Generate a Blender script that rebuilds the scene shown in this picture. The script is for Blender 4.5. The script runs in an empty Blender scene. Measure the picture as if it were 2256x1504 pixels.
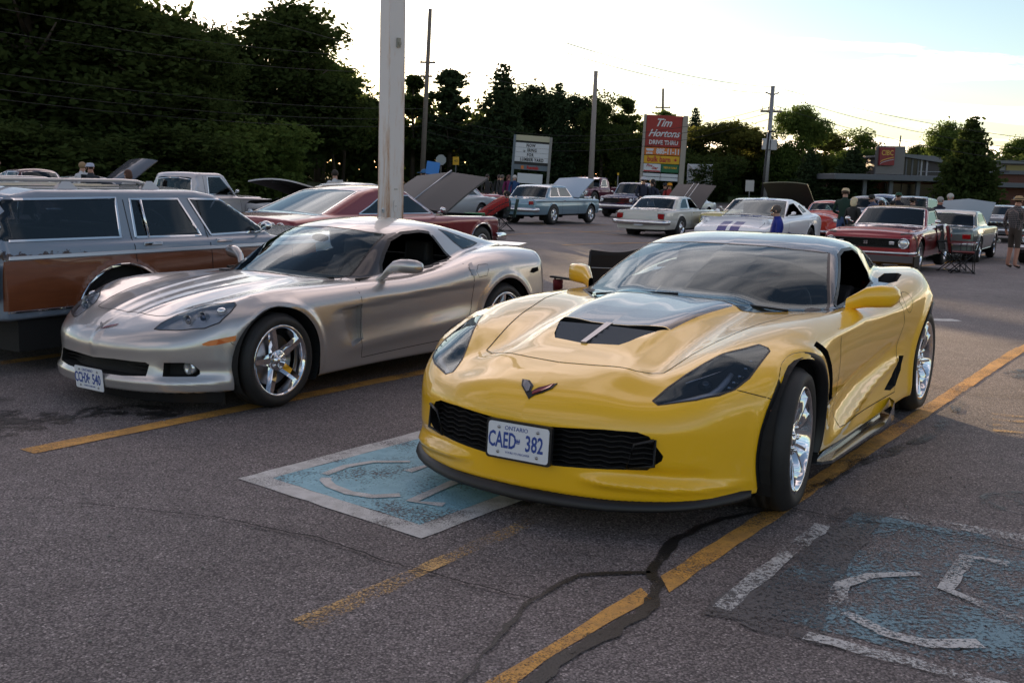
import bpy, bmesh, math, random
import numpy as np
from mathutils import Vector, Matrix
from mathutils.bvhtree import BVHTree

# ------------------------------------------------------------------ camera, sky, sun, exposure
SC = bpy.context.scene
COL = SC.collection
CAM_H = 1.4925
PITCH, ROLL = math.radians(8.8425), math.radians(1.427)
_w = Vector((0, math.cos(PITCH), -math.sin(PITCH)))
_u = Vector((0, math.sin(PITCH), math.cos(PITCH)))
_x = Vector((1, 0, 0))
CR = math.cos(ROLL) * _x + math.sin(ROLL) * _u
CU = -math.sin(ROLL) * _x + math.cos(ROLL) * _u
CW = _w
cam = bpy.data.cameras.new('camera')
cam.sensor_fit = 'HORIZONTAL'; cam.sensor_width = 36.0
FPX = 2318.52
cam.lens = FPX / 2256 * 36
cam.clip_start = 0.05; cam.clip_end = 3000
camo = bpy.data.objects.new('camera', cam); COL.objects.link(camo)
camo.matrix_world = Matrix(((CR.x, CU.x, -CW.x, 0), (CR.y, CU.y, -CW.y, 0), (CR.z, CU.z, -CW.z, CAM_H), (0, 0, 0, 1)))
cam.dof.use_dof = True; cam.dof.focus_distance = 6.5; cam.dof.aperture_fstop = 14
SC.camera = camo

SUN_AZ = math.radians(-10.4)      # the sun stands behind the trees, left of the light pole (azimuth from +Y)
SUN_EL = math.radians(6.2)
world = bpy.data.worlds.new('World'); SC.world = world; world.use_nodes = True
wn = world.node_tree; wn.nodes.clear()
def wnode(t, **k):
    n = wn.nodes.new(t)
    for a, b in k.items(): setattr(n, a, b)
    return n
sky = wnode('ShaderNodeTexSky', sky_type='NISHITA', sun_disc=False, sun_elevation=SUN_EL, sun_rotation=SUN_AZ,
            altitude=200, air_density=1.0, dust_density=0.4, ozone_density=2.4)
bg = wnode('ShaderNodeBackground'); bg.inputs['Strength'].default_value = 0.085
wout = wnode('ShaderNodeOutputWorld')
hsv = wnode('ShaderNodeHueSaturation'); hsv.inputs['Saturation'].default_value = .9; wn.links.new(sky.outputs[0], hsv.inputs['Color'])
# thin streaks of high cloud over the clear sky
tc = wnode('ShaderNodeTexCoord')
sepw = wnode('ShaderNodeSeparateXYZ'); wn.links.new(tc.outputs['Generated'], sepw.inputs[0])
zc = wnode('ShaderNodeMath', operation='MAXIMUM'); wn.links.new(sepw.outputs['Z'], zc.inputs[0]); zc.inputs[1].default_value = 0.03
zadd = wnode('ShaderNodeMath', operation='ADD'); wn.links.new(zc.outputs[0], zadd.inputs[0]); zadd.inputs[1].default_value = 0.12
dx = wnode('ShaderNodeMath', operation='DIVIDE'); wn.links.new(sepw.outputs['X'], dx.inputs[0]); wn.links.new(zadd.outputs[0], dx.inputs[1])
dy = wnode('ShaderNodeMath', operation='DIVIDE'); wn.links.new(sepw.outputs['Y'], dy.inputs[0]); wn.links.new(zadd.outputs[0], dy.inputs[1])
cmb = wnode('ShaderNodeCombineXYZ'); wn.links.new(dx.outputs[0], cmb.inputs[0]); wn.links.new(dy.outputs[0], cmb.inputs[1])
mpw = wnode('ShaderNodeMapping'); wn.links.new(cmb.outputs[0], mpw.inputs[0])
mpw.inputs['Scale'].default_value = (0.55, 1.9, 1.0); mpw.inputs['Rotation'].default_value = (0, 0, 0.35); mpw.inputs['Location'].default_value = (22.2, 11.4, 4.8)
nzw = wnode('ShaderNodeTexNoise'); wn.links.new(mpw.outputs[0], nzw.inputs['Vector'])
nzw.inputs['Scale'].default_value = 0.9; nzw.inputs['Detail'].default_value = 7; nzw.inputs['Roughness'].default_value = 0.62; nzw.inputs['Distortion'].default_value = 0.6
rpw = wnode('ShaderNodeValToRGB'); wn.links.new(nzw.outputs['Fac'], rpw.inputs[0])
rpw.color_ramp.elements[0].position = 0.50; rpw.color_ramp.elements[1].position = 0.74
rpw.color_ramp.elements[0].color = (.015, .015, .015, 1); rpw.color_ramp.elements[1].color = (0.75, 0.75, 0.75, 1)
cloudc = wnode('ShaderNodeMixRGB', blend_type='MIX'); wn.links.new(rpw.outputs[0], cloudc.inputs[0])
wn.links.new(hsv.outputs[0], cloudc.inputs[1])
cls = wnode('ShaderNodeVectorMath', operation='SCALE'); wn.links.new(hsv.outputs[0], cls.inputs[0]); cls.inputs['Scale'].default_value = 1.0
cl2 = wnode('ShaderNodeMixRGB', blend_type='ADD'); cl2.inputs[0].default_value = 1.0
wn.links.new(cls.outputs[0], cl2.inputs[1]); 
# cloud brightness falls off away from the low sun
sdn = wnode('ShaderNodeVectorMath', operation='DOT_PRODUCT'); nrm = wnode('ShaderNodeVectorMath', operation='NORMALIZE'); wn.links.new(tc.outputs['Generated'], nrm.inputs[0]); wn.links.new(nrm.outputs[0], sdn.inputs[0])
sdn.inputs[1].default_value = (math.sin(SUN_AZ) * math.cos(SUN_EL), math.cos(SUN_AZ) * math.cos(SUN_EL), math.sin(SUN_EL))
mr = wnode('ShaderNodeMapRange'); wn.links.new(sdn.outputs['Value'], mr.inputs[0]); mr.inputs['From Min'].default_value = -1; mr.inputs['From Max'].default_value = 1; mr.inputs['To Min'].default_value = .68; mr.inputs['To Max'].default_value = 1.6
cvs = wnode('ShaderNodeVectorMath', operation='SCALE'); cvs.inputs[0].default_value = (14.0, 10.6, 9.0); wn.links.new(mr.outputs[0], cvs.inputs['Scale']); wn.links.new(cvs.outputs[0], cl2.inputs[2])
wn.links.new(cl2.outputs[0], cloudc.inputs[2])
wn.links.new(cloudc.outputs[0], bg.inputs['Color']); wn.links.new(bg.outputs[0], wout.inputs['Surface'])

sl = bpy.data.lights.new('sun', 'SUN'); sl.energy = 4.5; sl.angle = math.radians(0.6); sl.color = (1.0, 0.72, 0.42)
slo = bpy.data.objects.new('sun', sl); COL.objects.link(slo)
_sd = Vector((math.sin(SUN_AZ) * math.cos(SUN_EL), math.cos(SUN_AZ) * math.cos(SUN_EL), math.sin(SUN_EL)))
slo.rotation_euler = (-_sd).to_track_quat('-Z', 'Y').to_euler(); slo.location = (0, 0, 60)
SC.view_settings.view_transform = 'Standard'; SC.view_settings.look = 'None'
SC.view_settings.exposure = 1.38; SC.view_settings.gamma = 1.0; SC.view_settings.use_curve_mapping = False
SC.cycles.max_bounces = 8; SC.cycles.transparent_max_bounces = 24; SC.cycles.caustics_reflective = False; SC.cycles.caustics_refractive = False
SC.cycles.sample_clamp_indirect = 6.0

def sstep(a, b, x):
    t = min(1, max(0, (x - a) / (b - a))); return t * t * (3 - 2 * t)
def gz(x, y):
    """height of the ground: level in front, dipping gently further out and to the right, rising to the lawn beyond"""
    z = -.10 * sstep(9.6, 13, y) - (.04 + .30 * sstep(0, 11, x)) * sstep(14, 30, y)
    return z + 1.25 * sstep(68, 105, y)
def at(px, depth, cy=0):
    """the spot on the ground plan seen in column px of the photograph at the given depth"""
    s = depth / FPX
    x = s * (px - 1128) * CR.x
    return x, depth * math.cos(PITCH)

# ------------------------------------------------------------------ materials
MATS = {}
def mat(name, col=(.5, .5, .5), rough=.5, metal=0., coat=0., coatr=.03, spec=.5, emit=None, estr=1., alpha=1., noise=None, bump=None, trans=0, ior=1.45):
    if name in MATS: return MATS[name]
    m = bpy.data.materials.new(name); m.use_nodes = True
    nt = m.node_tree; b = nt.nodes['Principled BSDF']
    b.inputs['Base Color'].default_value = (*col, 1); b.inputs['Roughness'].default_value = rough
    b.inputs['Metallic'].default_value = metal; b.inputs['Coat Weight'].default_value = coat
    b.inputs['Coat Roughness'].default_value = coatr; b.inputs['Specular IOR Level'].default_value = spec
    b.inputs['Transmission Weight'].default_value = trans; b.inputs['IOR'].default_value = ior
    if emit: b.inputs['Emission Color'].default_value = (*emit, 1); b.inputs['Emission Strength'].default_value = estr
    if noise or bump:
        t = nt.nodes.new('ShaderNodeTexCoord')
    if noise:
        sc_, amt, col2 = noise
        n = nt.nodes.new('ShaderNodeTexNoise'); n.inputs['Scale'].default_value = sc_; n.inputs['Detail'].default_value = 6; n.inputs['Roughness'].default_value = .65
        nt.links.new(t.outputs['Object'], n.inputs['Vector'])
        r = nt.nodes.new('ShaderNodeValToRGB'); nt.links.new(n.outputs['Fac'], r.inputs[0])
        r.color_ramp.elements[0].position = .5 - amt; r.color_ramp.elements[1].position = .5 + amt
        r.color_ramp.elements[0].color = (*col, 1); r.color_ramp.elements[1].color = (*col2, 1)
        nt.links.new(r.outputs[0], b.inputs['Base Color'])
    if bump:
        bs, bd = bump
        n = nt.nodes.new('ShaderNodeTexNoise'); n.inputs['Scale'].default_value = bs; n.inputs['Detail'].default_value = 5
        nt.links.new(t.outputs['Object'], n.inputs['Vector'])
        bp = nt.nodes.new('ShaderNodeBump'); bp.inputs['Strength'].default_value = 1; bp.inputs['Distance'].default_value = bd
        nt.links.new(n.outputs['Fac'], bp.inputs['Height']); nt.links.new(bp.outputs[0], b.inputs['Normal'])
    MATS[name] = m
    return m
def paint(name, col, metal=0., rough=.35, flake=0.):
    """car paint under clear coat; the inside of the shell is bare dark metal"""
    if name in MATS: return MATS[name]
    m = mat(name, col, rough, metal, 1.0, .02)
    nt = m.node_tree; b = nt.nodes['Principled BSDF']; out = nt.nodes['Material Output']
    g = nt.nodes.new('ShaderNodeNewGeometry'); mx = nt.nodes.new('ShaderNodeMixShader')
    d = nt.nodes.new('ShaderNodeBsdfDiffuse'); d.inputs['Color'].default_value = (.012, .012, .012, 1)
    nt.links.new(g.outputs['Backfacing'], mx.inputs[0]); nt.links.new(b.outputs[0], mx.inputs[1]); nt.links.new(d.outputs[0], mx.inputs[2])
    nt.links.new(mx.outputs[0], out.inputs[0])
    # faint dust and orange peel
    t = nt.nodes.new('ShaderNodeTexCoord'); n = nt.nodes.new('ShaderNodeTexNoise'); n.inputs['Scale'].default_value = 3; n.inputs['Detail'].default_value = 8; n.inputs['Roughness'].default_value = .7
    nt.links.new(t.outputs['Object'], n.inputs['Vector'])
    r = nt.nodes.new('ShaderNodeMapRange'); nt.links.new(n.outputs['Fac'], r.inputs[0])
    r.inputs['From Min'].default_value = .35; r.inputs['From Max'].default_value = .75; r.inputs['To Min'].default_value = .012; r.inputs['To Max'].default_value = .06
    nt.links.new(r.outputs[0], b.inputs['Coat Roughness'])
    return m
def glass(name, tint=(.60, .68, .68), clear=.88):
    if name in MATS: return MATS[name]
    m = bpy.data.materials.new(name); m.use_nodes = True; nt = m.node_tree; nt.nodes.clear()
    out = nt.nodes.new('ShaderNodeOutputMaterial')
    tr = nt.nodes.new('ShaderNodeBsdfTransparent'); tr.inputs[0].default_value = (*tint, 1)
    df = nt.nodes.new('ShaderNodeBsdfDiffuse'); df.inputs[0].default_value = (.012, .014, .016, 1)
    m0 = nt.nodes.new('ShaderNodeMixShader'); m0.inputs[0].default_value = clear
    nt.links.new(df.outputs[0], m0.inputs[1]); nt.links.new(tr.outputs[0], m0.inputs[2])
    gl = nt.nodes.new('ShaderNodeBsdfGlossy'); gl.inputs['Roughness'].default_value = .02; gl.inputs[0].default_value = (.76, .92, 1, 1)
    fr = nt.nodes.new('ShaderNodeFresnel'); fr.inputs[0].default_value = 1.58
    mx = nt.nodes.new('ShaderNodeMixShader'); nt.links.new(fr.outputs[0], mx.inputs[0])
    nt.links.new(m0.outputs[0], mx.inputs[1]); nt.links.new(gl.outputs[0], mx.inputs[2]); nt.links.new(mx.outputs[0], out.inputs[0])
    MATS[name] = m
    return m
BLACK = mat('black_plastic', (.012, .012, .013), .42)
MATTE = mat('matte_black', (.01, .01, .01), .8)
RUBBER = mat('tyre_rubber', (.018, .017, .017), .62, noise=(9, .25, (.03, .029, .028)))
CHROME = mat('chrome', (.78, .78, .79), .05, 1.)
STEEL = mat('dull_metal', (.35, .35, .36), .35, 1.)
LEATHER = mat('dark_leather', (.02, .019, .018), .5)
GLASS = glass('window_glass')
GLASSD = glass('dark_window_glass', (.30, .34, .38), .7)
PLATE_W = mat('plate_white', (.72, .74, .78), .45)
PLATE_B = mat('plate_blue', (.03, .07, .3), .5)
REDLENS = mat('red_lens', (.35, .01, .01), .12, coat=1)
AMBER = mat('amber_lens', (.62, .13, .015), .15, coat=1)
CLEARLENS = mat('lamp_lens', (.75, .77, .8), .08, .6, coat=1)

# ------------------------------------------------------------------ object helpers
def tag(o, label=None, cat=None, group=None, kind=None):
    if label: o['label'] = label
    if cat: o['category'] = cat
    if group: o['group'] = group
    if kind: o['kind'] = kind
    return o
def empty(name, loc=(0, 0, 0), rz=0, label=None, cat=None, group=None, scale=1.):
    o = bpy.data.objects.new(name, None); COL.objects.link(o); o.location = loc; o.rotation_euler = (0, 0, rz)
    o.empty_display_size = .2; o.scale = (scale,) * 3
    return tag(o, label, cat, group)
def link(name, me, parent=None, m=None):
    if m is not None and not me.materials: me.materials.append(m)
    o = bpy.data.objects.new(name, me); COL.objects.link(o)
    if parent is not None: o.parent = parent
    return o
def mesh(name, vs, fs, smooth=False):
    me = bpy.data.meshes.new(name)
    me.from_pydata([tuple(map(float, v)) for v in vs], [], [tuple(int(i) for i in f) for f in fs]); me.update()
    if smooth: me.polygons.foreach_set('use_smooth', [True] * len(me.polygons))
    return me
class MB:
    """collects simple shapes into one mesh"""
    def __init__(s): s.v = []; s.f = []; s.sm = []
    def add(s, vs, fs, sm=False):
        o = len(s.v); s.v += [tuple(v) for v in vs]; s.f += [tuple(i + o for i in f) for f in fs]; s.sm += [sm] * len(fs); return s
    def box(s, x0, x1, y0, y1, z0, z1, M=None):
        vs = [Vector((x, y, z)) for z in (z0, z1) for x, y in ((x0, y0), (x1, y0), (x1, y1), (x0, y1))]
        if M: vs = [M @ v for v in vs]
        return s.add(vs, [(3, 2, 1, 0), (4, 5, 6, 7), (0, 1, 5, 4), (1, 2, 6, 5), (2, 3, 7, 6), (3, 0, 4, 7)])
    def tube(s, pts, r, n=8, caps=True, sm=True):
        pts = [Vector(p) for p in pts]; rs = r if isinstance(r, (list, tuple)) else [r] * len(pts)
        vs = []; up = Vector((0, 0, 1))
        for i, p in enumerate(pts):
            d = (pts[min(i + 1, len(pts) - 1)] - pts[max(i - 1, 0)]).normalized()
            a = d.cross(up)
            if a.length < .05: a = d.cross(Vector((1, 0, 0)))
            a.normalize(); b = a.cross(d).normalized()
            vs += [p + rs[i] * (math.cos(2 * math.pi * k / n) * a + math.sin(2 * math.pi * k / n) * b) for k in range(n)]
        fs = [(i * n + k, i * n + (k + 1) % n, (i + 1) * n + (k + 1) % n, (i + 1) * n + k) for i in range(len(pts) - 1) for k in range(n)]
        o = len(s.v); s.add(vs, fs, sm)
        if caps: s.f += [tuple(o + k for k in range(n))[::-1], tuple(o + (len(pts) - 1) * n + k for k in range(n))]; s.sm += [False] * 2
        return s
    def lathe(s, prof, n=32, axis='y', c=(0, 0, 0), sm=True, closed=False):
        vs = []
        for (r, h) in prof:
            for k in range(n):
                a = 2 * math.pi * k / n
                p = {'y': (r * math.cos(a), h, r * math.sin(a)), 'z': (r * math.cos(a), r * math.sin(a), h), 'x': (h, r * math.cos(a), r * math.sin(a))}[axis]
                vs.append((p[0] + c[0], p[1] + c[1], p[2] + c[2]))
        m = len(prof); fs = []
        for i in range(m if closed else m - 1):
            j = (i + 1) % m
            fs += [(i * n + k, i * n + (k + 1) % n, j * n + (k + 1) % n, j * n + k) for k in range(n)]
        return s.add(vs, fs, sm)
    def ball(s, c, r, n=12, m=8, sx=1, sy=1, sz=1):
        vs = [(c[0] + r * sx * math.sin(math.pi * i / m) * math.cos(2 * math.pi * k / n), c[1] + r * sy * math.sin(math.pi * i / m) * math.sin(2 * math.pi * k / n), c[2] + r * sz * math.cos(math.pi * i / m)) for i in range(m + 1) for k in range(n)]
        return s.add(vs, [(i * n + k, (i + 1) * n + k, (i + 1) * n + (k + 1) % n, i * n + (k + 1) % n) for i in range(m) for k in range(n)], True)
    def prism(s, poly, a, b, axis='y', sm=False):
        """a 2-D outline (counter-clockwise or not) extruded from a to b along an axis"""
        def P(u, v, w): return {'y': (u, w, v), 'x': (w, u, v), 'z': (u, v, w)}[axis]
        n = len(poly); vs = [P(u, v, a) for u, v in poly] + [P(u, v, b) for u, v in poly]
        return s.add(vs, [tuple(range(n))[::-1], tuple(range(n, 2 * n))] + [(i, (i + 1) % n, n + (i + 1) % n, n + i) for i in range(n)], sm)
    def build(s, name, m, parent=None, bevel=0, fixn=True):
        me = mesh(name, s.v, s.f); me.polygons.foreach_set('use_smooth', s.sm)
        if fixn:
            bm = bmesh.new(); bm.from_mesh(me)
            if bevel:
                bmesh.ops.bevel(bm, geom=[e for e in bm.edges], offset=bevel, segments=2, profile=.6, affect='EDGES', clamp_overlap=True)
            bmesh.ops.recalc_face_normals(bm, faces=bm.faces); bm.to_mesh(me); bm.free()
        return link(name, me, parent, m)
def text_mesh(s, size, extrude=.001, font_shear=0., spacing=1., bold=0., align='CENTER', resolution=2, xscale=1.):
    c = bpy.data.curves.new('t', 'FONT'); c.body = s; c.size = size; c.extrude = extrude; c.shear = font_shear
    c.space_character = spacing; c.offset = bold; c.align_x = align; c.align_y = 'CENTER'; c.resolution_u = resolution
    o = bpy.data.objects.new('t', c); COL.objects.link(o)
    dg = bpy.context.evaluated_depsgraph_get(); me = bpy.data.meshes.new_from_object(o.evaluated_get(dg))
    bpy.data.objects.remove(o); bpy.data.curves.remove(c)
    if xscale != 1.: me.transform(Matrix.Diagonal((xscale, 1, 1, 1)))
    me.materials.clear()
    return me
def put_text(name, s, size, m, parent, loc, ex, ey, **k):
    """lettering with its baseline along ex and its up along ey, in the parent's frame"""
    me = text_mesh(s, size, **k); o = link(name, me, parent, m)
    ex = Vector(ex).normalized(); ey = Vector(ey).normalized(); ez = ex.cross(ey)
    o.matrix_local = Matrix(((ex.x, ey.x, ez.x, loc[0]), (ex.y, ey.y, ez.y, loc[1]), (ex.z, ey.z, ez.z, loc[2]), (0, 0, 0, 1)))
    return o
def copy_tree(o, parent=None):
    c = o.copy(); COL.objects.link(c)
    if parent is not None: c.parent = parent
    for ch in list(o.children): copy_tree(ch, c)
    return c
# ------------------------------------------------------------------ car body machine
# A body is the zero surface of a smooth field made from tables (hood and roof heights, half widths, nose and
# tail outlines); rays fanned out from a spine inside the car find it, giving an even, smooth skin of quads.
def _cardinal(xs, n=600):
    xs = np.array(xs, float); m = len(xs); h = np.diff(xs)
    A = np.eye(m); B = np.zeros((m, m))
    for i in range(1, m - 1):
        A[i, i - 1] = h[i - 1]; A[i, i] = 2 * (h[i - 1] + h[i]); A[i, i + 1] = h[i]
        B[i, i - 1] += 6 / h[i - 1]; B[i, i] -= 6 / h[i - 1] + 6 / h[i]; B[i, i + 1] += 6 / h[i]
    M2 = np.linalg.solve(A, B)            # second derivatives as a function of the data
    g = np.linspace(xs[0], xs[-1], n); out = np.zeros((n, m))
    k = np.clip(np.searchsorted(xs, g, 'right') - 1, 0, m - 2)
    t0, t1, hh = xs[k], xs[k + 1], h[k]; a = (t1 - g) / hh; b = (g - t0) / hh
    out[np.arange(n), k] += a; out[np.arange(n), k + 1] += b
    out += .75 * (((a ** 3 - a) * hh ** 2 / 6)[:, None] * M2[k] + ((b ** 3 - b) * hh ** 2 / 6)[:, None] * M2[k + 1])
    return g[0], g[-1], out
class Tab:
    def __init__(s, xs, ys, T):
        T = np.array(T, float); xs = np.array(xs, float)
        if xs[0] > xs[-1]: xs = xs[::-1]; T = T[::-1]
        s.T = T; s.a = _cardinal(xs)
        s.b = _cardinal(ys) if ys is not None else None
    def _w(s, c, x):
        lo, hi, M = c; n = len(M); u = np.clip((x - lo) / (hi - lo), 0, 1) * (n - 1); i = np.minimum(u.astype(int), n - 2); f = (u - i)[:, None]
        return M[i] * (1 - f) + M[i + 1] * f
    def __call__(s, x, y=None):
        wx = s._w(s.a, x)
        if s.b is None: return wx @ s.T
        return np.einsum('ij,ij->i', wx @ s.T, s._w(s.b, y))
def smax(a, b, k):
    h = np.clip(.5 + .5 * (a - b) / k, 0, 1); return b * (1 - h) + a * h + k * h * (1 - h)
def smin(a, b, k): return -smax(-a, -b, k)
class Body:
    def __init__(s, H, W, F, T, bottom, H2=None, W2=None, kH=.1, kF=.1, kT=.1, kC=.05, kJ=.05, kB=.04, extra=None, spine=(-3.2, .3), zc=.42, clim=(-9, -.35)):
        s.__dict__.update(locals())
    def f(s, P):
        x, y, z = P[:, 0], np.abs(P[:, 1]), P[:, 2]
        side = y - s.W(x, z)
        top = z - s.H(x, y)
        d = smax(side, top, s.kH)
        d = smax(d, x - s.F(y, z), s.kF)
        d = smax(d, s.T(y, z) - x, s.kT)
        if s.H2 is not None:
            c = smax(y - s.W2(x, z), z - s.H2(x, y), s.kC)
            c = np.maximum(c, np.maximum(x - s.clim[1], s.clim[0] - x))
            d = smin(d, c, s.kJ)
        d = smax(d, s.bottom - z if not callable(s.bottom) else s.bottom(x) - z, s.kB)
        if s.extra: d = s.extra(x, y, z, d)
        return d
    def normal(s, P, e=.004):
        g = np.stack([s.f(P + np.eye(3)[i] * e) - s.f(P - np.eye(3)[i] * e) for i in range(3)], 1)
        return g / np.maximum(np.linalg.norm(g, axis=1), 1e-9)[:, None]
    def skin(s, ns=240, nth=110, ncap=44):
        x0, x1 = s.spine
        ph = [-math.pi / 2 + .002 + (math.pi / 2 - .002) * (i / ncap) for i in range(ncap)] + [0] * ns + [(math.pi / 2 - .002) * ((i + 1) / ncap) for i in range(ncap)]
        xs = [x0] * ncap + list(np.linspace(x0, x1, ns)) + [x1] * ncap
        ph = np.array(ph); xs = np.array(xs); th = np.linspace(-math.pi / 2, math.pi / 2, nth)
        PH, TH = np.meshgrid(ph, th, indexing='ij'); XS = np.repeat(xs[:, None], nth, 1)
        D = np.stack([np.sin(PH), np.cos(PH) * np.cos(TH), np.cos(PH) * np.sin(TH)], -1).reshape(-1, 3)
        O = np.stack([XS, 0 * XS, 0 * XS + s.zc], -1).reshape(-1, 3)
        n = len(D); lo = np.full(n, .02); hi = np.full(n, 3.0); done = np.zeros(n, bool)
        ts = np.linspace(.02, 2.6, 40)
        for i in range(1, len(ts)):
            a = np.where(~done)[0]
            if not len(a): break
            v = s.f(O[a] + D[a] * ts[i])
            q = a[v > 0]; lo[q] = ts[i - 1]; hi[q] = ts[i]; done[q] = True
        for _ in range(13):
            mid = (lo + hi) / 2; v = s.f(O + D * mid[:, None]); pos = v > 0
            hi = np.where(pos, mid, hi); lo = np.where(pos, lo, mid)
        P = O + D * ((lo + hi) / 2)[:, None]
        P[:, 1] = np.maximum(P[:, 1], 0)
        G = P.reshape(len(ph), nth, 3); G[:, 0, 1] = 0; G[:, -1, 1] = 0
        m = len(ph); idx = np.arange(m * nth).reshape(m, nth)
        F = np.stack([idx[:-1, :-1], idx[1:, :-1], idx[1:, 1:], idx[:-1, 1:]], -1).reshape(-1, 4)
        # outward orientation: check one face
        me = bpy.data.meshes.new('tmp'); me.from_pydata(G.reshape(-1, 3).tolist(), [], F.tolist())
        bm = bmesh.new(); bm.from_mesh(me); bpy.data.meshes.remove(me)
        bm.normal_update()
        bm.faces.ensure_lookup_table()
        k = max(range(0, len(bm.faces), 97), key=lambda i: bm.faces[i].calc_center_median().y)
        if bm.faces[k].normal.y < 0: bmesh.ops.reverse_faces(bm, faces=bm.faces[:])
        bm.faces.layers.int.new('part')
        return bm
def in_poly(u, v, poly):
    c = False; n = len(poly); j = n - 1
    for i in range(n):
        a, b = poly[i], poly[j]
        if (a[1] > v) != (b[1] > v) and u < (b[0] - a[0]) * (v - a[1]) / (b[1] - a[1]) + a[0]: c = not c
        j = i
    return c
def basis(d):
    d = Vector(d).normalized(); up = Vector((0, 0, 1)) if abs(d.z) < .9 else Vector((1, 0, 0))
    a = up.cross(d).normalized(); b = d.cross(a); return a, b, d
def cut_region(bm, pts, d, part, lim=None, only=(0,), minn=.05):
    """cuts the closed outline pts (3-D points) through the skin along d and marks the faces inside as part"""
    a, b, d = basis(d); poly = [(Vector(p).dot(a), Vector(p).dot(b)) for p in pts]
    u0, u1 = min(p[0] for p in poly), max(p[0] for p in poly); v0, v1 = min(p[1] for p in poly), max(p[1] for p in poly)
    L = bm.faces.layers.int['part']
    def near(f):
        if f[L] not in only or f.normal.dot(d) < minn: return False
        c = f.calc_center_median()
        if lim and not lim(c): return False
        u, v = c.dot(a), c.dot(b); return u0 - .12 < u < u1 + .12 and v0 - .12 < v < v1 + .12
    cand = set(f for f in bm.faces if near(f))
    n = len(poly)
    for i in range(n):
        p, q = poly[i], poly[(i + 1) % n]
        t = Vector((q[0] - p[0], q[1] - p[1])); ln = t.length
        if ln < 1e-5: continue
        t /= ln; nn = Vector((-t.y, t.x))
        sel = []
        for f in cand:
            if not f.is_valid: continue
            us = [(w.co.dot(a) - p[0], w.co.dot(b) - p[1]) for w in f.verts]
            s_ = [x * nn.x + y * nn.y for x, y in us]
            if min(s_) > 1e-6 or max(s_) < -1e-6: continue
            l_ = [x * t.x + y * t.y for x, y in us]
            if max(l_) < -1e-4 or min(l_) > ln + 1e-4: continue
            sel.append(f)
        if not sel: continue
        co = a * p[0] + b * p[1]; no = a * nn.x + b * nn.y
        geom = list(set(v for f in sel for v in f.verts)) + list(set(e for f in sel for e in f.edges)) + sel
        r = bmesh.ops.bisect_plane(bm, geom=geom, dist=1e-6, plane_co=co, plane_no=no)
        for g in r['geom']:
            if isinstance(g, bmesh.types.BMFace): cand.add(g)
    res = []
    for f in cand:
        if not f.is_valid: continue
        c = f.calc_center_median()
        if in_poly(c.dot(a), c.dot(b), poly): f[L] = part; res.append(f)
    return res
def grow(pts, k):
    c = Vector((0, 0, 0))
    for p in pts: c += Vector(p)
    c /= len(pts)
    return [tuple(c + (Vector(p) - c) * k) for p in pts]
def smooth_loop(pts, sub=4, closed=True):
    """a rounder outline through the given corners (Chaikin)"""
    P = [Vector(p) for p in pts]
    for _ in range(sub):
        Q = []
        n = len(P)
        for i in range(n if closed else n - 1):
            a, b = P[i], P[(i + 1) % n]; Q += [a * .75 + b * .25, a * .25 + b * .75]
        P = Q if closed else [P[0]] + Q + [P[-1]]
    return P
def extract(bm, part, mirror=True, side=None):
    """vertex and face arrays of one marked region; side=+1 left half only, -1 mirrored half only, None both"""
    L = bm.faces.layers.int['part']; ids = {}; vs = []; fs = []
    for f in bm.faces:
        if f[L] != part: continue
        q = []
        for v in f.verts:
            if v.index not in ids: ids[v.index] = len(vs); vs.append(tuple(v.co))
            q.append(ids[v.index])
        fs.append(tuple(q))
    if side == 1: return vs, fs
    mv = [(x, -y, z) for x, y, z in vs]; mf = [tuple(reversed(f)) for f in fs]
    if side == -1: return mv, mf
    mp = {}; V = list(vs)
    for i, v in enumerate(vs):
        if abs(v[1]) < 1e-5: mp[i] = i
        else: mp[i] = len(V); V.append(mv[i])
    return V, fs + [tuple(mp[i] for i in f) for f in mf]
def skin_part(name, body, VF, m, parent, off=0., flipn=False):
    V, F = VF
    P = np.array(V); N = body.normal(P * [1, 1, 1])
    s = np.sign(P[:, 1]); N[:, 1] = np.abs(N[:, 1]) * np.where(s == 0, 0, s) if False else N[:, 1]
    if off: P = P + N * off
    me = mesh(name, P, F, True)
    me.normals_split_custom_set_from_vertices(N.tolist())
    return link(name, me, parent, m)
def boundary_loops(bm, part):
    """boundary vertex pairs of a marked region (positions), ignoring the centre line"""
    L = bm.faces.layers.int['part']; out = []
    for f in bm.faces:
        if f[L] != part: continue
        for lp in f.loops:
            e = lp.edge
            if any(g[L] != part for g in e.link_faces) or len(e.link_faces) == 1:
                a, b = lp.vert.co, lp.link_loop_next.vert.co
                if abs(a.y) < 1e-5 and abs(b.y) < 1e-5: continue
                out.append((a.copy(), b.copy()))
    return out
def well(name, bm, part, depth, m, parent, side=None, scale=1.):
    """walls and floor of a pocket behind a region: depth is a vector"""
    d = Vector(depth); b = boundary_loops(bm, part); V, F = extract(bm, part, side=1)
    M = MB()
    for p, q in b: M.add([p, q, q + d, p + d], [(0, 1, 2, 3)])
    M.add([Vector(v) + d for v in V], F)
    sides = (1, -1) if side is None else (side,)
    vs, fs = M.v, M.f; R = MB()
    for s in sides: R.add([(x, y * s, z) for x, y, z in vs], [f if s == 1 else f[::-1] for f in fs])
    return R.build(name, m, parent, fixn=False)
def bvh(bm): return BVHTree.FromBMesh(bm)
def hit(tree, p, d, back=2.):
    d = Vector(d).normalized(); r = tree.ray_cast(Vector(p) + d * back, -d, back * 3)
    return r
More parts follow.
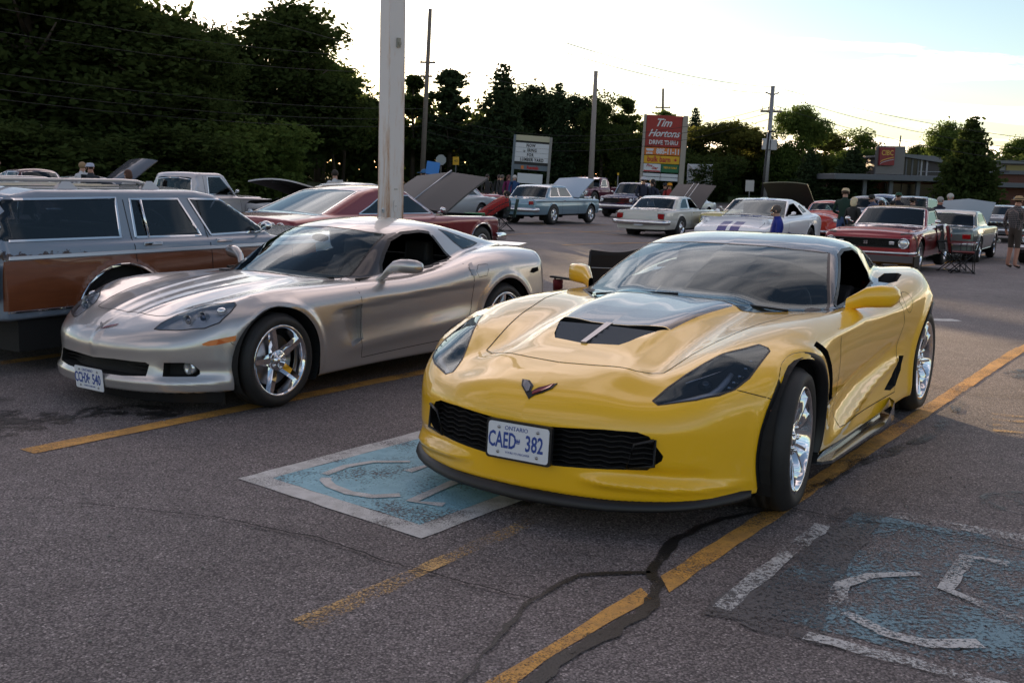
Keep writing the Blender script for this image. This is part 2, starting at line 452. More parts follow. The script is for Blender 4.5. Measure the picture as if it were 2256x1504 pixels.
def ribbon(M, tree, pts, d, w=.004, off=.0012, step=.03, sides=(1, -1), closed=False, thick=0):
    """a thin strip lying on the skin along the polyline pts, found along -d: shut lines, trim, mouldings"""
    P = [Vector(p) for p in pts]
    if closed: P.append(P[0])
    Q = []
    for a, b in zip(P[:-1], P[1:]):
        k = max(1, int((b - a).length / step)); Q += [a.lerp(b, i / k) for i in range(k)]
    Q.append(P[-1]); H = []
    for q in Q:
        r = hit(tree, q, d)
        if r[0] is not None: H.append((r[0], r[1]))
    if len(H) < 2: return
    vs = []
    for i, (p, n) in enumerate(H):
        t = (H[min(i + 1, len(H) - 1)][0] - H[max(i - 1, 0)][0]).normalized(); s = t.cross(n).normalized()
        if thick: vs += [p - s * w / 2 + n * off, p - s * w / 2 * .7 + n * (off + thick), p + s * w / 2 * .7 + n * (off + thick), p + s * w / 2 + n * off]
        else: vs += [p - s * w / 2 + n * off, p + s * w / 2 + n * off]
    k = 4 if thick else 2
    fs = [(i * k + j, i * k + j + 1, (i + 1) * k + j + 1, (i + 1) * k + j) for i in range(len(H) - 1) for j in range(k - 1)]
    for s in sides: M.add([(v[0], v[1] * s, v[2]) for v in vs], fs if s == 1 else [f[::-1] for f in fs])

# ------------------------------------------------------------------ wheels
WH = {}
def wheel_mesh(key, R, w, rr, style, rim_mat):
    """tyre and rim meshes; axis y, outer face towards +y at y=+w/2"""
    if key in WH: return WH[key]
    sw = (R - rr)
    prof = [(rr - .012, w / 2 - .012), (rr + .004, w / 2 - .004), (rr + sw * .3, w / 2 + .006), (rr + sw * .62, w / 2 + .004), (R - .022, w / 2 - .012), (R - .008, w / 2 - .03), (R, w / 2 - .05)]
    ng = 4; tread = []
    for i in range(ng + 1):
        h = (w / 2 - .05) - (w - .1) * i / ng
        if 0 < i < ng: tread += [(R, h + .008), (R - .008, h + .005), (R - .008, h - .005), (R, h - .008)]
        elif i == ng: pass
    prof += tread + [(R, -w / 2 + .05), (R - .022, -w / 2 + .012), (rr + sw * .5, -w / 2), (rr - .012, -w / 2 + .01)]
    t = MB().lathe(prof, 56)
    tyre = mesh('tyre', t.v, t.f, True)
    if not tyre.materials: tyre.materials.append(RUBBER)
    r = MB(); d0 = w / 2 - .006
    # rim lip and barrel
    r.lathe([(rr + .004, d0), (rr - .002, d0 + .006), (rr - .014, d0 + .002), (rr - .02, d0 - .02), (rr - .035, d0 - .06), (rr - .045, -w / 2 + .05), (rr - .01, -w / 2 + .01)], 56)
    def spoke(a, wi, wo, r0, r1, di, do, th=.018, tw=0):
        ca, sa = math.cos(a), math.sin(a); vs = []
        for (rad, wd, dd) in ((r0, wi, di), ((r0 + r1) / 2, (wi + wo) / 2 * .96, (di + do) / 2 + .004), (r1, wo, do)):
            for off, dz in ((-1, -th), (-.55, 0), (.55, 0), (1, -th)):
                tx = off * wd / 2 + tw * (rad - r0); x = rad * ca - tx * sa; z = rad * sa + tx * ca; vs.append((x, dd + dz, z))
        fs = [(i * 4 + k, i * 4 + k + 1, (i + 1) * 4 + k + 1, (i + 1) * 4 + k) for i in range(2) for k in range(3)]
        fs += [(i * 4 + 3, i * 4, (i + 1) * 4, (i + 1) * 4 + 3) for i in range(2)]
        r.add(vs, fs)
    def hub(rad, d):
        r.lathe([(rad, d - .03), (rad, d - .004), (rad - .006, d), (rad * .35, d + .002), (rad * .34, d + .008), (.001, d + .01)], 28)
    if style == 'star5':        # five broad spokes
        for k in range(5): spoke(math.pi / 2 + .1 + k * 2 * math.pi / 5, .085, .058, .055, rr - .012, d0 - .03, d0 - .006, .03)
        hub(.075, d0 - .026)
        for k in range(5):
            a = math.pi / 2 + .1 + (k + .5) * 2 * math.pi / 5; r.lathe([(.012, -.01), (.012, .008), (.004, .014), (.001, .014)], 8, c=(.052 * math.cos(a), d0 - .02, .052 * math.sin(a)))
    elif style == 'split5':     # ten blades in five forks, double faced
        for k in range(5):
            a = .25 + k * 2 * math.pi / 5
            for s in (-1, 1): spoke(a + s * .09, .03, .026, .06, rr - .008, d0 - .035, d0 - .006, .035, tw=s * .21)
            for s in (-1, 1): spoke(a + math.pi / 5 + s * .04, .016, .02, .09, rr - .03, d0 - .07, d0 - .04, .03, tw=s * .12)
        hub(.078, d0 - .03)
        for k in range(5):
            a = .25 + (k + .5) * 2 * math.pi / 5; r.lathe([(.011, -.01), (.011, .006), (.004, .012), (.001, .012)], 8, c=(.056 * math.cos(a), d0 - .028, .056 * math.sin(a)))
    elif style == 'mag5':       # classic five slot mags
        for k in range(5): spoke(math.pi / 2 + k * 2 * math.pi / 5, .06, .075, .05, rr - .01, d0 - .012, d0 - .04, .03)
        hub(.07, d0 + .0)
    else:                       # steel wheel with a round cap
        r.lathe([(rr - .03, d0 - .05), (rr - .06, d0 - .02), (rr * .55, d0 - .03), (rr * .5, d0 - .01), (rr * .35, d0 + .015), (.001, d0 + .025)], 36)
    rim = mesh('rim', r.v, r.f, False)
    for i, p in enumerate(rim.polygons): p.use_smooth = r.sm[i]
    rim.materials.append(rim_mat)
    bm = bmesh.new(); bm.from_mesh(rim); bmesh.ops.recalc_face_normals(bm, faces=bm.faces); bm.to_mesh(rim); bm.free()
    dk = MB().lathe([(.001, d0 - .085), (rr * .72, d0 - .085), (rr * .72, d0 - .11), (.001, d0 - .11)], 40)
    disc = mesh('brake_disc', dk.v, dk.f, True); disc.materials.append(STEEL)
    bk = MB().lathe([(.001, d0 - .13), (rr - .03, d0 - .13)], 40)
    back = mesh('brake_backing', bk.v, bk.f); back.materials.append(MATTE)
    WH[key] = (tyre, rim, disc, back)
    return WH[key]
def add_wheel(parent, x, y, R, key, side, steer=0., w=.24, rr=.23, style='star5', rim_mat=None, detail=True, spin=0.):
    """side=+1: the wheel's outer face looks to +y"""
    t, r, d, b = wheel_mesh(key, R, w, rr, style, rim_mat or CHROME)
    e = bpy.data.objects.new('wheel', t); COL.objects.link(e); e.parent = parent
    e.location = (x, y, R); e.rotation_euler = (0, 0, steer + (0 if side > 0 else math.pi))
    o = link('rim', r, e); o.rotation_euler = (0, spin, 0)
    if detail: link('brake_disc', d, e)
    link('brake_backing', b, e)
    return e
def arch_pts(cx, cz, R, z0, n=22, rx=1.):
    a0 = math.asin(max(-1, min(1, (z0 - cz) / R)))
    return [(cx + R * rx * math.cos(a0 + (math.pi - 2 * a0) * i / n), 1.0, cz + R * math.sin(a0 + (math.pi - 2 * a0) * i / n)) for i in range(n + 1)]
def arch_cut(bm, cx, cz, R, part=99, rx=1., zb=-.3, yin=.55):
    pts = [(cx - R * rx, 1, zb)] + [(cx + R * rx * math.cos(math.pi - math.pi * i / 26), 1, cz + R * math.sin(math.pi * i / 26)) for i in range(27)] + [(cx + R * rx, 1, zb)]
    cut_region(bm, pts, (0, 1, 0), part, lim=lambda c: c.y > yin)
    L = bm.faces.layers.int['part']
    for f in bm.faces:
        c = f.calc_center_median()
        if f.normal.z < -.3 and abs(c.x - cx) < R * rx and c.y > yin and c.z < cz: f[L] = part
def liners(car, L, y0, y1):
    n = 24
    for cx, cz, R in L:
        for s in (1, -1):
            vs = []
            for i in range(n + 1):
                a = -.5 + (math.pi + 1.) * i / n
                for y in (y0, y1): vs.append((cx + R * math.cos(a), s * y, cz + R * math.sin(a)))
            vs += [(cx, s * y0, cz)]
            MB().add(vs, [(2 * i, 2 * i + 1, 2 * i + 3, 2 * i + 2) for i in range(n)] + [(2 * i, 2 * i + 2, 2 * n + 2) for i in range(n)]).build('wheel_well', MATTE, car, fixn=False)
# ------------------------------------------------------------------ yellow coupe
YQ = (0.5327, 5.1961, math.radians(-121.92))
def nose_tab(ys, base, zs, dz):
    """front (or rear) outline: x as a function of y, shifted with height"""
    T = Tab(ys, None, np.array(base)[:, None]); Z = Tab(zs, None, np.array(dz)[:, None])
    return lambda y, z: T(np.clip(y, ys[0], ys[-1]))[:, 0] + Z(np.clip(z, zs[0], zs[-1]))[:, 0]
yH = Tab([1.0, .85, .7, .6, .5, .3, .1, -.2, -.6, -1.0, -1.5, -2.0, -2.5, -3.0, -3.6],
         [0, .2, .32, .42, .52, .65, .8, .92, 1.02],
         [[.50, .50, .495, .49, .475, .45, .42, .40, .38],
          [.585, .58, .57, .555, .535, .51, .47, .44, .42],
          [.645, .64, .625, .60, .582, .565, .525, .48, .46],
          [.674, .672, .667, .645, .626, .615, .570, .52, .49],
          [.70, .698, .688, .662, .668, .668, .610, .56, .52],
          [.745, .743, .728, .702, .724, .748, .695, .63, .59],
          [.785, .787, .772, .742, .758, .783, .760, .70, .66],
          [.83, .832, .825, .788, .796, .815, .815, .775, .73],
          [.862, .862, .858, .832, .822, .832, .835, .80, .76],
          [.87, .87, .87, .85, .83, .82, .83, .81, .78],
          [.88, .88, .88, .87, .86, .83, .825, .815, .79],
          [.90, .90, .90, .90, .89, .87, .865, .85, .82],
          [.93, .93, .93, .93, .93, .93, .93, .91, .87],
          [.93, .93, .93, .93, .935, .945, .945, .915, .87],
          [.87, .87, .87, .87, .87, .88, .875, .85, .80]])
yW = Tab([1.0, .6, .3, 0, -.4, -.8, -1.3, -1.8, -2.2, -2.7, -3.2, -3.7], [.1, .25, .4, .55, .7, .85, 1.0],
         [[.80, .82, .83, .82, .79, .75, .68],
          [.835, .85, .855, .845, .82, .78, .70],
          [.90, .92, .93, .925, .905, .87, .79],
          [.92, .95, .962, .965, .955, .91, .82],
          [.90, .92, .93, .94, .935, .89, .80],
          [.93, .915, .895, .915, .925, .88, .79],
          [.945, .915, .885, .905, .925, .875, .78],
          [.95, .93, .905, .92, .94, .90, .81],
          [.945, .95, .945, .95, .965, .945, .87],
          [.93, .965, .98, .985, .98, .95, .89],
          [.80, .82, .835, .84, .835, .81, .76],
          [.66, .68, .70, .70, .69, .67, .62]])
yF = nose_tab([0, .2, .4, .6, .75, .85, .93, 1.02], [.915, .90, .86, .765, .63, .455, .265, -.10], [.1, .2, .34, .46, .6, .75], [-.0, .0, 0, .0, -.015, -.05])
yT = nose_tab([0, .4, .6, .8, 1.0], [-3.55, -3.52, -3.44, -3.25, -3.0], [.1, .4, .7, .95], [.12, 0, -.02, .02])
yH2 = Tab([-.3, -.7, -1.0, -1.3, -1.6, -1.9, -2.2, -2.5, -2.8, -3.1, -3.4, -3.7],
          [0, .25, .45, .6, .72, .85],
          [[.70, .67, .60, .52, .44, .36],
           [.862, .840, .785, .71, .64, .55],
           [.985, .968, .925, .86, .80, .73],
           [1.092, 1.08, 1.045, .995, .945, .88],
           [1.160, 1.15, 1.125, 1.09, 1.05, .99],
           [1.180, 1.178, 1.16, 1.13, 1.10, 1.04],
           [1.175, 1.172, 1.155, 1.12, 1.09, 1.03],
           [1.135, 1.13, 1.11, 1.07, 1.03, .97],
           [1.07, 1.06, 1.035, .99, .94, .88],
           [.99, .98, .95, .90, .85, .79],
           [.90, .89, .86, .81, .76, .7],
           [.80, .79, .76, .70, .65, .6]])
yW2 = Tab([-.5, -1.0, -1.5, -2.0, -2.4, -2.8, -3.2, -3.7], [.7, .9, 1.0, 1.1, 1.2],
          [[.80, .72, .675, .63, .58],
           [.81, .73, .685, .635, .58],
           [.81, .725, .675, .62, .565],
           [.80, .71, .655, .60, .54],
           [.77, .66, .605, .55, .49],
           [.72, .59, .535, .48, .42],
           [.66, .50, .445, .39, .33],
           [.60, .42, .36, .30, .24]])
def np_ss(a, b, x):
    t = np.clip((x - a) / (b - a), 0, 1); return t * t * (3 - 2 * t)
yH0 = yH
def yH(x, y):
    ye = .29 + np.clip((x - .05) * -.17, 0, .12)        # edge of the raised panel behind the hood vent
    return yH0(x, y) + .016 * np_ss(.02, -.02, y - ye) * np_ss(.45, .2, x) * np_ss(-.9, -.6, x) - .010 * np_ss(.02, -.01, y - ye) * 0
def yExtra(x, y, z, d):
    for cx, cz, R in ((0, .335, .42), (-2.71, .345, .43)):
        r = np.hypot(x - cx, z - cz)
        d = d - .014 * np.exp(-((r - R) / .035) ** 2) * np_ss(.80, .88, y) * np_ss(.1, .25, z) * np_ss(.95, .80, z)
    # lips below the intake
    t = np.clip((y - .30) / .45, 0, 1)
    zc = .245 - .02 * t
    d = d - .022 * np.exp(-((z - zc) / .022) ** 2) * np_ss(.22, .42, y) * np_ss(.35, .6, x)
    d = d + .018 * np.exp(-((z - zc - .05) / .03) ** 2) * np_ss(.3, .5, y) * np_ss(.80, .7, y) * np_ss(.35, .6, x)
    # shallow scoops behind the front wheel and ahead of the rear one
    zl = .20 + (-.55 - x) * .16
    d = d + .022 * np.exp(-((z - zl - .10) / .06) ** 2) * np_ss(-.5, -.8, x) * np_ss(-2.25, -1.7, x) * np_ss(.8, .86, y)
    d = d - .012 * np.exp(-((z - zl) / .025) ** 2) * np_ss(-.5, -.8, x) * np_ss(-2.25, -1.9, x) * np_ss(.8, .86, y)
    # crease from the fender vent over the door
    d = d - .010 * np.exp(-((z - (.775 - .03 * np.abs(x + 1.2))) / .03) ** 2) * np_ss(-.25, -.6, x) * np_ss(-2.3, -1.6, x) * np_ss(.8, .86, y)
    return d
yB = Body(yH, yW, yF, yT, .16, yH2, yW2, kH=.085, kF=.10, kT=.1, kC=.04, kJ=.035, kB=.03, spine=(-3.1, .35), zc=.40, clim=(-3.42, -.35), extra=yExtra)
def plate(parent, loc, tiltn, txt, size=(.305, .152), frame=True, region='ONTARIO', motto='YOURS TO DISCOVER', slope=0., top=True, ytilt=0.):
    """number plate facing along tiltn (x forward), lettering raised"""
    n = Vector(tiltn).normalized(); ex = Vector((0, 0, 1)).cross(n).normalized(); ey = n.cross(ex)
    w, h = size; c = Vector(loc); Mx = Matrix(((ex.x, ey.x, n.x, c.x), (ex.y, ey.y, n.y, c.y), (ex.z, ey.z, n.z, c.z), (0, 0, 0, 1)))
    def rr(w, h, r, a, b):
        P = []
        for cx, cy, a0 in ((w / 2 - r, h / 2 - r, 0), (-w / 2 + r, h / 2 - r, 90), (-w / 2 + r, -h / 2 + r, 180), (w / 2 - r, -h / 2 + r, 270)):
            for k in range(5): P.append((cx + r * math.cos(math.radians(a0 + k * 22.5)), cy + r * math.sin(math.radians(a0 + k * 22.5))))
        return MB().prism(P, a, b, 'z')
    p = rr(w, h, .014, 0, .003).build('number_plate', PLATE_W, parent); p.matrix_local = Mx
    if frame:
        rr(w + .022, h + .02, .016, -.02, -.0005).build('plate_frame', BLACK, p)
    k = w / .305
    put_text('lettering', txt[0], .098 * k, PLATE_B, p, (-.079 * k, -.004, .0035), (1, 0, 0), (0, 1, 0), extrude=.0008, xscale=.56 if len(txt[0]) > 3 else .62, bold=.0016 * k)
    put_text('lettering', txt[1], .098 * k, PLATE_B, p, (.082 * k, -.004, .0035), (1, 0, 0), (0, 1, 0), extrude=.0008, xscale=.62, bold=.0016 * k)
    put_text('lettering', region, .026 * k, PLATE_B, p, (-.01, .053 * k, .0035), (1, 0, 0), (0, 1, 0), extrude=.0006)
    put_text('lettering', motto, .0125 * k, PLATE_B, p, (0, -.053 * k, .0035), (1, 0, 0), (0, 1, 0), extrude=.0006)
    cr = MB()
    for dx_ in (-.008, 0, .008): cr.prism([(dx_ - .003, .004), (dx_ + .003, .004), (dx_, .014)], .003, .0044, 'z')
    cr.box(-.011, .011, -.002, .004, .003, .0044); cr.box(-.009, .009, -.008, -.004, .003, .0044)
    cr.build('crown_emblem', PLATE_B, p)
    for sx in (-1, 1):
        for sy in (-1, 1):
            MB().lathe([(.0075, .002), (.0065, .007), (.001, .008)], 12, axis='z', c=(sx * (.098 * k), sy * .054 * k, 0)).build('bolt', STEEL, p)
    return p
def seats(parent, x, y, z0, h=.62, w=.5, lean=.35, m=None, name='seat', slim=True):
    for s in (1, -1):
        M = MB(); c = x
        P = [(c + .52, z0), (c + .54, z0 + .16), (c + .08, z0 + .14), (c - .02, z0 + .25), (c - lean, z0 + h), (c - lean - .1, z0 + h + .02), (c - .18, z0 + .1), (c - .1, z0)]
        M.prism(P, s * y - w / 2, s * y + w / 2, 'y')
        o = M.build(name, m or LEATHER, parent, bevel=.03)
        hd = MB(); hw = .13
        P = [(c - lean - .01, z0 + h - .01), (c - lean - .03, z0 + h + .17), (c - lean - .11, z0 + h + .18), (c - lean - .13, z0 + h)]
        hd.prism(P, s * y - hw, s * y + hw, 'y'); hd.build('headrest', m or LEATHER, o, bevel=.03)
def steering_wheel(parent, x, y, z, R=.185, tilt=.5):
    M = MB(); n = 32
    Mr = Matrix.Translation((x, y, z)) @ Matrix.Rotation(-tilt, 4, 'Y') @ Matrix.Rotation(math.pi / 2, 4, 'Y')
    pts = [Mr @ Vector((R * math.cos(2 * math.pi * k / n), R * math.sin(2 * math.pi * k / n), 0)) for k in range(n + 1)]
    M.tube(pts, .016, 8)
    for a in (0, 2.3, 4): M.tube([Mr @ Vector((0, 0, 0)), Mr @ Vector((R * math.sin(a + 1.57), R * math.cos(a + 1.57), 0))], .014, 6)
    M.ball(tuple(Mr @ Vector((0, 0, 0))), .05, 10, 6)
    return M.build('steering_wheel', BLACK, parent)
def build_yellow():
    YP = paint('yellow_paint', (.94, .52, .006), 0., .30)
    CARB = paint('black_roof_paint', (.012, .012, .014), 0., .25)
    car = empty('sports_car', (YQ[0], YQ[1], 0), YQ[2], 'bright yellow low sports coupe with black roof and gloss black hood panel', 'sports car')
    bm = yB.skin(270, 130, 50)
    d_ws = (.6, 0, .8)
    ws = [(-1.43, -.02, 1.135), (-1.459, .20, 1.125), (-1.50, .40, 1.112), (-1.584, .55, 1.092), (-1.60, .573, 1.10), (-1.5, .603, 1.055), (-1.4, .635, .996), (-1.3, .667, .937), (-1.2, .70, .88), (-1.09, .735, .822), (-1.0, .735, .81), (-.876, .64, .802), (-.72, .53, .806), (-.641, .477, .812), (-.60, .42, .832), (-.60, .343, .86), (-.625, .18, .866), (-.635, -.02, .868)]
    cut_region(bm, ws, d_ws, 1, lim=lambda c: c.z > .7 and c.x < -.4)
    swn = [(-1.56, 1, 1.04), (-1.66, 1, 1.085), (-1.80, 1, 1.108), (-2.03, 1, 1.108), (-2.17, 1, 1.07), (-2.22, 1, .95), (-2.14, 1, .895), (-1.851, 1, .868), (-1.343, 1, .838), (-1.12, 1, .832)]
    cut_region(bm, swn, (0, 1, 0), 2, lim=lambda c: c.z > .8, minn=.2)
    qw = [(-2.44, 1, 1.055), (-2.66, 1, 1.0), (-2.74, 1, .97), (-2.60, 1, .955), (-2.42, 1, .95), (-2.40, 1, 1.0)]
    cut_region(bm, qw, (0, 1, 0), 3, lim=lambda c: c.z > .8, minn=.2)
    hl = [(.705, .515, .585), (.717, .545, .573), (.628, .675, .597), (.549, .745, .611), (.473, .785, .632), (.37, .812, .676), (.12, .812, .758), (.10, .795, .765), (.10, .755, .78), (.20, .717, .772), (.30, .663, .752), (.40, .617, .713), (.50, .573, .671), (.60, .534, .624)]
    cut_region(bm, hl, (.45, .35, .82), 4, lim=lambda c: c.x > -.3)
    vent = [(.118, -.02, 0), (.115, .1, 0), (.06, .295, 0), (.30, .20, 0), (.345, .17, 0), (.372, 0, 0), (.372, -.02, 0)]
    cut_region(bm, vent, (0, 0, 1), 5)
    carb = [(.112, -.02, 0), (.109, .1, 0), (.05, .298, 0), (-.56, .375, 0), (-.63, .343, 0), (-.66, .18, 0), (-.67, -.02, 0)]
    cut_region(bm, carb, (0, 0, 1), 6, lim=lambda c: c.z > .6)
    gr = [(.9, -.02, .453), (.9, .139, .455), (.9, .375, .470), (.9, .50, .468), (.9, .545, .452), (.9, .60, .37), (.9, .595, .35), (.9, .54, .305), (.9, .351, .298), (.9, .162, .287), (.9, -.02, .29)]
    cut_region(bm, gr, (1, 0, 0), 8, lim=lambda c: c.x > .5)
    fv = [(-.17, 1, .752), (-.26, 1, .762), (-.376, 1, .705), (-.47, 1, .62), (-.60, 1, .44), (-.62, 1, .425), (-.48, 1, .405), (-.44, 1, .45), (-.34, 1, .60), (-.25, 1, .69)]
    cut_region(bm, fv, (0, 1, 0), 9, lim=lambda c: c.y > .7)
    rv = [(-2.03, 1, .465), (-2.12, 1, .455), (-2.09, 1, .364), (-1.98, 1, .284), (-1.863, 1, .272), (-1.74, 1, .292), (-1.90, 1, .345), (-2.0, 1, .406)]
    cut_region(bm, rv, (0, 1, 0), 10, lim=lambda c: c.y > .7)
    du = [(-2.21, .73, 0), (-2.20, .80, 0), (-2.28, .83, 0), (-2.50, .81, 0), (-2.54, .776, 0), (-2.49, .70, 0), (-2.33, .70, 0)]
    cut_region(bm, du, (0, 0, 1), 11, lim=lambda c: c.z > .7)
    arch_cut(bm, 0, .335, .378, 99); arch_cut(bm, -2.71, .345, .388, 99)
    rf = [(-.93, 1, .795), (-1.083, 1, .818), (-1.343, 1, .826), (-1.851, 1, .856), (-2.15, 1, .88), (-2.45, 1, .93), (-2.80, 1, .945), (-3.3, 1, .93), (-3.3, 1, 1.3), (-.6, 1, 1.3), (-.6, 1, .9)]
    cut_region(bm, rf, (0, 1, 0), 13, lim=lambda c: c.z > .78 and c.x < -.64 and c.y < (.80 if c.x > -2.3 else .62), minn=-2)
    rw = [(-2.50, -.02, 0), (-2.50, .40, 0), (-3.15, .36, 0), (-3.2, -.02, 0)]
    cut_region(bm, rw, (0, 0, 1), 14, lim=lambda c: c.z > .9, only=(13,))
    hood = [(.60, -.02, 0), (.58, .18, 0), (.567, .268, 0), (.552, .36, 0), (.518, .42, 0), (.49, .466, 0), (.40, .485, 0), (.30, .506, 0), (.20, .530, 0), (.10, .553, 0), (0, .576, 0), (-.2, .614, 0), (-.4, .665, 0), (-.75, .72, 0), (-.87, .73, 0), (-.93, .70, 0), (-.68, .42, 0), (-.68, -.02, 0)]
    cut_region(bm, hood, (0, 0, 1), 7, lim=lambda c: c.z > .55)
    dr = [(-.93, 1, .825), (-.66, 1, .78), (-.64, 1, .70), (-.655, 1, .60), (-.72, 1, .37), (-.77, 1, .25), (-1.95, 1, .25), (-2.0, 1, .40), (-1.98, 1, .60), (-2.01, 1, .68), (-1.97, 1, .74), (-1.95, 1, .80), (-2.05, 1, .875), (-1.85, 1, .856), (-1.343, 1, .826), (-1.083, 1, .818)]
    cut_region(bm, dr, (0, 1, 0), 12, lim=lambda c: c.y > .6)
    tree = bvh(bm); bm.verts.index_update()
    body = skin_part('body', yB, extract(bm, 0), YP, car)
    skin_part('hood', yB, extract(bm, 7), YP, car)
    skin_part('hood_panel', yB, extract(bm, 6), CARB, car)['label'] = 'gloss black raised hood panel'
    skin_part('roof', yB, extract(bm, 13), CARB, car)
    skin_part('windshield', yB, extract(bm, 1), glass('windshield_glass', (.50, .58, .60), .8), car)
    skin_part('rear_window', yB, extract(bm, 14), GLASSD, car)
    for s in (1, -1):
        skin_part('door', yB, extract(bm, 12, side=s), YP, car)
        skin_part('quarter_window', yB, extract(bm, 3, side=s), GLASSD, car)
    for p, dv, nm in ((8, (-.10, 0, 0), 'grille'), (5, (-.03, 0, -.05), 'hood_vent'), (9, (.0, -.07, 0), 'fender_vent'), (10, (0, -.05, 0), 'rear_intake'), (11, (.05, -.02, -.06), 'brake_duct')):
        if p in (8, 5): w_ = well(nm, bm, p, dv, MATTE, car)
        else:
            for s in (1, -1):
                w_ = well(nm, bm, p, dv, MATTE, car, side=s)
                if p == 9:       # louvre blades and a bright foot in the fender vent
                    L = MB()
                    for k in range(3):
                        a = Vector((-.25 - .06 * k, s * .925, .735 - .05 * k)); L.add([a, a + Vector((-.08, -s * .045, -.02)), a + Vector((-.10, -s * .045, -.035)), a + Vector((-.02, 0, -.015))], [(0, 1, 2, 3)])
                    L.add([(-.47, s * .925, .43), (-.60, s * .925, .445), (-.60, s * .915, .425), (-.48, s * .915, .405)], [(0, 1, 2, 3)])
                    L.build('louvre', STEEL, w_)
        if p == 5:
            for s in (1, -1):
                for k in range(4):
                    xb = .145 + .054 * k; ye_ = [.265, .24, .215, .185][k]
                    z_ = [.792, .780, .768, .753][k]
                    S_ = MB().add([(xb + .036, s * .015, z_ - .022), (xb + .036, s * ye_, z_ - .026), (xb, s * ye_, z_ - .002), (xb, s * .015, z_ + .002), (xb - .01, s * .015, z_ - .02), (xb - .01, s * ye_, z_ - .024)], [(0, 1, 2, 3), (3, 2, 5, 4)])
                    S_.build('louvre', mat('louvre_grey', (.10, .11, .12), .25, .4), w_)
            MB().add([(.375, -.014, .742), (.375, .014, .742), (.11, .018, .806), (.11, -.018, .806), (.37, -.012, .70), (.37, .012, .70), (.11, .014, .76), (.11, -.014, .76)], [(0, 1, 2, 3), (0, 4, 5, 1), (1, 5, 6, 2), (0, 3, 7, 4)]).build('vent_bar', STEEL, w_)
        if p == 8:
            for k in range(7):
                z_ = .305 + k * .0225; M = MB(); n = 26
                for i in range(n):
                    y0_, y1_ = -.56 + 1.12 * i / n, -.56 + 1.12 * (i + 1) / n
                    xa = float(yF(np.array([abs(y0_)]), np.array([z_]))[0]) - .035; xb = float(yF(np.array([abs(y1_)]), np.array([z_]))[0]) - .035
                    zz = .004 * (1 if i % 2 else -1)
                    M.add([(xa, y0_, z_ + zz), (xb, y1_, z_ - zz), (xb - .02, y1_, z_ - zz + .006), (xa - .02, y0_, z_ + zz + .006), (xa, y0_, z_ + zz - .004), (xb, y1_, z_ - zz - .004)], [(0, 1, 2, 3), (4, 5, 1, 0)])
                M.build('grille_bar', BLACK, w_)
            for s in (1, -1):
                ob = [(.79, s * .57, .44), (.80, s * .575, .33), (.84, s * .47, .315), (.84, s * .50, .42), (.80, s * .57, .44)]
                MB().tube(ob, .007, 6).build('intake_frame', BLACK, w_)
    # headlamps
    LG = glass('lamp_cover', (.80, .84, .9), .9)
    for s in (1, -1):
        h = skin_part('headlight', yB, extract(bm, 4, side=s), LG, car)
        dv = Vector((-.005, .005, -.05))
        w_ = well('lamp_housing', bm, 4, dv, BLACK, h, side=s)
        o = Vector((-.012, -.008, -.018))
        def S(p, k=1.): v = Vector(p) + o * k; return (v.x, v.y * s, v.z)
        led = [S(p) for p in [(.690, .557, .582), (.654, .60, .590), (.60, .665, .606), (.555, .712, .622), (.51, .733, .643), (.44, .738, .668), (.385, .737, .688)]]
        MB().tube(led, [.008, .011, .012, .013, .014, .014, .012], 8).build('led_strip', mat('led_clear', (.85, .85, .9), .25, .1, 1), h)
        MB().tube([S(p, .7) for p in [(.548, .545, .633), (.454, .625, .664), (.36, .685, .690), (.248, .712, .718), (.12, .712, .745)]], .0035, 6).build('chrome_trim', CHROME, h)
        for p in [(.244, .778, .727), (.321, .782, .704), (.39, .78, .680), (.44, .774, .660), (.483, .77, .643)]:
            q = S(p, 1.1); MB().lathe([(.019, 0), (.015, -.012), (.004, -.02), (.001, -.02)], 14, axis='z', c=(q[0], q[1], q[2] + .01)).build('lamp_cell', mat('lamp_cell_grey', (.25, .26, .3), .12, .8, 1), h)
        q = S((.498, .668, .655), 1.6); MB().ball(q, .034, 18, 10).build('projector', mat('projector_glass', (.02, .025, .04), .03, .3, 1), h)
        ribs = MB(); ribbon(ribs, tree, hl, (.45, .35, .82), .009, .001, sides=(s,), closed=True); ribs.build('lamp_seal', BLACK, h, fixn=False)
    # shut lines
    G = MB()
    ribbon(G, tree, [(.60, .001, 0)] + hood[1:15], (0, 0, 1), .005)
    ribbon(G, tree, dr[1:14], (0, 1, 0), .005)
    ribbon(G, tree, [(.486, .797, .632), (.321, 1, .574)], (.4, .9, .1), .004)
    fd = [(-2.10 + .065 * math.cos(a) * 1.1, 1, .825 + .075 * math.sin(a)) for a in [2 * math.pi * k / 20 for k in range(20)]]
    ribbon(G, tree, fd, (0, 1, .5), .003, closed=True)
    G.build('panel_gap', MATTE, car, fixn=False)
    # window and roof trim
    T = MB(); ribbon(T, tree, swn, (0, 1, 0), .022, .001, closed=True); ribbon(T, tree, [(-1.43, .001, 1.135)] + ws[1:-1] + [(-.635, .001, .868)], d_ws, .016, .0012)
    T.build('window_trim', BLACK, car, fixn=False)
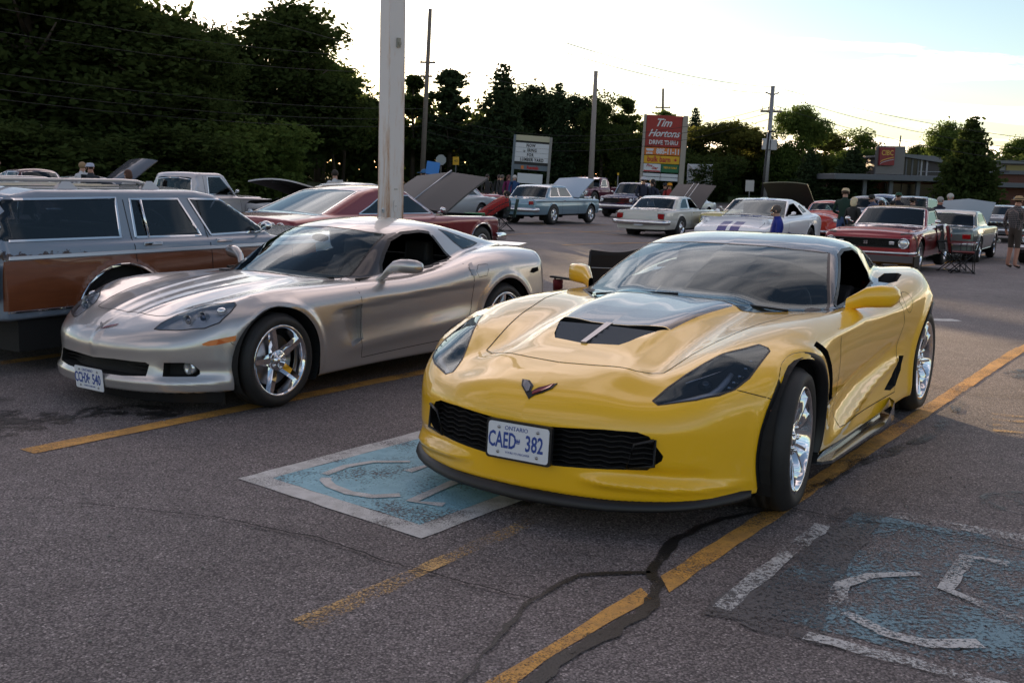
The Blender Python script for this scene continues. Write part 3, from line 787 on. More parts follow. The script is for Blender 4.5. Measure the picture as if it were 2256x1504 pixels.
    # wheel arch trims, liners, lip, skirts
    for cx, cz, R in ((0, .335, .378), (-2.71, .345, .388)):
        for s in (1, -1):
            A = MB(); vs = []; n = 40
            for i in range(n + 1):
                a = -.36 + (math.pi + .72) * i / n
                pr = []
                for rr_, of in ((R - .004, .004), (R + .008, .009), (R + (.030 if cx == 0 else .012), .002)):
                    x_, z_ = cx + rr_ * math.cos(a), cz + rr_ * math.sin(a)
                    r = tree.ray_cast(Vector((cx + (R + .03) * math.cos(a), 2, max(.2, cz + (R + .03) * math.sin(a)))), Vector((0, -1, 0)))
                    y_ = r[0].y if r[0] is not None and r[0].y > .7 else .9
                    pr.append((x_, s * (y_ + of), max(z_, .14)))
                pr.insert(0, (pr[0][0], s * (abs(pr[0][1]) - .05), pr[0][2])); vs += pr
            fs = [(i * 4 + k, i * 4 + k + 1, (i + 1) * 4 + k + 1, (i + 1) * 4 + k) for i in range(n) for k in range(3)]
            A.add(vs, fs, True); A.build('arch_trim', BLACK, car)
    liners(car, [(0, .335, .385), (-2.71, .345, .395)], .50, .93)
    ys = [0, .1, .2, .3, .4, .5, .6, .68, .74, .78, .81, .835]
    xo = [float(yF(np.array([y]), np.array([.2]))[0]) for y in ys]
    lip = MB(); vs = []
    prof = [(y, x) for y, x in zip(ys, xo)] + [(.86, .40)]
    full = [(-y, x) for y, x in prof[::-1]] + prof[1:]
    for y, x in full:
        k = min(1, abs(y) / .9); zt = .158 + .03 * k ** 3
        vs += [(x - .03, y, zt + .014), (x + .012, y * 1.006, zt + .002), (x + .030, y * 1.012, zt - .030 + .012 * k), (x + .024, y * 1.01, zt - .040 + .012 * k), (x - .10, y, zt - .036)]
    m = len(full); lip.add(vs, [(i * 5 + k, i * 5 + k + 1, (i + 1) * 5 + k + 1, (i + 1) * 5 + k) for i in range(m - 1) for k in range(4)], True); lip.build('front_splitter', BLACK, car)
    SK = mat('grey_carbon', (.10, .105, .115), .16, .5, 1)
    for s in (1, -1):
        M = MB()
        top = [(-.40, .86), (-.43, .93), (-.50, .965), (-1.2, .985), (-1.62, 1.0), (-1.76, .985), (-1.80, .90), (-1.75, .84)]
        M.prism([(x, s * y) for x, y in top], .125, .140, 'z')
        M.add([(-.42, s * .90, .138), (-1.76, s * .90, .138), (-1.76, s * .915, .20), (-.5, s * .915, .175)], [(0, 1, 2, 3)])
        M.add([(-1.45, s * .998, .14), (-1.62, s * 1.0, .14), (-1.76, s * .985, .14), (-1.84, s * .93, .235), (-1.74, s * .985, .235), (-1.60, s * .995, .185)], [(0, 1, 5), (1, 2, 3, 4, 5)])
        M.build('side_skirt', SK, car)
        # side markers and mirrors
        mk = MB(); ribbon(mk, tree, [(.352, 1, .528), (.378, 1, .42), (.395, 1, .290)], (.3, 1, 0), .022, .003, sides=(s,), thick=.006); mk.build('side_marker', AMBER, car)
        mr = MB()
        prof_ = [(-1.20, .80, .845, .03, .035), (-1.25, .84, .865, .045, .045), (-1.30, .885, .885, .06, .058), (-1.33, .95, .892, .066, .062), (-1.36, 1.01, .892, .066, .058), (-1.38, 1.035, .892, .045, .035), (-1.385, 1.042, .892, .004, .004)]
        vs = []; n = 14
        for x_, y_, z_, rx_, rz_ in prof_:
            for k in range(n):
                a = 2 * math.pi * k / n; cxx, szz = math.cos(a), math.sin(a)
                q = (abs(cxx) ** .6 * math.copysign(1, cxx), abs(szz) ** .6 * math.copysign(1, szz))
                vs.append((x_ + q[0] * rx_, s * y_, z_ + q[1] * rz_))
        mr.add(vs, [(i * n + k, i * n + (k + 1) % n, (i + 1) * n + (k + 1) % n, (i + 1) * n + k) for i in range(len(prof_) - 1) for k in range(n)], True)
        mr.build('mirror', YP, car)
        add_wheel(car, 0, s * .805, .335, 'yf', s, math.radians(5.5), .28, .247, 'split5', spin=.2)
        add_wheel(car, -2.71, s * .80, .345, 'yr', s, 0, .32, .262, 'split5', spin=.5)
    # nose emblem: two crossed flags
    em = empty('emblem', (0, 0, 0)); em.parent = car
    def raised(name, pts, m, parent, h=.006):
        P = []
        for p in pts:
            s_ = 1 if p[1] >= 0 else -1
            r = tree.ray_cast(Vector((p[0] + 1, abs(p[1]), p[2] + 1)), Vector((-1, 0, -1)).normalized())
            q = r[0] if r[0] is not None else Vector(p); n_ = r[1] if r[0] is not None else Vector((.7, 0, .7))
            P.append((Vector((q.x, q.y * s_, q.z)), Vector((n_.x, n_.y * s_, n_.z))))
        n = len(P); V = [q for q, _ in P] + [q + n_ * h for q, n_ in P]
        return MB().add(V, [tuple(range(n, 2 * n))] + [(i, (i + 1) % n, n + (i + 1) % n, n + i) for i in range(n)]).build(name, m, parent)
    raised('emblem_edge', [(.785, -.078, .611), (.788, -.038, .61), (.816, -.002, .597), (.846, .004, .579), (.878, .013, .55), (.852, -.025, .576), (.825, -.058, .593)], BLACK, em, .005)
    raised('emblem_flag', [(.792, -.066, .611), (.797, -.044, .61), (.822, -.012, .597), (.85, -.004, .579), (.853, -.015, .576), (.828, -.048, .593)], mat('emblem_grey', (.22, .22, .23), .3, .7), em, .0075)
    raised('emblem_edge', [(.876, .010, .552), (.850, .004, .575), (.824, .028, .593), (.778, .096, .613), (.818, .092, .597), (.847, .060, .581), (.862, .030, .57)], BLACK, em, .005)
    raised('emblem_flag', [(.858, .018, .565), (.846, .014, .575), (.824, .040, .593), (.79, .084, .613), (.816, .080, .597), (.840, .050, .581)], mat('emblem_red', (.22, .01, .012), .25, .3, 1), em, .0075)
    plate(car, (.938, 0, .372), (1, 0, .06), ('CAED', '382'))
    # rear spoiler
    sp = MB(); prof = [(-3.36, .945), (-3.52, .985), (-3.54, .978), (-3.53, .968), (-3.38, .93)]
    sp.prism(prof, -.70, .70, 'y'); sp.box(-3.55, -3.36, .70, .712, .915, .995); sp.box(-3.55, -3.36, -.712, -.70, .915, .995)
    for s in (1, -1): sp.box(-3.46, -3.40, s * .45 - .02, s * .45 + .02, .84, .955)
    sp.build('rear_spoiler', mat('spoiler_black', (.012, .012, .014), .7, spec=.2), car)
    # tail lamps, exhaust
    for s in (1, -1):
        MB().prism([(s * .30, .70), (s * .58, .70), (s * .60, .78), (s * .32, .79)], -3.56, -3.50, 'x').build('taillight', REDLENS, car)
    # cabin
    tub = MB(); tub.box(-2.45, -.6, -.78, .78, .16, .22); tub.box(-2.50, -2.42, -.75, .75, .2, .82); tub.box(-.9, -.62, -.74, .74, .2, .70); tub.box(-2.4, -.9, -.09, .09, .2, .52)
    tub.build('cabin_tub', MATTE, car)
    db = MB(); db.prism([(-.72, .70), (-.78, .80), (-1.0, .835), (-1.18, .80), (-1.22, .68), (-1.1, .5), (-.8, .5)], -.72, .72, 'y'); db.build('dashboard', mat('dash_grey', (.022, .022, .024), .6), car, bevel=.02)
    seats(car, -1.70, .37, .25, .60, .48)
    steering_wheel(car, -1.32, .37, .78)
    MB().ball((-1.36, 0, 1.04), .06, 10, 6, .3, 1.6, .55).build('interior_mirror', BLACK, car)
    for s in (1, -1): MB().box(-2.0, -.95, s * .75, s * .78, .3, .80).build('door_card', LEATHER, car)
    for q_ in ([(-.70, .10, .872), (-.74, .35, .85), (-.80, .60, .83)], [(-.70, -.50, .842), (-.72, -.25, .87), (-.72, 0, .88)]): MB().tube(q_, .007, 6).build('wiper', BLACK, car)
    bm.free(); return car
# ------------------------------------------------------------------ silver coupe
SQ = (-2.1635, 7.0684, math.radians(-124.131)); SS = .9293
sH0 = Tab([.95, .75, .6, .5, .4, .3, .1, -.2, -.6, -1.0, -1.5, -2.0, -2.4, -2.8, -3.2, -3.6],
          [0, .2, .35, .45, .6, .75, .88, 1.0],
          [[.44, .44, .43, .42, .40, .37, .34, .32],
           [.545, .54, .53, .515, .495, .46, .42, .39],
           [.622, .618, .61, .60, .56, .525, .485, .45],
           [.656, .652, .645, .648, .632, .58, .53, .49],
           [.686, .682, .676, .682, .70, .648, .58, .54],
           [.71, .707, .70, .702, .728, .70, .63, .585],
           [.748, .746, .740, .734, .758, .772, .70, .655],
           [.786, .786, .780, .772, .786, .800, .750, .70],
           [.82, .82, .815, .808, .800, .800, .765, .72],
           [.83, .83, .83, .82, .81, .805, .78, .74],
           [.85, .85, .85, .84, .825, .815, .79, .76],
           [.90, .90, .90, .89, .88, .875, .845, .80],
           [.95, .95, .95, .95, .95, .945, .905, .85],
           [.98, .98, .98, .98, .98, .968, .925, .86],
           [.975, .975, .975, .975, .97, .95, .90, .84],
           [.935, .935, .935, .93, .925, .90, .86, .80]])
sW = Tab([.9, .6, .3, 0, -.4, -.9, -1.5, -2.1, -2.7, -3.2, -3.55], [.1, .25, .4, .55, .7, .85, 1.0],
         [[.74, .76, .77, .76, .73, .69, .62],
          [.84, .855, .86, .85, .82, .77, .70],
          [.895, .91, .915, .905, .88, .84, .78],
          [.90, .915, .922, .922, .905, .86, .80],
          [.88, .90, .91, .915, .90, .86, .80],
          [.86, .87, .885, .905, .90, .86, .79],
          [.86, .87, .885, .90, .905, .865, .78],
          [.88, .90, .91, .915, .925, .905, .84],
          [.91, .93, .938, .942, .937, .92, .87],
          [.885, .91, .925, .93, .92, .90, .84],
          [.84, .865, .88, .885, .875, .86, .81]])
sF = nose_tab([0, .2, .4, .6, .72, .8, .88, 1.0], [.85, .838, .795, .70, .59, .48, .31, -.05], [.15, .25, .34, .46, .6, .75], [.015, .0, -.02, -.02, -.03, -.06])
sT = nose_tab([0, .4, .65, .8, .95], [-3.56, -3.54, -3.50, -3.42, -3.30], [.1, .4, .7, .95], [.10, .0, .0, .03])
sH2 = Tab([-.3, -.62, -.9, -1.1, -1.3, -1.5, -1.8, -2.1, -2.4, -2.8, -3.2, -3.6], [0, .25, .45, .6, .72, .85],
          [[.66, .63, .56, .50, .44, .38],
           [.825, .80, .735, .66, .58, .50],
           [.965, .945, .885, .82, .75, .68],
           [1.055, 1.038, .985, .925, .86, .79],
           [1.145, 1.13, 1.085, 1.03, .97, .89],
           [1.205, 1.192, 1.155, 1.105, 1.05, .96],
           [1.240, 1.228, 1.198, 1.155, 1.10, 1.0],
           [1.235, 1.225, 1.195, 1.15, 1.10, 1.0],
           [1.20, 1.19, 1.155, 1.10, 1.04, .96],
           [1.125, 1.11, 1.07, 1.01, .95, .88],
           [1.035, 1.02, .98, .92, .86, .80],
           [.93, .92, .88, .83, .78, .70]])
sW2 = Tab([-.5, -1.0, -1.5, -2.0, -2.4, -2.8, -3.2, -3.6], [.7, .85, 1.0, 1.1, 1.2],
          [[.78, .70, .645, .605, .55],
           [.79, .715, .65, .605, .55],
           [.80, .73, .655, .605, .54],
           [.80, .725, .65, .595, .53],
           [.77, .68, .60, .54, .47],
           [.72, .61, .52, .45, .38],
           [.66, .52, .43, .36, .30],
           [.58, .43, .34, .28, .20]])
def sH(x, y):
    # two soft ridges run back over the hood from the nose
    yr = .16 + (.55 - x) * .14
    return sH0(x, y) + .006 * np.exp(-((y - yr) / .035) ** 2) * np_ss(.7, .45, x) * np_ss(-.8, -.3, x) - .004 * np.exp(-(y / .05) ** 2) * np_ss(.75, .5, x)
def sExtra(x, y, z, d):
    for cx, cz, R in ((0, .327, .40), (-2.686, .345, .41)):
        r = np.hypot(x - cx, z - cz)
        d = d - .012 * np.exp(-((r - R) / .03) ** 2) * np_ss(.78, .86, y) * np_ss(.12, .25, z) * np_ss(.95, .80, z)
    # body side: the surface steps in below a rising crease, and swells out again along the sill
    zl = .645 + (-.6 - x) * .052
    d = d + .020 * np_ss(.0, -.05, z - zl) * np_ss(zl - .30, zl - .16, z) * np_ss(-.45, -.75, x) * np_ss(-2.5, -2.0, x) * np_ss(.78, .84, y)
    zs = .33 + (-.7 - x) * .06
    d = d - .012 * np.exp(-((z - zs) / .05) ** 2) * np_ss(-.5, -.8, x) * np_ss(-2.3, -1.6, x) * np_ss(.78, .84, y)
    # chin lip
    d = d - .014 * np.exp(-((z - .232) / .028) ** 2) * np_ss(.3, .5, x)
    d = d + .020 * np.exp(-((z - .30) / .05) ** 2) * np_ss(.5, .6, y) * np_ss(.3, .45, x)
    # V crease down the nose
    d = d - .006 * np_ss(.06, .0, y) * np_ss(.5, .6, x) * np_ss(.66, .5, z) * np_ss(.36, .42, z)
    return d
sB = Body(sH, sW, sF, sT, .165, sH2, sW2, kH=.09, kF=.09, kT=.08, kC=.05, kJ=.03, kB=.03, spine=(-3.05, .3), zc=.40, clim=(-3.45, -.35), extra=sExtra)
def build_silver():
    SP = paint('silver_paint', (.50, .475, .46), .65, .28)
    car = empty('sports_car', (SQ[0], SQ[1], 0), SQ[2], 'silver low sports coupe with bright five spoke wheels beside the yellow coupe', 'sports car', scale=SS)
    bm = sB.skin(270, 130, 50)
    d_ws = (.6, 0, .8)
    ws = [(-1.36, -.02, 1.175), (-1.37, .2, 1.165), (-1.42, .40, 1.14), (-1.50, .535, 1.115), (-1.42, .553, 1.08), (-1.3, .582, 1.009), (-1.2, .602, .953), (-1.1, .622, .90), (-1.0, .64, .848), (-.96, .64, .825), (-.82, .56, .81), (-.70, .40, .815), (-.66, .2, .825), (-.65, -.02, .83)]
    cut_region(bm, ws, d_ws, 1, lim=lambda c: c.z > .7 and c.x < -.4)
    swn = [(-1.235, 1, .845), (-1.26, 1, .91), (-1.34, 1, .99), (-1.47, 1, 1.085), (-1.65, 1, 1.135), (-1.88, 1, 1.145), (-2.0, 1, 1.13), (-2.04, 1, 1.09), (-2.12, 1, .965), (-2.17, 1, .92), (-2.12, 1, .905), (-1.83, 1, .862), (-1.65, 1, .85), (-1.36, 1, .843)]
    cut_region(bm, swn, (0, 1, 0), 2, lim=lambda c: c.z > .8, minn=.2)
    qw = [(-2.19, 1, 1.15), (-2.31, 1, 1.13), (-2.52, 1, 1.075), (-2.78, 1, 1.01), (-2.60, 1, .985), (-2.44, 1, .975), (-2.33, 1, 1.04)]
    cut_region(bm, qw, (0, 1, 0), 3, lim=lambda c: c.z > .8, minn=.15)
    hl = [(.665, .43, .572), (.60, .421, .594), (.55, .435, .625), (.5, .454, .651), (.4, .532, .695), (.3, .655, .732), (.235, .715, .735), (.25, .75, .715), (.32, .772, .675), (.42, .778, .622), (.5, .727, .588), (.58, .60, .563), (.65, .47, .560)]
    cut_region(bm, hl, (.45, .35, .82), 4, lim=lambda c: c.x > -.3)
    gr = [(.9, -.02, .355), (.9, .20, .365), (.9, .45, .362), (.9, .476, .35), (.9, .466, .275), (.9, .30, .264), (.9, -.02, .262)]
    cut_region(bm, gr, (1, 0, 0), 8, lim=lambda c: c.x > .4)
    fg = [(.698, .563, .366), (.629, .656, .368), (.585, .70, .362), (.55, .735, .315), (.548, .734, .292), (.57, .72, .275), (.709, .56, .275)]
    cut_region(bm, fg, (.7, .7, 0), 9, lim=lambda c: c.x > .3)
    sc = [(-.60, 1, .632), (-.83, 1, .648), (-.85, 1, .385), (-.72, 1, .338)]
    cut_region(bm, sc, (0, 1, 0), 10, lim=lambda c: c.y > .6)
    arch_cut(bm, 0, .327, .372, 99); arch_cut(bm, -2.686, .345, .385, 99)
    rw = [(-2.30, -.02, 0), (-2.30, .42, 0), (-3.0, .36, 0), (-3.25, .30, 0), (-3.3, -.02, 0)]
    cut_region(bm, rw, (0, 0, 1), 14, lim=lambda c: c.z > .95)
    ap = [(-1.0, .60, .80), (-1.05, .75, .80), (-1.26, .73, .84), (-1.28, .72, .91), (-1.36, .68, .99), (-1.49, .65, 1.09), (-1.56, .60, 1.115), (-1.50, .53, 1.118)]
    apl = [(-.93, 1, .80), (-1.232, 1, .838), (-1.255, 1, .91), (-1.335, 1, .99), (-1.465, 1, 1.088), (-1.60, 1, 1.125), (-1.60, 1, 1.14), (-1.44, 1, 1.128), (-1.30, 1, 1.04), (-1.1, 1, .925), (-.93, 1, .835)]
    cut_region(bm, apl, (0, 1, 0), 13, lim=lambda c: c.z > .78 and c.y > .5, minn=-2)
    hood = [(.558, -.02, 0), (.552, .11, 0), (.556, .20, 0), (.545, .30, 0), (.525, .37, 0), (.5, .389, 0), (.4, .422, 0), (.3, .459, 0), (.2, .489, 0), (.1, .515, 0), (0, .53, 0), (-.2, .562, 0), (-.4, .61, 0), (-.80, .66, 0), (-.90, .62, 0), (-.72, .40, 0), (-.68, -.02, 0)]
    cut_region(bm, hood, (0, 0, 1), 7, lim=lambda c: c.z > .5)
    dr = [(-1.0, 1, .83), (-.80, 1, .80), (-.815, 1, .70), (-.823, 1, .55), (-.82, 1, .40), (-.846, 1, .24), (-2.02, 1, .27), (-2.12, 1, .40), (-2.175, 1, .50), (-2.198, 1, .67), (-2.19, 1, .77), (-2.14, 1, .875), (-2.10, 1, .905), (-1.83, 1, .86), (-1.36, 1, .838), (-1.23, 1, .835)]
    cut_region(bm, dr, (0, 1, 0), 12, lim=lambda c: c.y > .6)
    tree = bvh(bm); bm.verts.index_update()
    skin_part('body', sB, extract(bm, 0), SP, car); skin_part('hood', sB, extract(bm, 7), SP, car)
    skin_part('windshield', sB, extract(bm, 1), glass('clear_windshield', (.72, .80, .79), .93), car)
    for s in (1, -1): skin_part('windshield_pillar', sB, extract(bm, 13, side=s), paint('pillar_black', (.02, .02, .024), 0, .3), car)
    skin_part('rear_window', sB, extract(bm, 14), GLASS, car)
    for s in (1, -1):
        skin_part('door', sB, extract(bm, 12, side=s), SP, car)
        skin_part('quarter_window', sB, extract(bm, 3, side=s), glass('quarter_glass', (.5, .55, .55), .6), car)
        w_ = well('scoop', bm, 10, (0, -.055, 0), SP, car, side=s)
        w_ = well('fog_lamp_recess', bm, 9, (-.08, -.03, 0), MATTE, car, side=s)
        fl = MB().lathe([(.001, .0), (.034, .003), (.042, .010), (.042, -.04), (.001, -.045)], 22, axis='x', c=(.572, s * .655, .325)); fl.build('fog_lamp', CLEARLENS, w_)
    w_ = well('grille', bm, 8, (-.10, 0, 0), MATTE, car)
    for k in range(3):
        M = MB(); M.box(.70, .72, -.50, .50, .29 + k * .025, .294 + k * .025); M.build('grille_bar', BLACK, w_)
    LG = glass('clear_lamp_cover', (.97, .98, 1), 1.)
    HS = mat('lamp_silver', (.80, .81, .84), .35, .3)
    for s in (1, -1):
        h = skin_part('headlight', sB, extract(bm, 4, side=s), LG, car)
        well('lamp_housing', bm, 4, (-.01, .0, -.035), HS, h, side=s)
        for p, r in (((.50, .56, .622), .030), ((.44, .635, .645), .030)):
            q = (p[0] - .01, p[1] * s, p[2] - .005)
            MB().lathe([(r + .014, .016), (r + .004, .006), (r, -.03)], 20, axis='x', c=q).build('lamp_bezel', HS, h)
            MB().ball((q[0] - .01, q[1], q[2]), r, 16, 10).build('projector', mat('projector_blue', (.06, .08, .14), .03, .6, 1), h)
        MB().ball((.335, s * .705, .682), .036, 16, 10, 1, .9, .7).build('indicator_lamp', CLEARLENS, h)
        rb = MB(); ribbon(rb, tree, hl, (.45, .35, .82), .009, .001, sides=(s,), closed=True); rb.build('lamp_seal', BLACK, h, fixn=False)
        mk = MB(); q = [(.44, .60, .475), (.30, .60, .505), (.165, .60, .525)]
        n = 14; P = []
        top = [(.537, .745, .490), (.497, .772, .509), (.45, .80, .518), (.40, .83, .527), (.348, .855, .536)]; bot = [(.352, .853, .503), (.40, .83, .492), (.462, .798, .480), (.50, .772, .476), (.532, .75, .478)]
        for a, b in zip(top, bot[::-1]): P.append((a, b))
        V = []
        for a, b in P:
            for c_ in (a, b):
                r = hit(tree, c_, (.35, .9, 0)); v = r[0] + r[1] * .004 if r[0] is not None else Vector(c_); V.append((v.x, v.y * s, v.z))
        mk.add(V, [(2 * i, 2 * i + 1, 2 * i + 3, 2 * i + 2) for i in range(len(P) - 1)]); mk.build('side_marker', AMBER, car, fixn=False)
        rm = MB(); pts = [(-3.05, 1, .755), (-3.09, 1, .79), (-3.20, 1, .795), (-3.21, 1, .76), (-3.11, 1, .745)]
        V = []
        for c_ in pts:
            r = hit(tree, c_, (0, 1, 0)); v = r[0] + r[1] * .003; V.append((v.x, v.y * s, v.z))
        rm.add(V, [tuple(range(5))]); rm.build('side_marker', SP, car, fixn=False)
        # door handle pocket with a slim flap
        hp = MB(); pts = [(-2.19, 1, .872), (-2.235, 1, .88), (-2.212, 1, .826), (-2.224, 1, .777), (-2.168, 1, .777), (-2.157, 1, .83)]
        V = []
        for c_ in pts:
            r = hit(tree, c_, (0, 1, 0)); v = r[0] + r[1] * .006; V.append((v.x, v.y * s, v.z))
        hp.add(V, [tuple(range(6))]); hp.build('handle', STEEL, car, fixn=False)
        prof_ = [(-1.15, .80, .80, .035, .022), (-1.17, .84, .83, .035, .028), (-1.19, .87, .875, .036, .036), (-1.20, .92, .905, .045, .048), (-1.215, .97, .912, .052, .054), (-1.235, 1.03, .913, .055, .055), (-1.26, 1.085, .911, .05, .05), (-1.28, 1.115, .908, .035, .036), (-1.285, 1.125, .907, .003, .003)]
        vs = []; n = 16; mr = MB()
        for x_, y_, z_, rx_, rz_ in prof_:
            for k in range(n):
                a = 2 * math.pi * k / n; vs.append((x_ + math.cos(a) * rx_, s * (y_ - .03), z_ + math.sin(a) * rz_))
        mr.add(vs, [(i * n + k, i * n + (k + 1) % n, (i + 1) * n + (k + 1) % n, (i + 1) * n + k) for i in range(len(prof_) - 1) for k in range(n)], True)
        mr.build('mirror', SP, car)
        add_wheel(car, 0, s * .785, .327, 'sf', s, math.radians(1.5), .245, .245, 'star5', spin=.35)
        add_wheel(car, -2.686, s * .775, .34, 'sr', s, 0, .285, .258, 'star5', spin=.1)
    G = MB()
    ribbon(G, tree, [(.558, .001, 0)] + hood[1:15], (0, 0, 1), .005)
    ribbon(G, tree, dr[1:14], (0, 1, 0), .005)
    ribbon(G, tree, [(.36, 1, .505), (.42, 1, .50), (.47, 1, .52), (.50, 1, .56)], (.5, .8, .2), .004)
    ribbon(G, tree, [(-2.29, 1, .895), (-2.41, 1, .893), (-2.40, 1, .84), (-2.375, 1, .789), (-2.26, 1, .781), (-2.237, 1, .837)], (0, 1, .3), .004, closed=True)
    ribbon(G, tree, [(-3.27, .70, 1.1), (-3.27, .8, 1.0), (-3.28, 1, .9), (-3.31, 1, .7), (-3.32, 1, .45)], (0, 1, .5), .004)
    G.build('panel_gap', MATTE, car, fixn=False)
    T = MB(); ribbon(T, tree, swn, (0, 1, 0), .030, .001, closed=True); ribbon(T, tree, qw, (0, 1, 0), .012, .001, closed=True)
    ribbon(T, tree, [(-1.36, .001, 1.175)] + ws[1:-1] + [(-.65, .001, .83)], d_ws, .014, .0012)
    T.build('window_trim', BLACK, car, fixn=False)
    liners(car, [(0, .327, .378), (-2.686, .345, .39)], .50, .90)
    dam = MB()
    ys = [0, .2, .4, .55, .65, .72, .78]
    for s in (1, -1):
        P = [(float(sF(np.array([y]), np.array([.2]))[0]) - .10, y * s) for y in ys]
        for (xa, ya), (xb, yb) in zip(P[:-1], P[1:]): dam.add([(xa, ya, .19), (xb, yb, .19), (xb - .03, yb, .085), (xa - .03, ya, .085)], [(0, 1, 2, 3)])
        dam.add([(.40, s * .80, .20), (.40, s * .60, .20), (.40, s * .60, .07), (.40, s * .80, .07)], [(0, 1, 2, 3)])
    dam.build('air_dam', BLACK, car, fixn=False)
    plate(car, (.865, 0, .215), (1, 0, -.08), ('CCHX', '540'), frame=False)
    em = empty('emblem', (0, 0, 0)); em.parent = car
    def flat(name, pts, m, h):
        V = []
        for p in pts:
            s_ = 1 if p[1] >= 0 else -1
            r = tree.ray_cast(Vector((p[0] + 1, abs(p[1]), p[2] + 1)), Vector((-1, 0, -1)).normalized()); v = r[0] + r[1] * h; V.append((v.x, v.y * s_, v.z))
        MB().add(V, [tuple(range(len(V)))]).build(name, m, em, fixn=False)
    flat('emblem_flag', [(.70, -.085, .575), (.74, -.01, .55), (.765, .0, .53), (.74, -.03, .545), (.715, -.075, .56)], STEEL, .004)
    flat('emblem_flag', [(.765, .0, .53), (.735, .02, .55), (.69, .10, .575), (.71, .095, .56), (.745, .03, .54)], mat('emblem_red', (.22, .01, .012), .25, .3, 1), .004)
    # tail: low lip spoiler, lamps
    MB().prism([(-3.40, .965), (-3.55, .985), (-3.57, .975), (-3.45, .94)], -.55, .55, 'y').build('rear_spoiler', SP, car, bevel=.004)
    for s in (1, -1):
        for y_ in (.42, .66): MB().lathe([(.001, -3.585 + .03 * (y_ > .5)), (.06, -3.58 + .03 * (y_ > .5)), (.065, -3.50)], 20, axis='x', c=(0, s * y_, .72)).build('taillight', REDLENS, car)
    tub = MB(); tub.box(-2.45, -.6, -.74, .74, .18, .24); tub.box(-2.50, -2.42, -.70, .70, .2, .90); tub.box(-.9, -.62, -.70, .70, .2, .66); tub.box(-2.4, -.9, -.09, .09, .2, .52)
    tub.build('cabin_tub', MATTE, car)
    MB().prism([(-.70, .68), (-.80, .77), (-1.05, .82), (-1.2, .80), (-1.25, .68), (-1.1, .5), (-.8, .5)], -.68, .68, 'y').build('dashboard', mat('dash_beige', (.20, .19, .17), .7), car, bevel=.02)
    seats(car, -1.72, .36, .25, .62, .48)
    steering_wheel(car, -1.33, .36, .80)
    MB().ball((-1.30, 0, 1.08), .06, 10, 6, .3, 1.6, .55).build('interior_mirror', BLACK, car)
    for s in (1, -1): MB().box(-2.05, -.95, s * .71, s * .74, .3, .82).build('door_card', LEATHER, car)
    for q_ in ([(-.68, .05, .835), (-.75, .35, .82), (-.86, .58, .82)], [(-.74, -.58, .81), (-.70, -.25, .825), (-.68, -.05, .835)]): MB().tube(q_, .007, 6).build('wiper', BLACK, car)
    bm.free(); return car
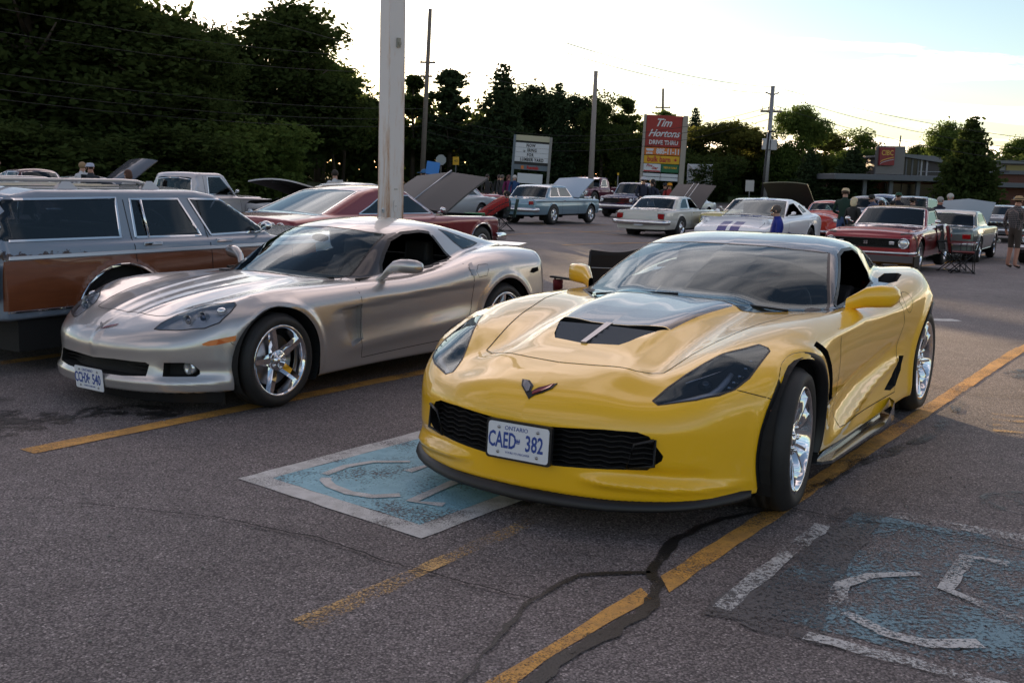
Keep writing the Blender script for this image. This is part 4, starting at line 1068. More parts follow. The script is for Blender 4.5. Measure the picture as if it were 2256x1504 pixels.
# ------------------------------------------------------------------ older cars, made from side profiles
def prof(pts, s=.03):
    """height profile along the car: straight runs between the given points with softened corners"""
    pts = sorted(pts); xs = np.array([p[0] for p in pts], float); zs = np.array([p[1] for p in pts], float)
    g = np.arange(xs[0] - .3, xs[-1] + .3, .01); v = np.interp(g, xs, zs)
    if s > 0:
        k = np.exp(-.5 * (np.arange(-4 * s, 4 * s + .001, .01) / s) ** 2); k /= k.sum(); n = len(k) // 2
        v = np.convolve(np.pad(v, n, 'edge'), k, 'valid')[:len(g)]
    return lambda x: np.interp(x, g, v)
def classic(name, label, cat, loc, rz, S, group=None, scale=1., lod=(110, 56, 20), parent_z=0.):
    """S: dictionary with the car's outline; x runs forward from the front axle"""
    car = empty(name, loc, rz, label, cat, group, scale)
    top, xf, xr, hw = prof(S['top'], S.get('ts', .03)), S['xf'], S['xr'], S['hw']
    wp = prof(S['plan'], .08) if 'plan' in S else prof([(xr, hw * .93), (xr + .5, hw * .985), (xr + 1.5, hw), (xf - 1.5, hw), (xf - .5, hw * .975), (xf, hw * .93)], .1)
    belt, bot = S['belt'], S.get('bot', .24)
    crown = S.get('crown', .035); cr2 = S.get('crown2', .05)
    side = prof(S.get('side', [(bot - .1, -.07), (bot, -.055), (.45, -.012), (.62, 0), (.72, -.004), (belt - .03, -.03), (belt + .1, -.07)]), .02)
    H = lambda x, y: top(x) - crown * (np.clip(y / hw, 0, 1) ** 2)
    W = lambda x, z: wp(x) + side(z)
    fb, rb = S.get('fcurve', .10), S.get('rcurve', .08)
    fz, rzz = prof(S.get('fz', [(0, 0), (1, 0)]), .02), prof(S.get('rz', [(0, 0), (1, 0)]), .02)
    F = lambda y, z: xf + fz(z) - fb * (y / hw) ** 2.5
    T = lambda y, z: xr + rzz(z) + rb * (y / hw) ** 2.5
    cab = S.get('cab'); H2 = W2 = None
    if cab:
        ct = prof(cab, S.get('cs', .03)); hb, hr = S['hb'], S['hr']; zr = max(z for _, z in cab)
        pin = prof(S['pin'], .08) if 'pin' in S else (lambda x: 0 * x)
        H2 = lambda x, y: ct(x + .10 * (y / hw) ** 2 * np.sign(x - (cab[0][0] + cab[-1][0]) / 2)) - cr2 * (y / hw) ** 2
        W2 = lambda x, z: hb + (hr - hb) * np.clip((z - belt) / (zr - belt), -.3, 1.3) + pin(x)
    hump = S.get('hump', [])
    wb, R = S['wb'], S['R']; aR = S.get('aR', R + .055)
    def extra(x, y, z, d):
        for cx in (0, -wb):
            r = np.hypot(x - cx, z - R)
            d = d - S.get('lip', .014) * np.exp(-((r - aR - .015) / .022) ** 2) * np_ss(hw - .18, hw - .1, y) * np_ss(bot - .05, bot + .08, z) * np_ss(belt, belt - .1, z)
        if S.get('crease'):
            for zc_, am in S['crease']: d = d - am * np.exp(-((z - zc_) / .018) ** 2) * np_ss(hw - .16, hw - .08, y)
        if 'fn' in S: d = S['fn'](x, y, z, d)
        return d
    B = Body(H, W, F, T, bot, H2, W2, kH=S.get('kH', .05), kF=S.get('kF', .05), kT=S.get('kT', .05), kC=S.get('kC', .05), kJ=.02, kB=.03,
             spine=(xr + .45, xf - .45), zc=S.get('zc', .5), clim=S.get('clim', (xr + .08, xf - .6)), extra=extra)
    bm = B.skin(*lod)
    P = paint(*S['paint']) if isinstance(S['paint'], tuple) else S['paint']
    # windows
    for i, w in enumerate(S.get('win', [])):
        cut_region(bm, [(x, 1, z) for x, z in w], (0, 1, 0), 2 + i, lim=lambda c: c.z > belt - .1, minn=.2)
    if 'ws' in S:
        x0, z0, x1, z1, y0, y1 = S['ws']          # base and header of the windscreen: x, z, half widths
        dd = Vector((z1 - z0, 0, x0 - x1)).normalized()
        q = [(x0, -.02, z0), (x0, y0 * .7, z0 + .004), (x0 - .05, y0, z0 + .02), (x1 - .03, y1, z1 - .02), (x1, y1 * .7, z1), (x1, -.02, z1)]
        cut_region(bm, q, dd, 20, lim=lambda c: c.z > belt - .12 and c.x > x1 - .25, minn=.1)
    if 'bl' in S:
        x0, z0, x1, z1, y0, y1 = S['bl']
        dd = Vector((-(z1 - z0), 0, -(x0 - x1))).normalized()
        q = [(x0, -.02, z0), (x0, y0 * .8, z0 + .004), (x0 + .04, y0, z0 + .02), (x1 + .02, y1, z1 - .02), (x1, y1 * .8, z1), (x1, -.02, z1)]
        cut_region(bm, q, dd, 21, lim=lambda c: c.z > belt - .12 and c.x < x1 + .2, minn=.1)
    for cx, r_ in ((0, aR), (-wb, S.get('aRr', aR))): arch_cut(bm, cx, R, r_, 99, yin=hw - .35)
    if S.get('roofcut'):
        cut_region(bm, [(x, 1, z) for x, z in S['roofcut']], (0, 1, 0), 30, lim=lambda c: c.z > belt - .05, minn=-2)
    if S.get('lower'):
        cut_region(bm, [(x, 1, z) for x, z in S['lower']], (0, 1, 0), 31, lim=lambda c: c.y > hw - .25)
    if S.get('hood'):
        x0, x1, y_ = S['hood']
        cut_region(bm, [(x0, -.02, 0), (x0 + .03, y_ * .6, 0), (x0, y_, 0), (x1, y_, 0), (x1, -.02, 0)], (0, 0, 1), 32, lim=lambda c: c.z > .6)
    if S.get('grille'):
        y_, z0, z1 = S['grille']
        cut_region(bm, [(xf, -.02, z0), (xf, y_, z0), (xf, y_, z1), (xf, -.02, z1)], (1, 0, 0), 33, lim=lambda c: c.x > xf - .35)
    if S.get('stripe'):
        y0, y1, sm_ = S['stripe']
        cut_region(bm, [(xf, y0, 0), (xf, y1, 0), (xr, y1, 0), (xr, y0, 0)], (0, 0, 1), 50, lim=lambda c: c.z > .58, only=(0, 32), minn=.3)
    for k, dr_ in enumerate(S.get('doors', [])):
        cut_region(bm, [(x, 1, z) for x, z in dr_], (0, 1, 0), 40 + k, lim=lambda c: c.y > hw - .3)
    tree = bvh(bm); bm.verts.index_update(); L = bm.faces.layers.int['part']; have = set(f[L] for f in bm.faces)
    skin_part('body', B, extract(bm, 0), P, car)
    G_ = S.get('glass') or GLASS
    for i in range(len(S.get('win', []))):
        for s in (1, -1):
            if 2 + i in have and not (S.get('open', ()) and i in S['open']): skin_part('window', B, extract(bm, 2 + i, side=s), G_, car)
    if 20 in have: skin_part('windshield', B, extract(bm, 20), S.get('wglass', G_), car)
    if 21 in have: skin_part('rear_window', B, extract(bm, 21), G_, car)
    if 30 in have: skin_part('roof', B, extract(bm, 30), S['roofmat'], car)
    if 50 in have: skin_part('racing_stripe', B, extract(bm, 50), S['stripe'][2], car)
    if 31 in have: skin_part('side_panel', B, extract(bm, 31), S['lowermat'], car)
    for k in range(len(S.get('doors', []))):
        for s in (1, -1):
            if 40 + k in have: skin_part('door', B, extract(bm, 40 + k, side=s), P, car)
    if 33 in have:
        y_, z0, z1 = S['grille']; w_ = well('grille', bm, 33, (-.08, 0, 0), MATTE, car)
        n = S.get('bars', 5)
        for k in range(n):
            zz = z0 + (z1 - z0) * (k + .5) / n
            MB().box(xf - fb * .5 - .045, xf - fb * .3 - .02, -y_, y_, zz - .004, zz + .004).build('grille_bar', S.get('barmat', CHROME), w_)
        rb_ = MB(); ribbon(rb_, tree, [(xf, .001, z0), (xf, y_, z0), (xf, y_, z1), (xf, .001, z1)], (1, 0, 0), .022, .003, thick=.008); rb_.build('grille_surround', S.get('surround', CHROME), w_, fixn=False)
    if 32 in have:
        x0, x1, y_ = S['hood']
        if S.get('hoodopen'):
            bay = well('engine_bay', bm, 32, (0, 0, -.25), MATTE, car)
            E = MB(); E.box(x1 + .35, x0 - .35, -.22, .22, .55, .80); E.lathe([(.001, .93), (.19, .93), (.19, .86), (.001, .86)], 20, axis='z', c=((x0 + x1) / 2, 0, 0)); E.build('engine', STEEL, bay)
            a = S['hoodopen']; zh = float(top(np.array([x1]))[0]) + .02; ln = abs(x0 - x1); rows = 6
            vs = []; nn = 7; hinge = x1 if S.get('hinge', 'rear') == 'rear' else x0; sg = 1 if hinge == x1 else -1
            for i in range(rows + 1):
                u = ln * i / rows
                for j in range(nn):
                    v = -1 + 2 * j / (nn - 1); bul = (S['peak'] * (1 - abs(v)) if S.get('peak') else .07 * (1 - v * v)) + .02 * math.sin(math.pi * i / rows)
                    vs.append((hinge + sg * (u * math.cos(a) - bul * math.sin(a)), v * y_, zh + u * math.sin(a) + bul * math.cos(a)))
            m = len(vs); fs = [(i * nn + j, i * nn + j + 1, (i + 1) * nn + j + 1, (i + 1) * nn + j) for i in range(rows) for j in range(nn - 1)]
            n_ = Vector((-math.sin(a) * sg, 0, math.cos(a))) * .035
            vs2 = [tuple(Vector(v) - n_) for v in vs]
            rim_ = [(j, j + 1) for j in range(nn - 1)] + [((i * nn) + nn - 1, (i + 1) * nn + nn - 1) for i in range(rows)] + [(rows * nn + j + 1, rows * nn + j) for j in range(nn - 1)][::-1] + [((i + 1) * nn, i * nn) for i in range(rows)][::-1]
            hm = MB().add(vs, [f[::-1] for f in fs], True)
            ho = hm.build('hood', S.get('hoodmat', P), car, fixn=False)
            um = MB().add(vs2, fs, True)
            V = vs + vs2; um2 = MB().add(V, [(p, q, q + m, p + m) for p, q in rim_])
            um.build('hood_lining', S.get('lining', mat('hood_lining_grey', (.045, .045, .048), .7)), ho, fixn=False)
            um2.build('hood_edge', S.get('hoodmat', P), ho, fixn=False)
            rbm = MB()
            for v in S.get('ribs', (-.45, 0, .45)):
                tp = S.get('topribs'); bl_ = (S['peak'] * (1 - abs(v)) + .012) if tp else .03; of_ = Vector((0, 0, bl_ / math.cos(a))) if tp else Vector((0, 0, .03)) - n_ * 1.3; p0 = Vector((hinge + sg * .04 * math.cos(a), v * y_, zh + .04 * math.sin(a))) + of_; p1 = Vector((hinge + sg * (ln - .02) * math.cos(a), v * y_, zh + (ln - .02) * math.sin(a))) + of_
                rbm.tube([p0, p1], .014, 6)
            rbm.build('hood_brace', S.get('bracemat', BLACK), ho)
        else:
            skin_part('hood', B, extract(bm, 32), S.get('hoodmat', P), car)
    g = MB(); T_ = MB()
    for gp in S.get('gaps', []): ribbon(g, tree, [(x, 1, z) for x, z in gp], (0, 1, .1), S.get('gapw', .009), .0015, step=.05)
    if S.get('hood') and not S.get('hoodopen'):
        x0, x1, y_ = S['hood']; ribbon(g, tree, [(x0, .001, 0), (x0, y_, 0), (x1, y_, 0)], (0, 0, 1), .009, .0015, step=.06)
    if S.get('deck'):
        x0, x1, y_ = S['deck']; ribbon(g, tree, [(x0, .001, 0), (x0, y_, 0), (x1, y_, 0)], (0, 0, 1), .009, .0015, step=.06)
    if g.v: g.build('panel_gap', MATTE, car, fixn=False)
    wt = S.get('wintrim', CHROME)
    for w in S.get('win', []): ribbon(T_, tree, [(x, 1, z) for x, z in w], (0, 1, 0), .022, .002, step=.06, closed=True, thick=.006)
    if 'ws' in S:
        x0, z0, x1, z1, y0, y1 = S['ws']; ribbon(T_, tree, [(x0, .001, z0), (x0 - .04, y0, z0 + .02), (x1 - .03, y1, z1 - .02), (x1, .001, z1)], (.7, 0, .7), .022, .002, step=.06, thick=.005)
    if 'bl' in S:
        x0, z0, x1, z1, y0, y1 = S['bl']; ribbon(T_, tree, [(x0, .001, z0), (x0 + .04, y0, z0 + .02), (x1 + .02, y1, z1 - .02), (x1, .001, z1)], (-.6, 0, .8), .022, .002, step=.06, thick=.005)
    if T_.v: T_.build('window_trim', wt, car, fixn=False)
    for t, w_, m_ in S.get('trim', []):
        q = MB(); ribbon(q, tree, [(x, 1, z) for x, z in t], (0, 1, 0), w_, .002, step=.08, thick=.007)
        if q.v: q.build('side_moulding', m_, car, fixn=False)
    if S.get('archtrim'):
        q = MB()
        for cx in (0, -wb): ribbon(q, tree, [(cx + (aR + .012) * math.cos(a), 1, R + (aR + .012) * math.sin(a)) for a in np.linspace(-.15, math.pi + .15, 20)], (0, 1, 0), .02, .003, step=.05, thick=.006)
        q.build('arch_trim', CHROME, car, fixn=False)
    for (x, z) in S.get('handles', []):
        r = hit(tree, (x, 1, z), (0, 1, 0))
        if r[0] is not None:
            for s in (1, -1): MB().box(x - .085, x + .085, s * (r[0].y + .001) - .012, s * (r[0].y + .001) + .016, z - .014, z + .014).build('handle', CHROME, car, bevel=.006)
    if S.get('mirror'):
        x, z = S['mirror']
        for s in (1, -1): MB().ball((x, s * (hw + .03), z + .07), .07, 12, 8, .5, .9, .62).tube([(x, s * (hw - .10), z), (x, s * (hw + .02), z + .05)], .012, 6).build('mirror', S.get('mirmat', CHROME), car)
    # bumpers
    def bumper(nm, x, sgn, z0, z1, cur, m_, dep=.06, wf=1.0, wrap=.25):
        M = MB(); n = 18; vs = []; pz = [(z0, 0), (z0 + (z1 - z0) * .12, dep * .8), ((z0 + z1) / 2, dep), (z1 - (z1 - z0) * .12, dep * .85), (z1, 0)]
        ys = [-1 + 2 * i / n for i in range(n + 1)]
        pl = [(x + sgn * (-cur * abs(v) ** 2.5), v * hw * wf) for v in ys]
        pl = [(pl[0][0] - sgn * wrap, pl[0][1])] + pl + [(pl[-1][0] - sgn * wrap, pl[-1][1])]
        for i, (px_, py_) in enumerate(pl):
            for zz, dd_ in pz: vs.append((px_ + (sgn * dd_ if 0 < i < len(pl) - 1 else 0), py_ + (math.copysign(dd_, py_) * .8 if abs(py_) > hw * .9 else 0), zz))
        M.add(vs, [(i * 5 + k, i * 5 + k + 1, (i + 1) * 5 + k + 1, (i + 1) * 5 + k) for i in range(len(pl) - 1) for k in range(4)], True)
        return M.build(nm, m_, car)
    if S.get('fbump'): z0, z1, o_ = S['fbump']; bumper('front_bumper', xf + o_, 1, z0, z1, fb, S.get('bmat', CHROME), wf=S.get('bwf', .98))
    if S.get('rbump'): z0, z1, o_ = S['rbump']; bumper('rear_bumper', xr - o_, -1, z0, z1, rb, S.get('bmat', CHROME), wf=S.get('bwf', .98))
    for (y, z, r) in S.get('lamps', []):
        for s in (1, -1):
            x = xf + float(fz(np.array([z]))[0]) - fb * (y / hw) ** 2.5
            l = MB().lathe([(.001, .012), (r * .6, .010), (r * .92, .0), (r * .92, -.04)], 20, axis='x', c=(x + .008, s * y, z)).build('headlight', CLEARLENS, car)
            MB().lathe([(r * .92, -.01), (r * .96, .012), (r * 1.12, .012), (r * 1.2, -.01)], 20, axis='x', c=(x + .006, s * y, z)).build('lamp_ring', S.get('ringmat', CHROME), l)
    for (y0, y1, z0, z1) in S.get('tails', []):
        for s in (1, -1):
            x = xr + float(rzz(np.array([(z0 + z1) / 2]))[0]) + rb * ((y0 + y1) / 2 / hw) ** 2.5
            t_ = MB().box(x - .022, x + .05, min(s * y0, s * y1), max(s * y0, s * y1), z0, z1).build('taillight', REDLENS, car, bevel=.006)
            MB().box(x - .016, x + .04, min(s * y0, s * y1) - .014, max(s * y0, s * y1) + .014, z0 - .014, z1 + .014).build('lamp_frame', CHROME, t_)
    for (y, z, r) in S.get('rtails', []):
        for s in (1, -1):
            x = xr + float(rzz(np.array([z]))[0]) + rb * (y / hw) ** 2.5
            t_ = MB().lathe([(.001, -.03), (r * .7, -.026), (r * .8, 0), (r * .8, .03)], 20, axis='x', c=(x, s * y, z)).build('taillight', REDLENS, car)
            MB().lathe([(r * .8, .02), (r * .84, -.026), (r * 1.0, -.02), (r * 1.05, .02)], 20, axis='x', c=(x, s * y, z)).build('lamp_ring', CHROME, t_)
    # wheels
    st, rr_, rm_ = S.get('wheel', ('steel', R * .58, CHROME))
    for cx in (0, -wb):
        k2 = S.get('rearR', R) if cx else R
        for s in (1, -1): add_wheel(car, cx, s * (hw - .13), k2, '%s%.3f%.3f' % (st, k2, rr_), s, S.get('steer', 0) if cx == 0 else 0, .21 if cx == 0 else S.get('rw', .22), rr_, st, rm_, detail=False)
    liners(car, [(0, R, aR + .005), (-wb, R, aR + .005)], hw - .38, hw - .05)
    Ub = MB(); Ub.box(xr + .35, xf - .35, -hw + .34, hw - .34, bot - .06, bot + .03); Ub.tube([(-wb, -hw + .3, R), (-wb, hw - .3, R)], .05, 8); Ub.ball((-wb, 0, R), .13, 10, 8); Ub.build('underbody', MATTE, car)
    # cabin
    if cab:
        im = S.get('inmat', LEATHER)
        xc, xb_ = S.get('cabin', (cab[-1][0], cab[0][0]))
        xa, xb2 = max(xc, xb_), min(xc, xb_)
        tub = MB(); tub.box(xb2 + .1, xa - .1, -hw + .12, hw - .12, bot + .02, bot + .08); tub.box(xa - .55, xa - .25, -hw + .14, hw - .14, belt - .32, belt - .02)
        for s in (1, -1): tub.box(xb2 + .3, xa - .3, s * (hb - .03) - .01, s * (hb - .03) + .01, bot + .05, belt - .03)
        tub.build('cabin_tub', MATTE, car)
        for xs_ in S.get('seats', []):
            M = MB(); M.prism([(xs_ + .50, bot + .1), (xs_ + .50, belt - .42), (xs_, belt - .45), (xs_ - .14, belt + .06), (xs_ - .24, belt + .06), (xs_ - .14, bot + .1)], -hb + .12, hb - .12, 'y'); M.build('seat', im, car, bevel=.03)
        if S.get('seats'): steering_wheel(car, S['seats'][0] + .50, .36, belt - .02, .19, .45)
    if S.get('plate'):
        x_, z_, a_, b_ = S['plate']; sg = 1 if x_ > 0 else -1
        plate(car, (x_, 0, z_), (sg, 0, 0), (a_, b_), frame=False)
    if 'ext' in S: S['ext'](car, tree, B, P)
    bm.free()
    return car
def body_line(*p): return list(p)
# ------------------------------------------------------------------ the other cars
AZ = math.radians(58)             # cars parked nose away
AW = math.radians(-122)           # cars parked nose towards the viewer
def spot(px, depth, rz, back=0., left=0.):
    """ground spot in column px at a depth; back/left shift in the car's own frame"""
    x, y = at(px, depth); x -= back * math.cos(rz); y -= back * math.sin(rz); x += -left * math.sin(rz); y += left * math.cos(rz)
    return (x, y, gz(x, y))
LOD2 = (84, 44, 16); LOD1 = (150, 76, 24)
def wagon_ext(car, tree, B, P):
    MB().box(-3.3, .75, -.84, .84, .17, .43).build('chassis', MATTE, car)  # black box added below the sills, standing in for the shade under the wagon
    # roof rack: two long rails on feet, cross bars
    RK = mat('rack_metal', (.55, .53, .52), .3, .9)
    rk = empty('roof_rack', (0, 0, 0)); rk.parent = car
    for s in (1, -1):
        MB().tube([(-1.92, s * .60, 1.35), (-2.06, s * .61, 1.385), (-2.2, s * .615, 1.392), (-3.35, s * .615, 1.392), (-3.45, s * .61, 1.37)], .014, 8).build('rail', RK, rk)
        for x in (-1.95, -2.72, -3.40): MB().add([(x - .09, s * .60, 1.335), (x + .09, s * .60, 1.335), (x + .025, s * .62, 1.39), (x - .025, s * .62, 1.39), (x - .09, s * .64, 1.325), (x + .09, s * .64, 1.325)], [(0, 1, 2, 3), (4, 3, 2, 5), (0, 3, 4), (1, 5, 2)]).build('rail_foot', RK, rk)
    for x in (-2.3, -3.2): MB().tube([(x, -.60, 1.385), (x, .60, 1.385)], .011, 6).build('cross_bar', RK, rk)
    for y in (-.42, -.2, 0, .2, .42): MB().box(-3.35, -2.1, y - .012, y + .012, 1.345, 1.357).build('roof_strip', RK, rk)
    # tail lamp, window vent bars
    for s in (1, -1):
        MB().box(-3.53, -3.46, s * .84 - .06, s * .84 + .06, .55, .80).build('taillight', CHROME, car, bevel=.01)
        MB().tube([(-2.17, s * .872, .955), (-2.185, s * .795, 1.245)], .011, 6).build('vent_bar', CHROME, car)
WOOD = mat('wood_panel', (.13, .036, .012), .34, coat=.7, noise=(4, .3, (.21, .062, .022)))
_wn = WOOD.node_tree
for n_ in _wn.nodes:
    if n_.type == 'TEX_NOISE':
        mp_ = _wn.nodes.new('ShaderNodeMapping'); mp_.inputs['Scale'].default_value = (1, 1, 9)
        _l = n_.inputs['Vector'].links[0]; _s = _l.from_socket; _wn.links.remove(_l); _wn.links.new(_s, mp_.inputs[0]); _wn.links.new(mp_.outputs[0], n_.inputs['Vector'])
def rusty_paint(name, col):
    m = paint(name, col, .25, .4); nt = m.node_tree; b = nt.nodes['Principled BSDF']; t = nt.nodes.new('ShaderNodeTexCoord')
    n = nt.nodes.new('ShaderNodeTexNoise'); n.inputs['Scale'].default_value = 9; n.inputs['Detail'].default_value = 8; n.inputs['Roughness'].default_value = .7; nt.links.new(t.outputs['Object'], n.inputs['Vector'])
    sp = nt.nodes.new('ShaderNodeSeparateXYZ'); nt.links.new(t.outputs['Object'], sp.inputs[0])
    # rust gathers in a band just above the side moulding at the rear
    mz = nt.nodes.new('ShaderNodeMapRange'); mz.inputs['From Min'].default_value = .925; mz.inputs['From Max'].default_value = .865; nt.links.new(sp.outputs['Z'], mz.inputs[0])
    mx_ = nt.nodes.new('ShaderNodeMapRange'); mx_.inputs['From Min'].default_value = -2.3; mx_.inputs['From Max'].default_value = -2.9; nt.links.new(sp.outputs['X'], mx_.inputs[0])
    m1 = nt.nodes.new('ShaderNodeMath'); m1.operation = 'MULTIPLY'; nt.links.new(mz.outputs[0], m1.inputs[0]); nt.links.new(mx_.outputs[0], m1.inputs[1])
    mlo = nt.nodes.new('ShaderNodeMapRange'); mlo.inputs['From Min'].default_value = .80; mlo.inputs['From Max'].default_value = .84; nt.links.new(sp.outputs['Z'], mlo.inputs[0]); mm_ = nt.nodes.new('ShaderNodeMath'); mm_.operation = 'MULTIPLY'; nt.links.new(m1.outputs[0], mm_.inputs[0]); nt.links.new(mlo.outputs[0], mm_.inputs[1]); m1 = mm_
    m2 = nt.nodes.new('ShaderNodeMath'); m2.operation = 'MULTIPLY_ADD'; m2.inputs[1].default_value = .27; nt.links.new(m1.outputs[0], m2.inputs[0]); nt.links.new(n.outputs['Fac'], m2.inputs[2])
    r = nt.nodes.new('ShaderNodeValToRGB'); r.color_ramp.elements[0].position = .73; r.color_ramp.elements[1].position = .76; nt.links.new(m2.outputs[0], r.inputs[0])
    mc = nt.nodes.new('ShaderNodeMixRGB'); nt.links.new(r.outputs[0], mc.inputs[0]); mc.inputs[1].default_value = (*col, 1); mc.inputs[2].default_value = (.035, .014, .008, 1); nt.links.new(mc.outputs[0], b.inputs['Base Color'])
    return m
def build_cars():
    STL = mat('stripe_white', (.6, .6, .6), .5)
    classic('station_wagon', 'blue grey station wagon with brown wood panels and a roof rack', 'station wagon', (-2.49, 10.67, 0), AZ, wagon_spec(), lod=(190, 96, 30))
    # maroon fastback
    classic('fastback_coupe', 'long maroon fastback coupe with round tail lamps behind the light pole', 'coupe', (-1.43, 20.27, gz(-1.43, 20.27)), AZ, dict(
        top=[(-5.05, .80), (-4.98, .93), (-4.2, .985), (-2.6, .96), (-1.2, .945), (.55, .90), (.70, .84)], xf=.74, xr=-5.05, hw=1.0, belt=.93, bot=.27, crown=.05,
        plan=[(-5.05, .93), (-4.2, .98), (-3.3, 1.02), (-2.5, .99), (-1, 1.0), (.2, .97), (.74, .90)],
        side=[(.2, -.08), (.27, -.05), (.5, -.01), (.70, 0), (.80, .005), (.86, -.01), (.93, -.07), (1.1, -.16)],
        cab=[(-4.45, .90), (-3.15, 1.34), (-2.75, 1.405), (-2.3, 1.415), (-1.95, 1.38), (-1.15, .93)], hb=.83, hr=.66, crown2=.06, kC=.06,
        wb=3.3, R=.345, aR=.40, paint=('maroon_paint', (.20, .012, .018), .35, .3), grille=(.80, .52, .72),
        win=[[(-3.35, .965), (-3.02, 1.09), (-2.8, 1.19), (-2.55, 1.265), (-1.95, 1.255), (-1.42, .95)]],
        ws=(-1.17, .945, -1.92, 1.345, .80, .62), bl=(-4.35, .96, -3.12, 1.33, .74, .58),
        gaps=[[(-2.62, .95), (-2.6, .30)], [(-1.18, .93), (-1.1, .30)], ], handles=[(-2.4, .80)], archtrim=True, deck=(-4.45, -4.95, .80), hood=(.50, -1.0, .84), hoodopen=math.radians(25), peak=.10, topribs=True, ribs=(0,), hoodmat=mat('hood_grey', (.050, .052, .055), .6), bracemat=mat('brace_grey', (.30, .33, .38), .3, .6), lining=MATTE,
        trim=[([(-4.9, .50), (-3.75, .50)], .02, CHROME), ([(-2.85, .33), (-.45, .33)], .03, CHROME), ([(-2.87, 1.0), (-2.87, 1.0)], .01, CHROME)],
        fbump=(.40, .56, .06), rbump=(.38, .54, .06), rtails=[(.38, .78, .078), (.55, .78, .078), (.72, .78, .078)], lamps=[(.80, .66, .085), (.62, .66, .085)],
        seats=[-2.3, -3.1], mirror=(-1.35, .95), cs=.09, rz=[(.3, .1), (.55, 0), (.9, .02)], wheel=('steel', .20, CHROME)), lod=(170, 84, 28))
    # light blue two-door sedan with its hood up
    classic('two_door_sedan', 'light blue two door sedan with fat rear tyres and its own pale blue hood raised', 'sedan', spot(1293, 41.3, AZ, 0, .93), AZ, dict(
        top=[(-4.2, .80), (-4.15, .92), (-3.3, .97), (-1.2, .97), (.70, .93), (.8, .86)], xf=.82, xr=-4.25, hw=.93, belt=.97, bot=.36, crown=.03,
        side=[(.2, -.08), (.36, -.03), (.55, 0), (.70, .005), (.80, -.012), (.90, -.004), (.97, -.05), (1.1, -.12)],
        cab=[(-3.35, .95), (-2.95, 1.36), (-2.7, 1.43), (-1.85, 1.43), (-1.6, 1.40), (-1.1, .96)], hb=.80, hr=.68, kC=.04,
        wb=2.92, R=.35, rearR=.37, aR=.40, rw=.30, paint=('steel_blue_paint', (.20, .33, .42), .45, .3),
        win=[[(-2.98, 1.0), (-2.78, 1.345), (-2.38, 1.345), (-2.32, 1.0)], [(-2.26, 1.0), (-2.32, 1.345), (-1.72, 1.345), (-1.38, 1.0)]],
        ws=(-1.14, .985, -1.62, 1.38, .76, .66), bl=(-3.33, .985, -2.90, 1.37, .74, .66), gaps=[[(-2.28, .97), (-2.26, .40)], [(-1.12, .95), (-1.05, .40)]],
        trim=[([(-4.1, .84), (.6, .80)], .018, CHROME)], handles=[(-2.12, .87)], hood=(.6, -.8, .78), hoodopen=math.radians(30), peak=.06, hoodmat=mat('pale_steel_hood', (.30, .41, .52), .5), ribs=(), lining=MATTE,
        fbump=(.42, .54, .06), rbump=(.48, .62, .06), tails=[(.66, .84, .74, .86)], plate=(-4.36, .62, 'ATMU', '845'), seats=[-1.95, -2.8],
        wheel=('mag5', .20, CHROME)), lod=(130, 64, 22))
    # white hardtop seen from behind
    classic('hardtop_coupe', 'white hardtop coupe showing its tail and chrome rear bumper', 'coupe', spot(1560, 36.5, AZ, .0, .90), AZ, dict(
        top=[(-4.0, .78), (-3.95, .90), (-3.0, .95), (-1.2, .93), (.65, .88), (.75, .8)], xf=.78, xr=-4.05, hw=.90, belt=.93, bot=.30, crown=.04,
        cab=[(-3.25, .92), (-2.75, 1.27), (-2.45, 1.345), (-1.85, 1.345), (-1.55, 1.31), (-1.0, .92)], hb=.78, hr=.64, kC=.05,
        wb=2.82, R=.34, aR=.39, rearR=.36, rw=.28, paint=('cream_white_paint', (.62, .60, .54), 0, .35),
        win=[[(-2.72, .96), (-2.58, 1.10), (-2.35, 1.255), (-2.05, 1.27), (-2.05, .955)], [(-1.98, .955), (-1.98, 1.27), (-1.66, 1.26), (-1.25, .95)]],
        ws=(-1.05, .94, -1.58, 1.29, .74, .61), bl=(-3.22, .94, -2.72, 1.26, .70, .60), gaps=[[(-2.02, .93), (-2.0, .36)], [(-1.0, .92), (-.95, .36)]], open=(1,),
        deck=(-3.3, -3.95, .76), hood=(.62, -.9, .72), hoodopen=math.radians(30), peak=.05, topribs=True, ribs=(-.12, .12), hoodmat=mat('hood_black', (.025, .026, .028), .5), bracemat=STL, lining=MATTE, handles=[(-1.85, .82)], rbump=(.46, .60, .05), fbump=(.42, .54, .05), tails=[(.60, .80, .64, .80)],
        plate=(-4.125, .50, 'ATMU', '541'), seats=[-1.85, -2.6], wheel=('steel', .20, CHROME), rz=[(.4, .04), (.6, 0), (.85, .03)]), lod=(130, 64, 22))
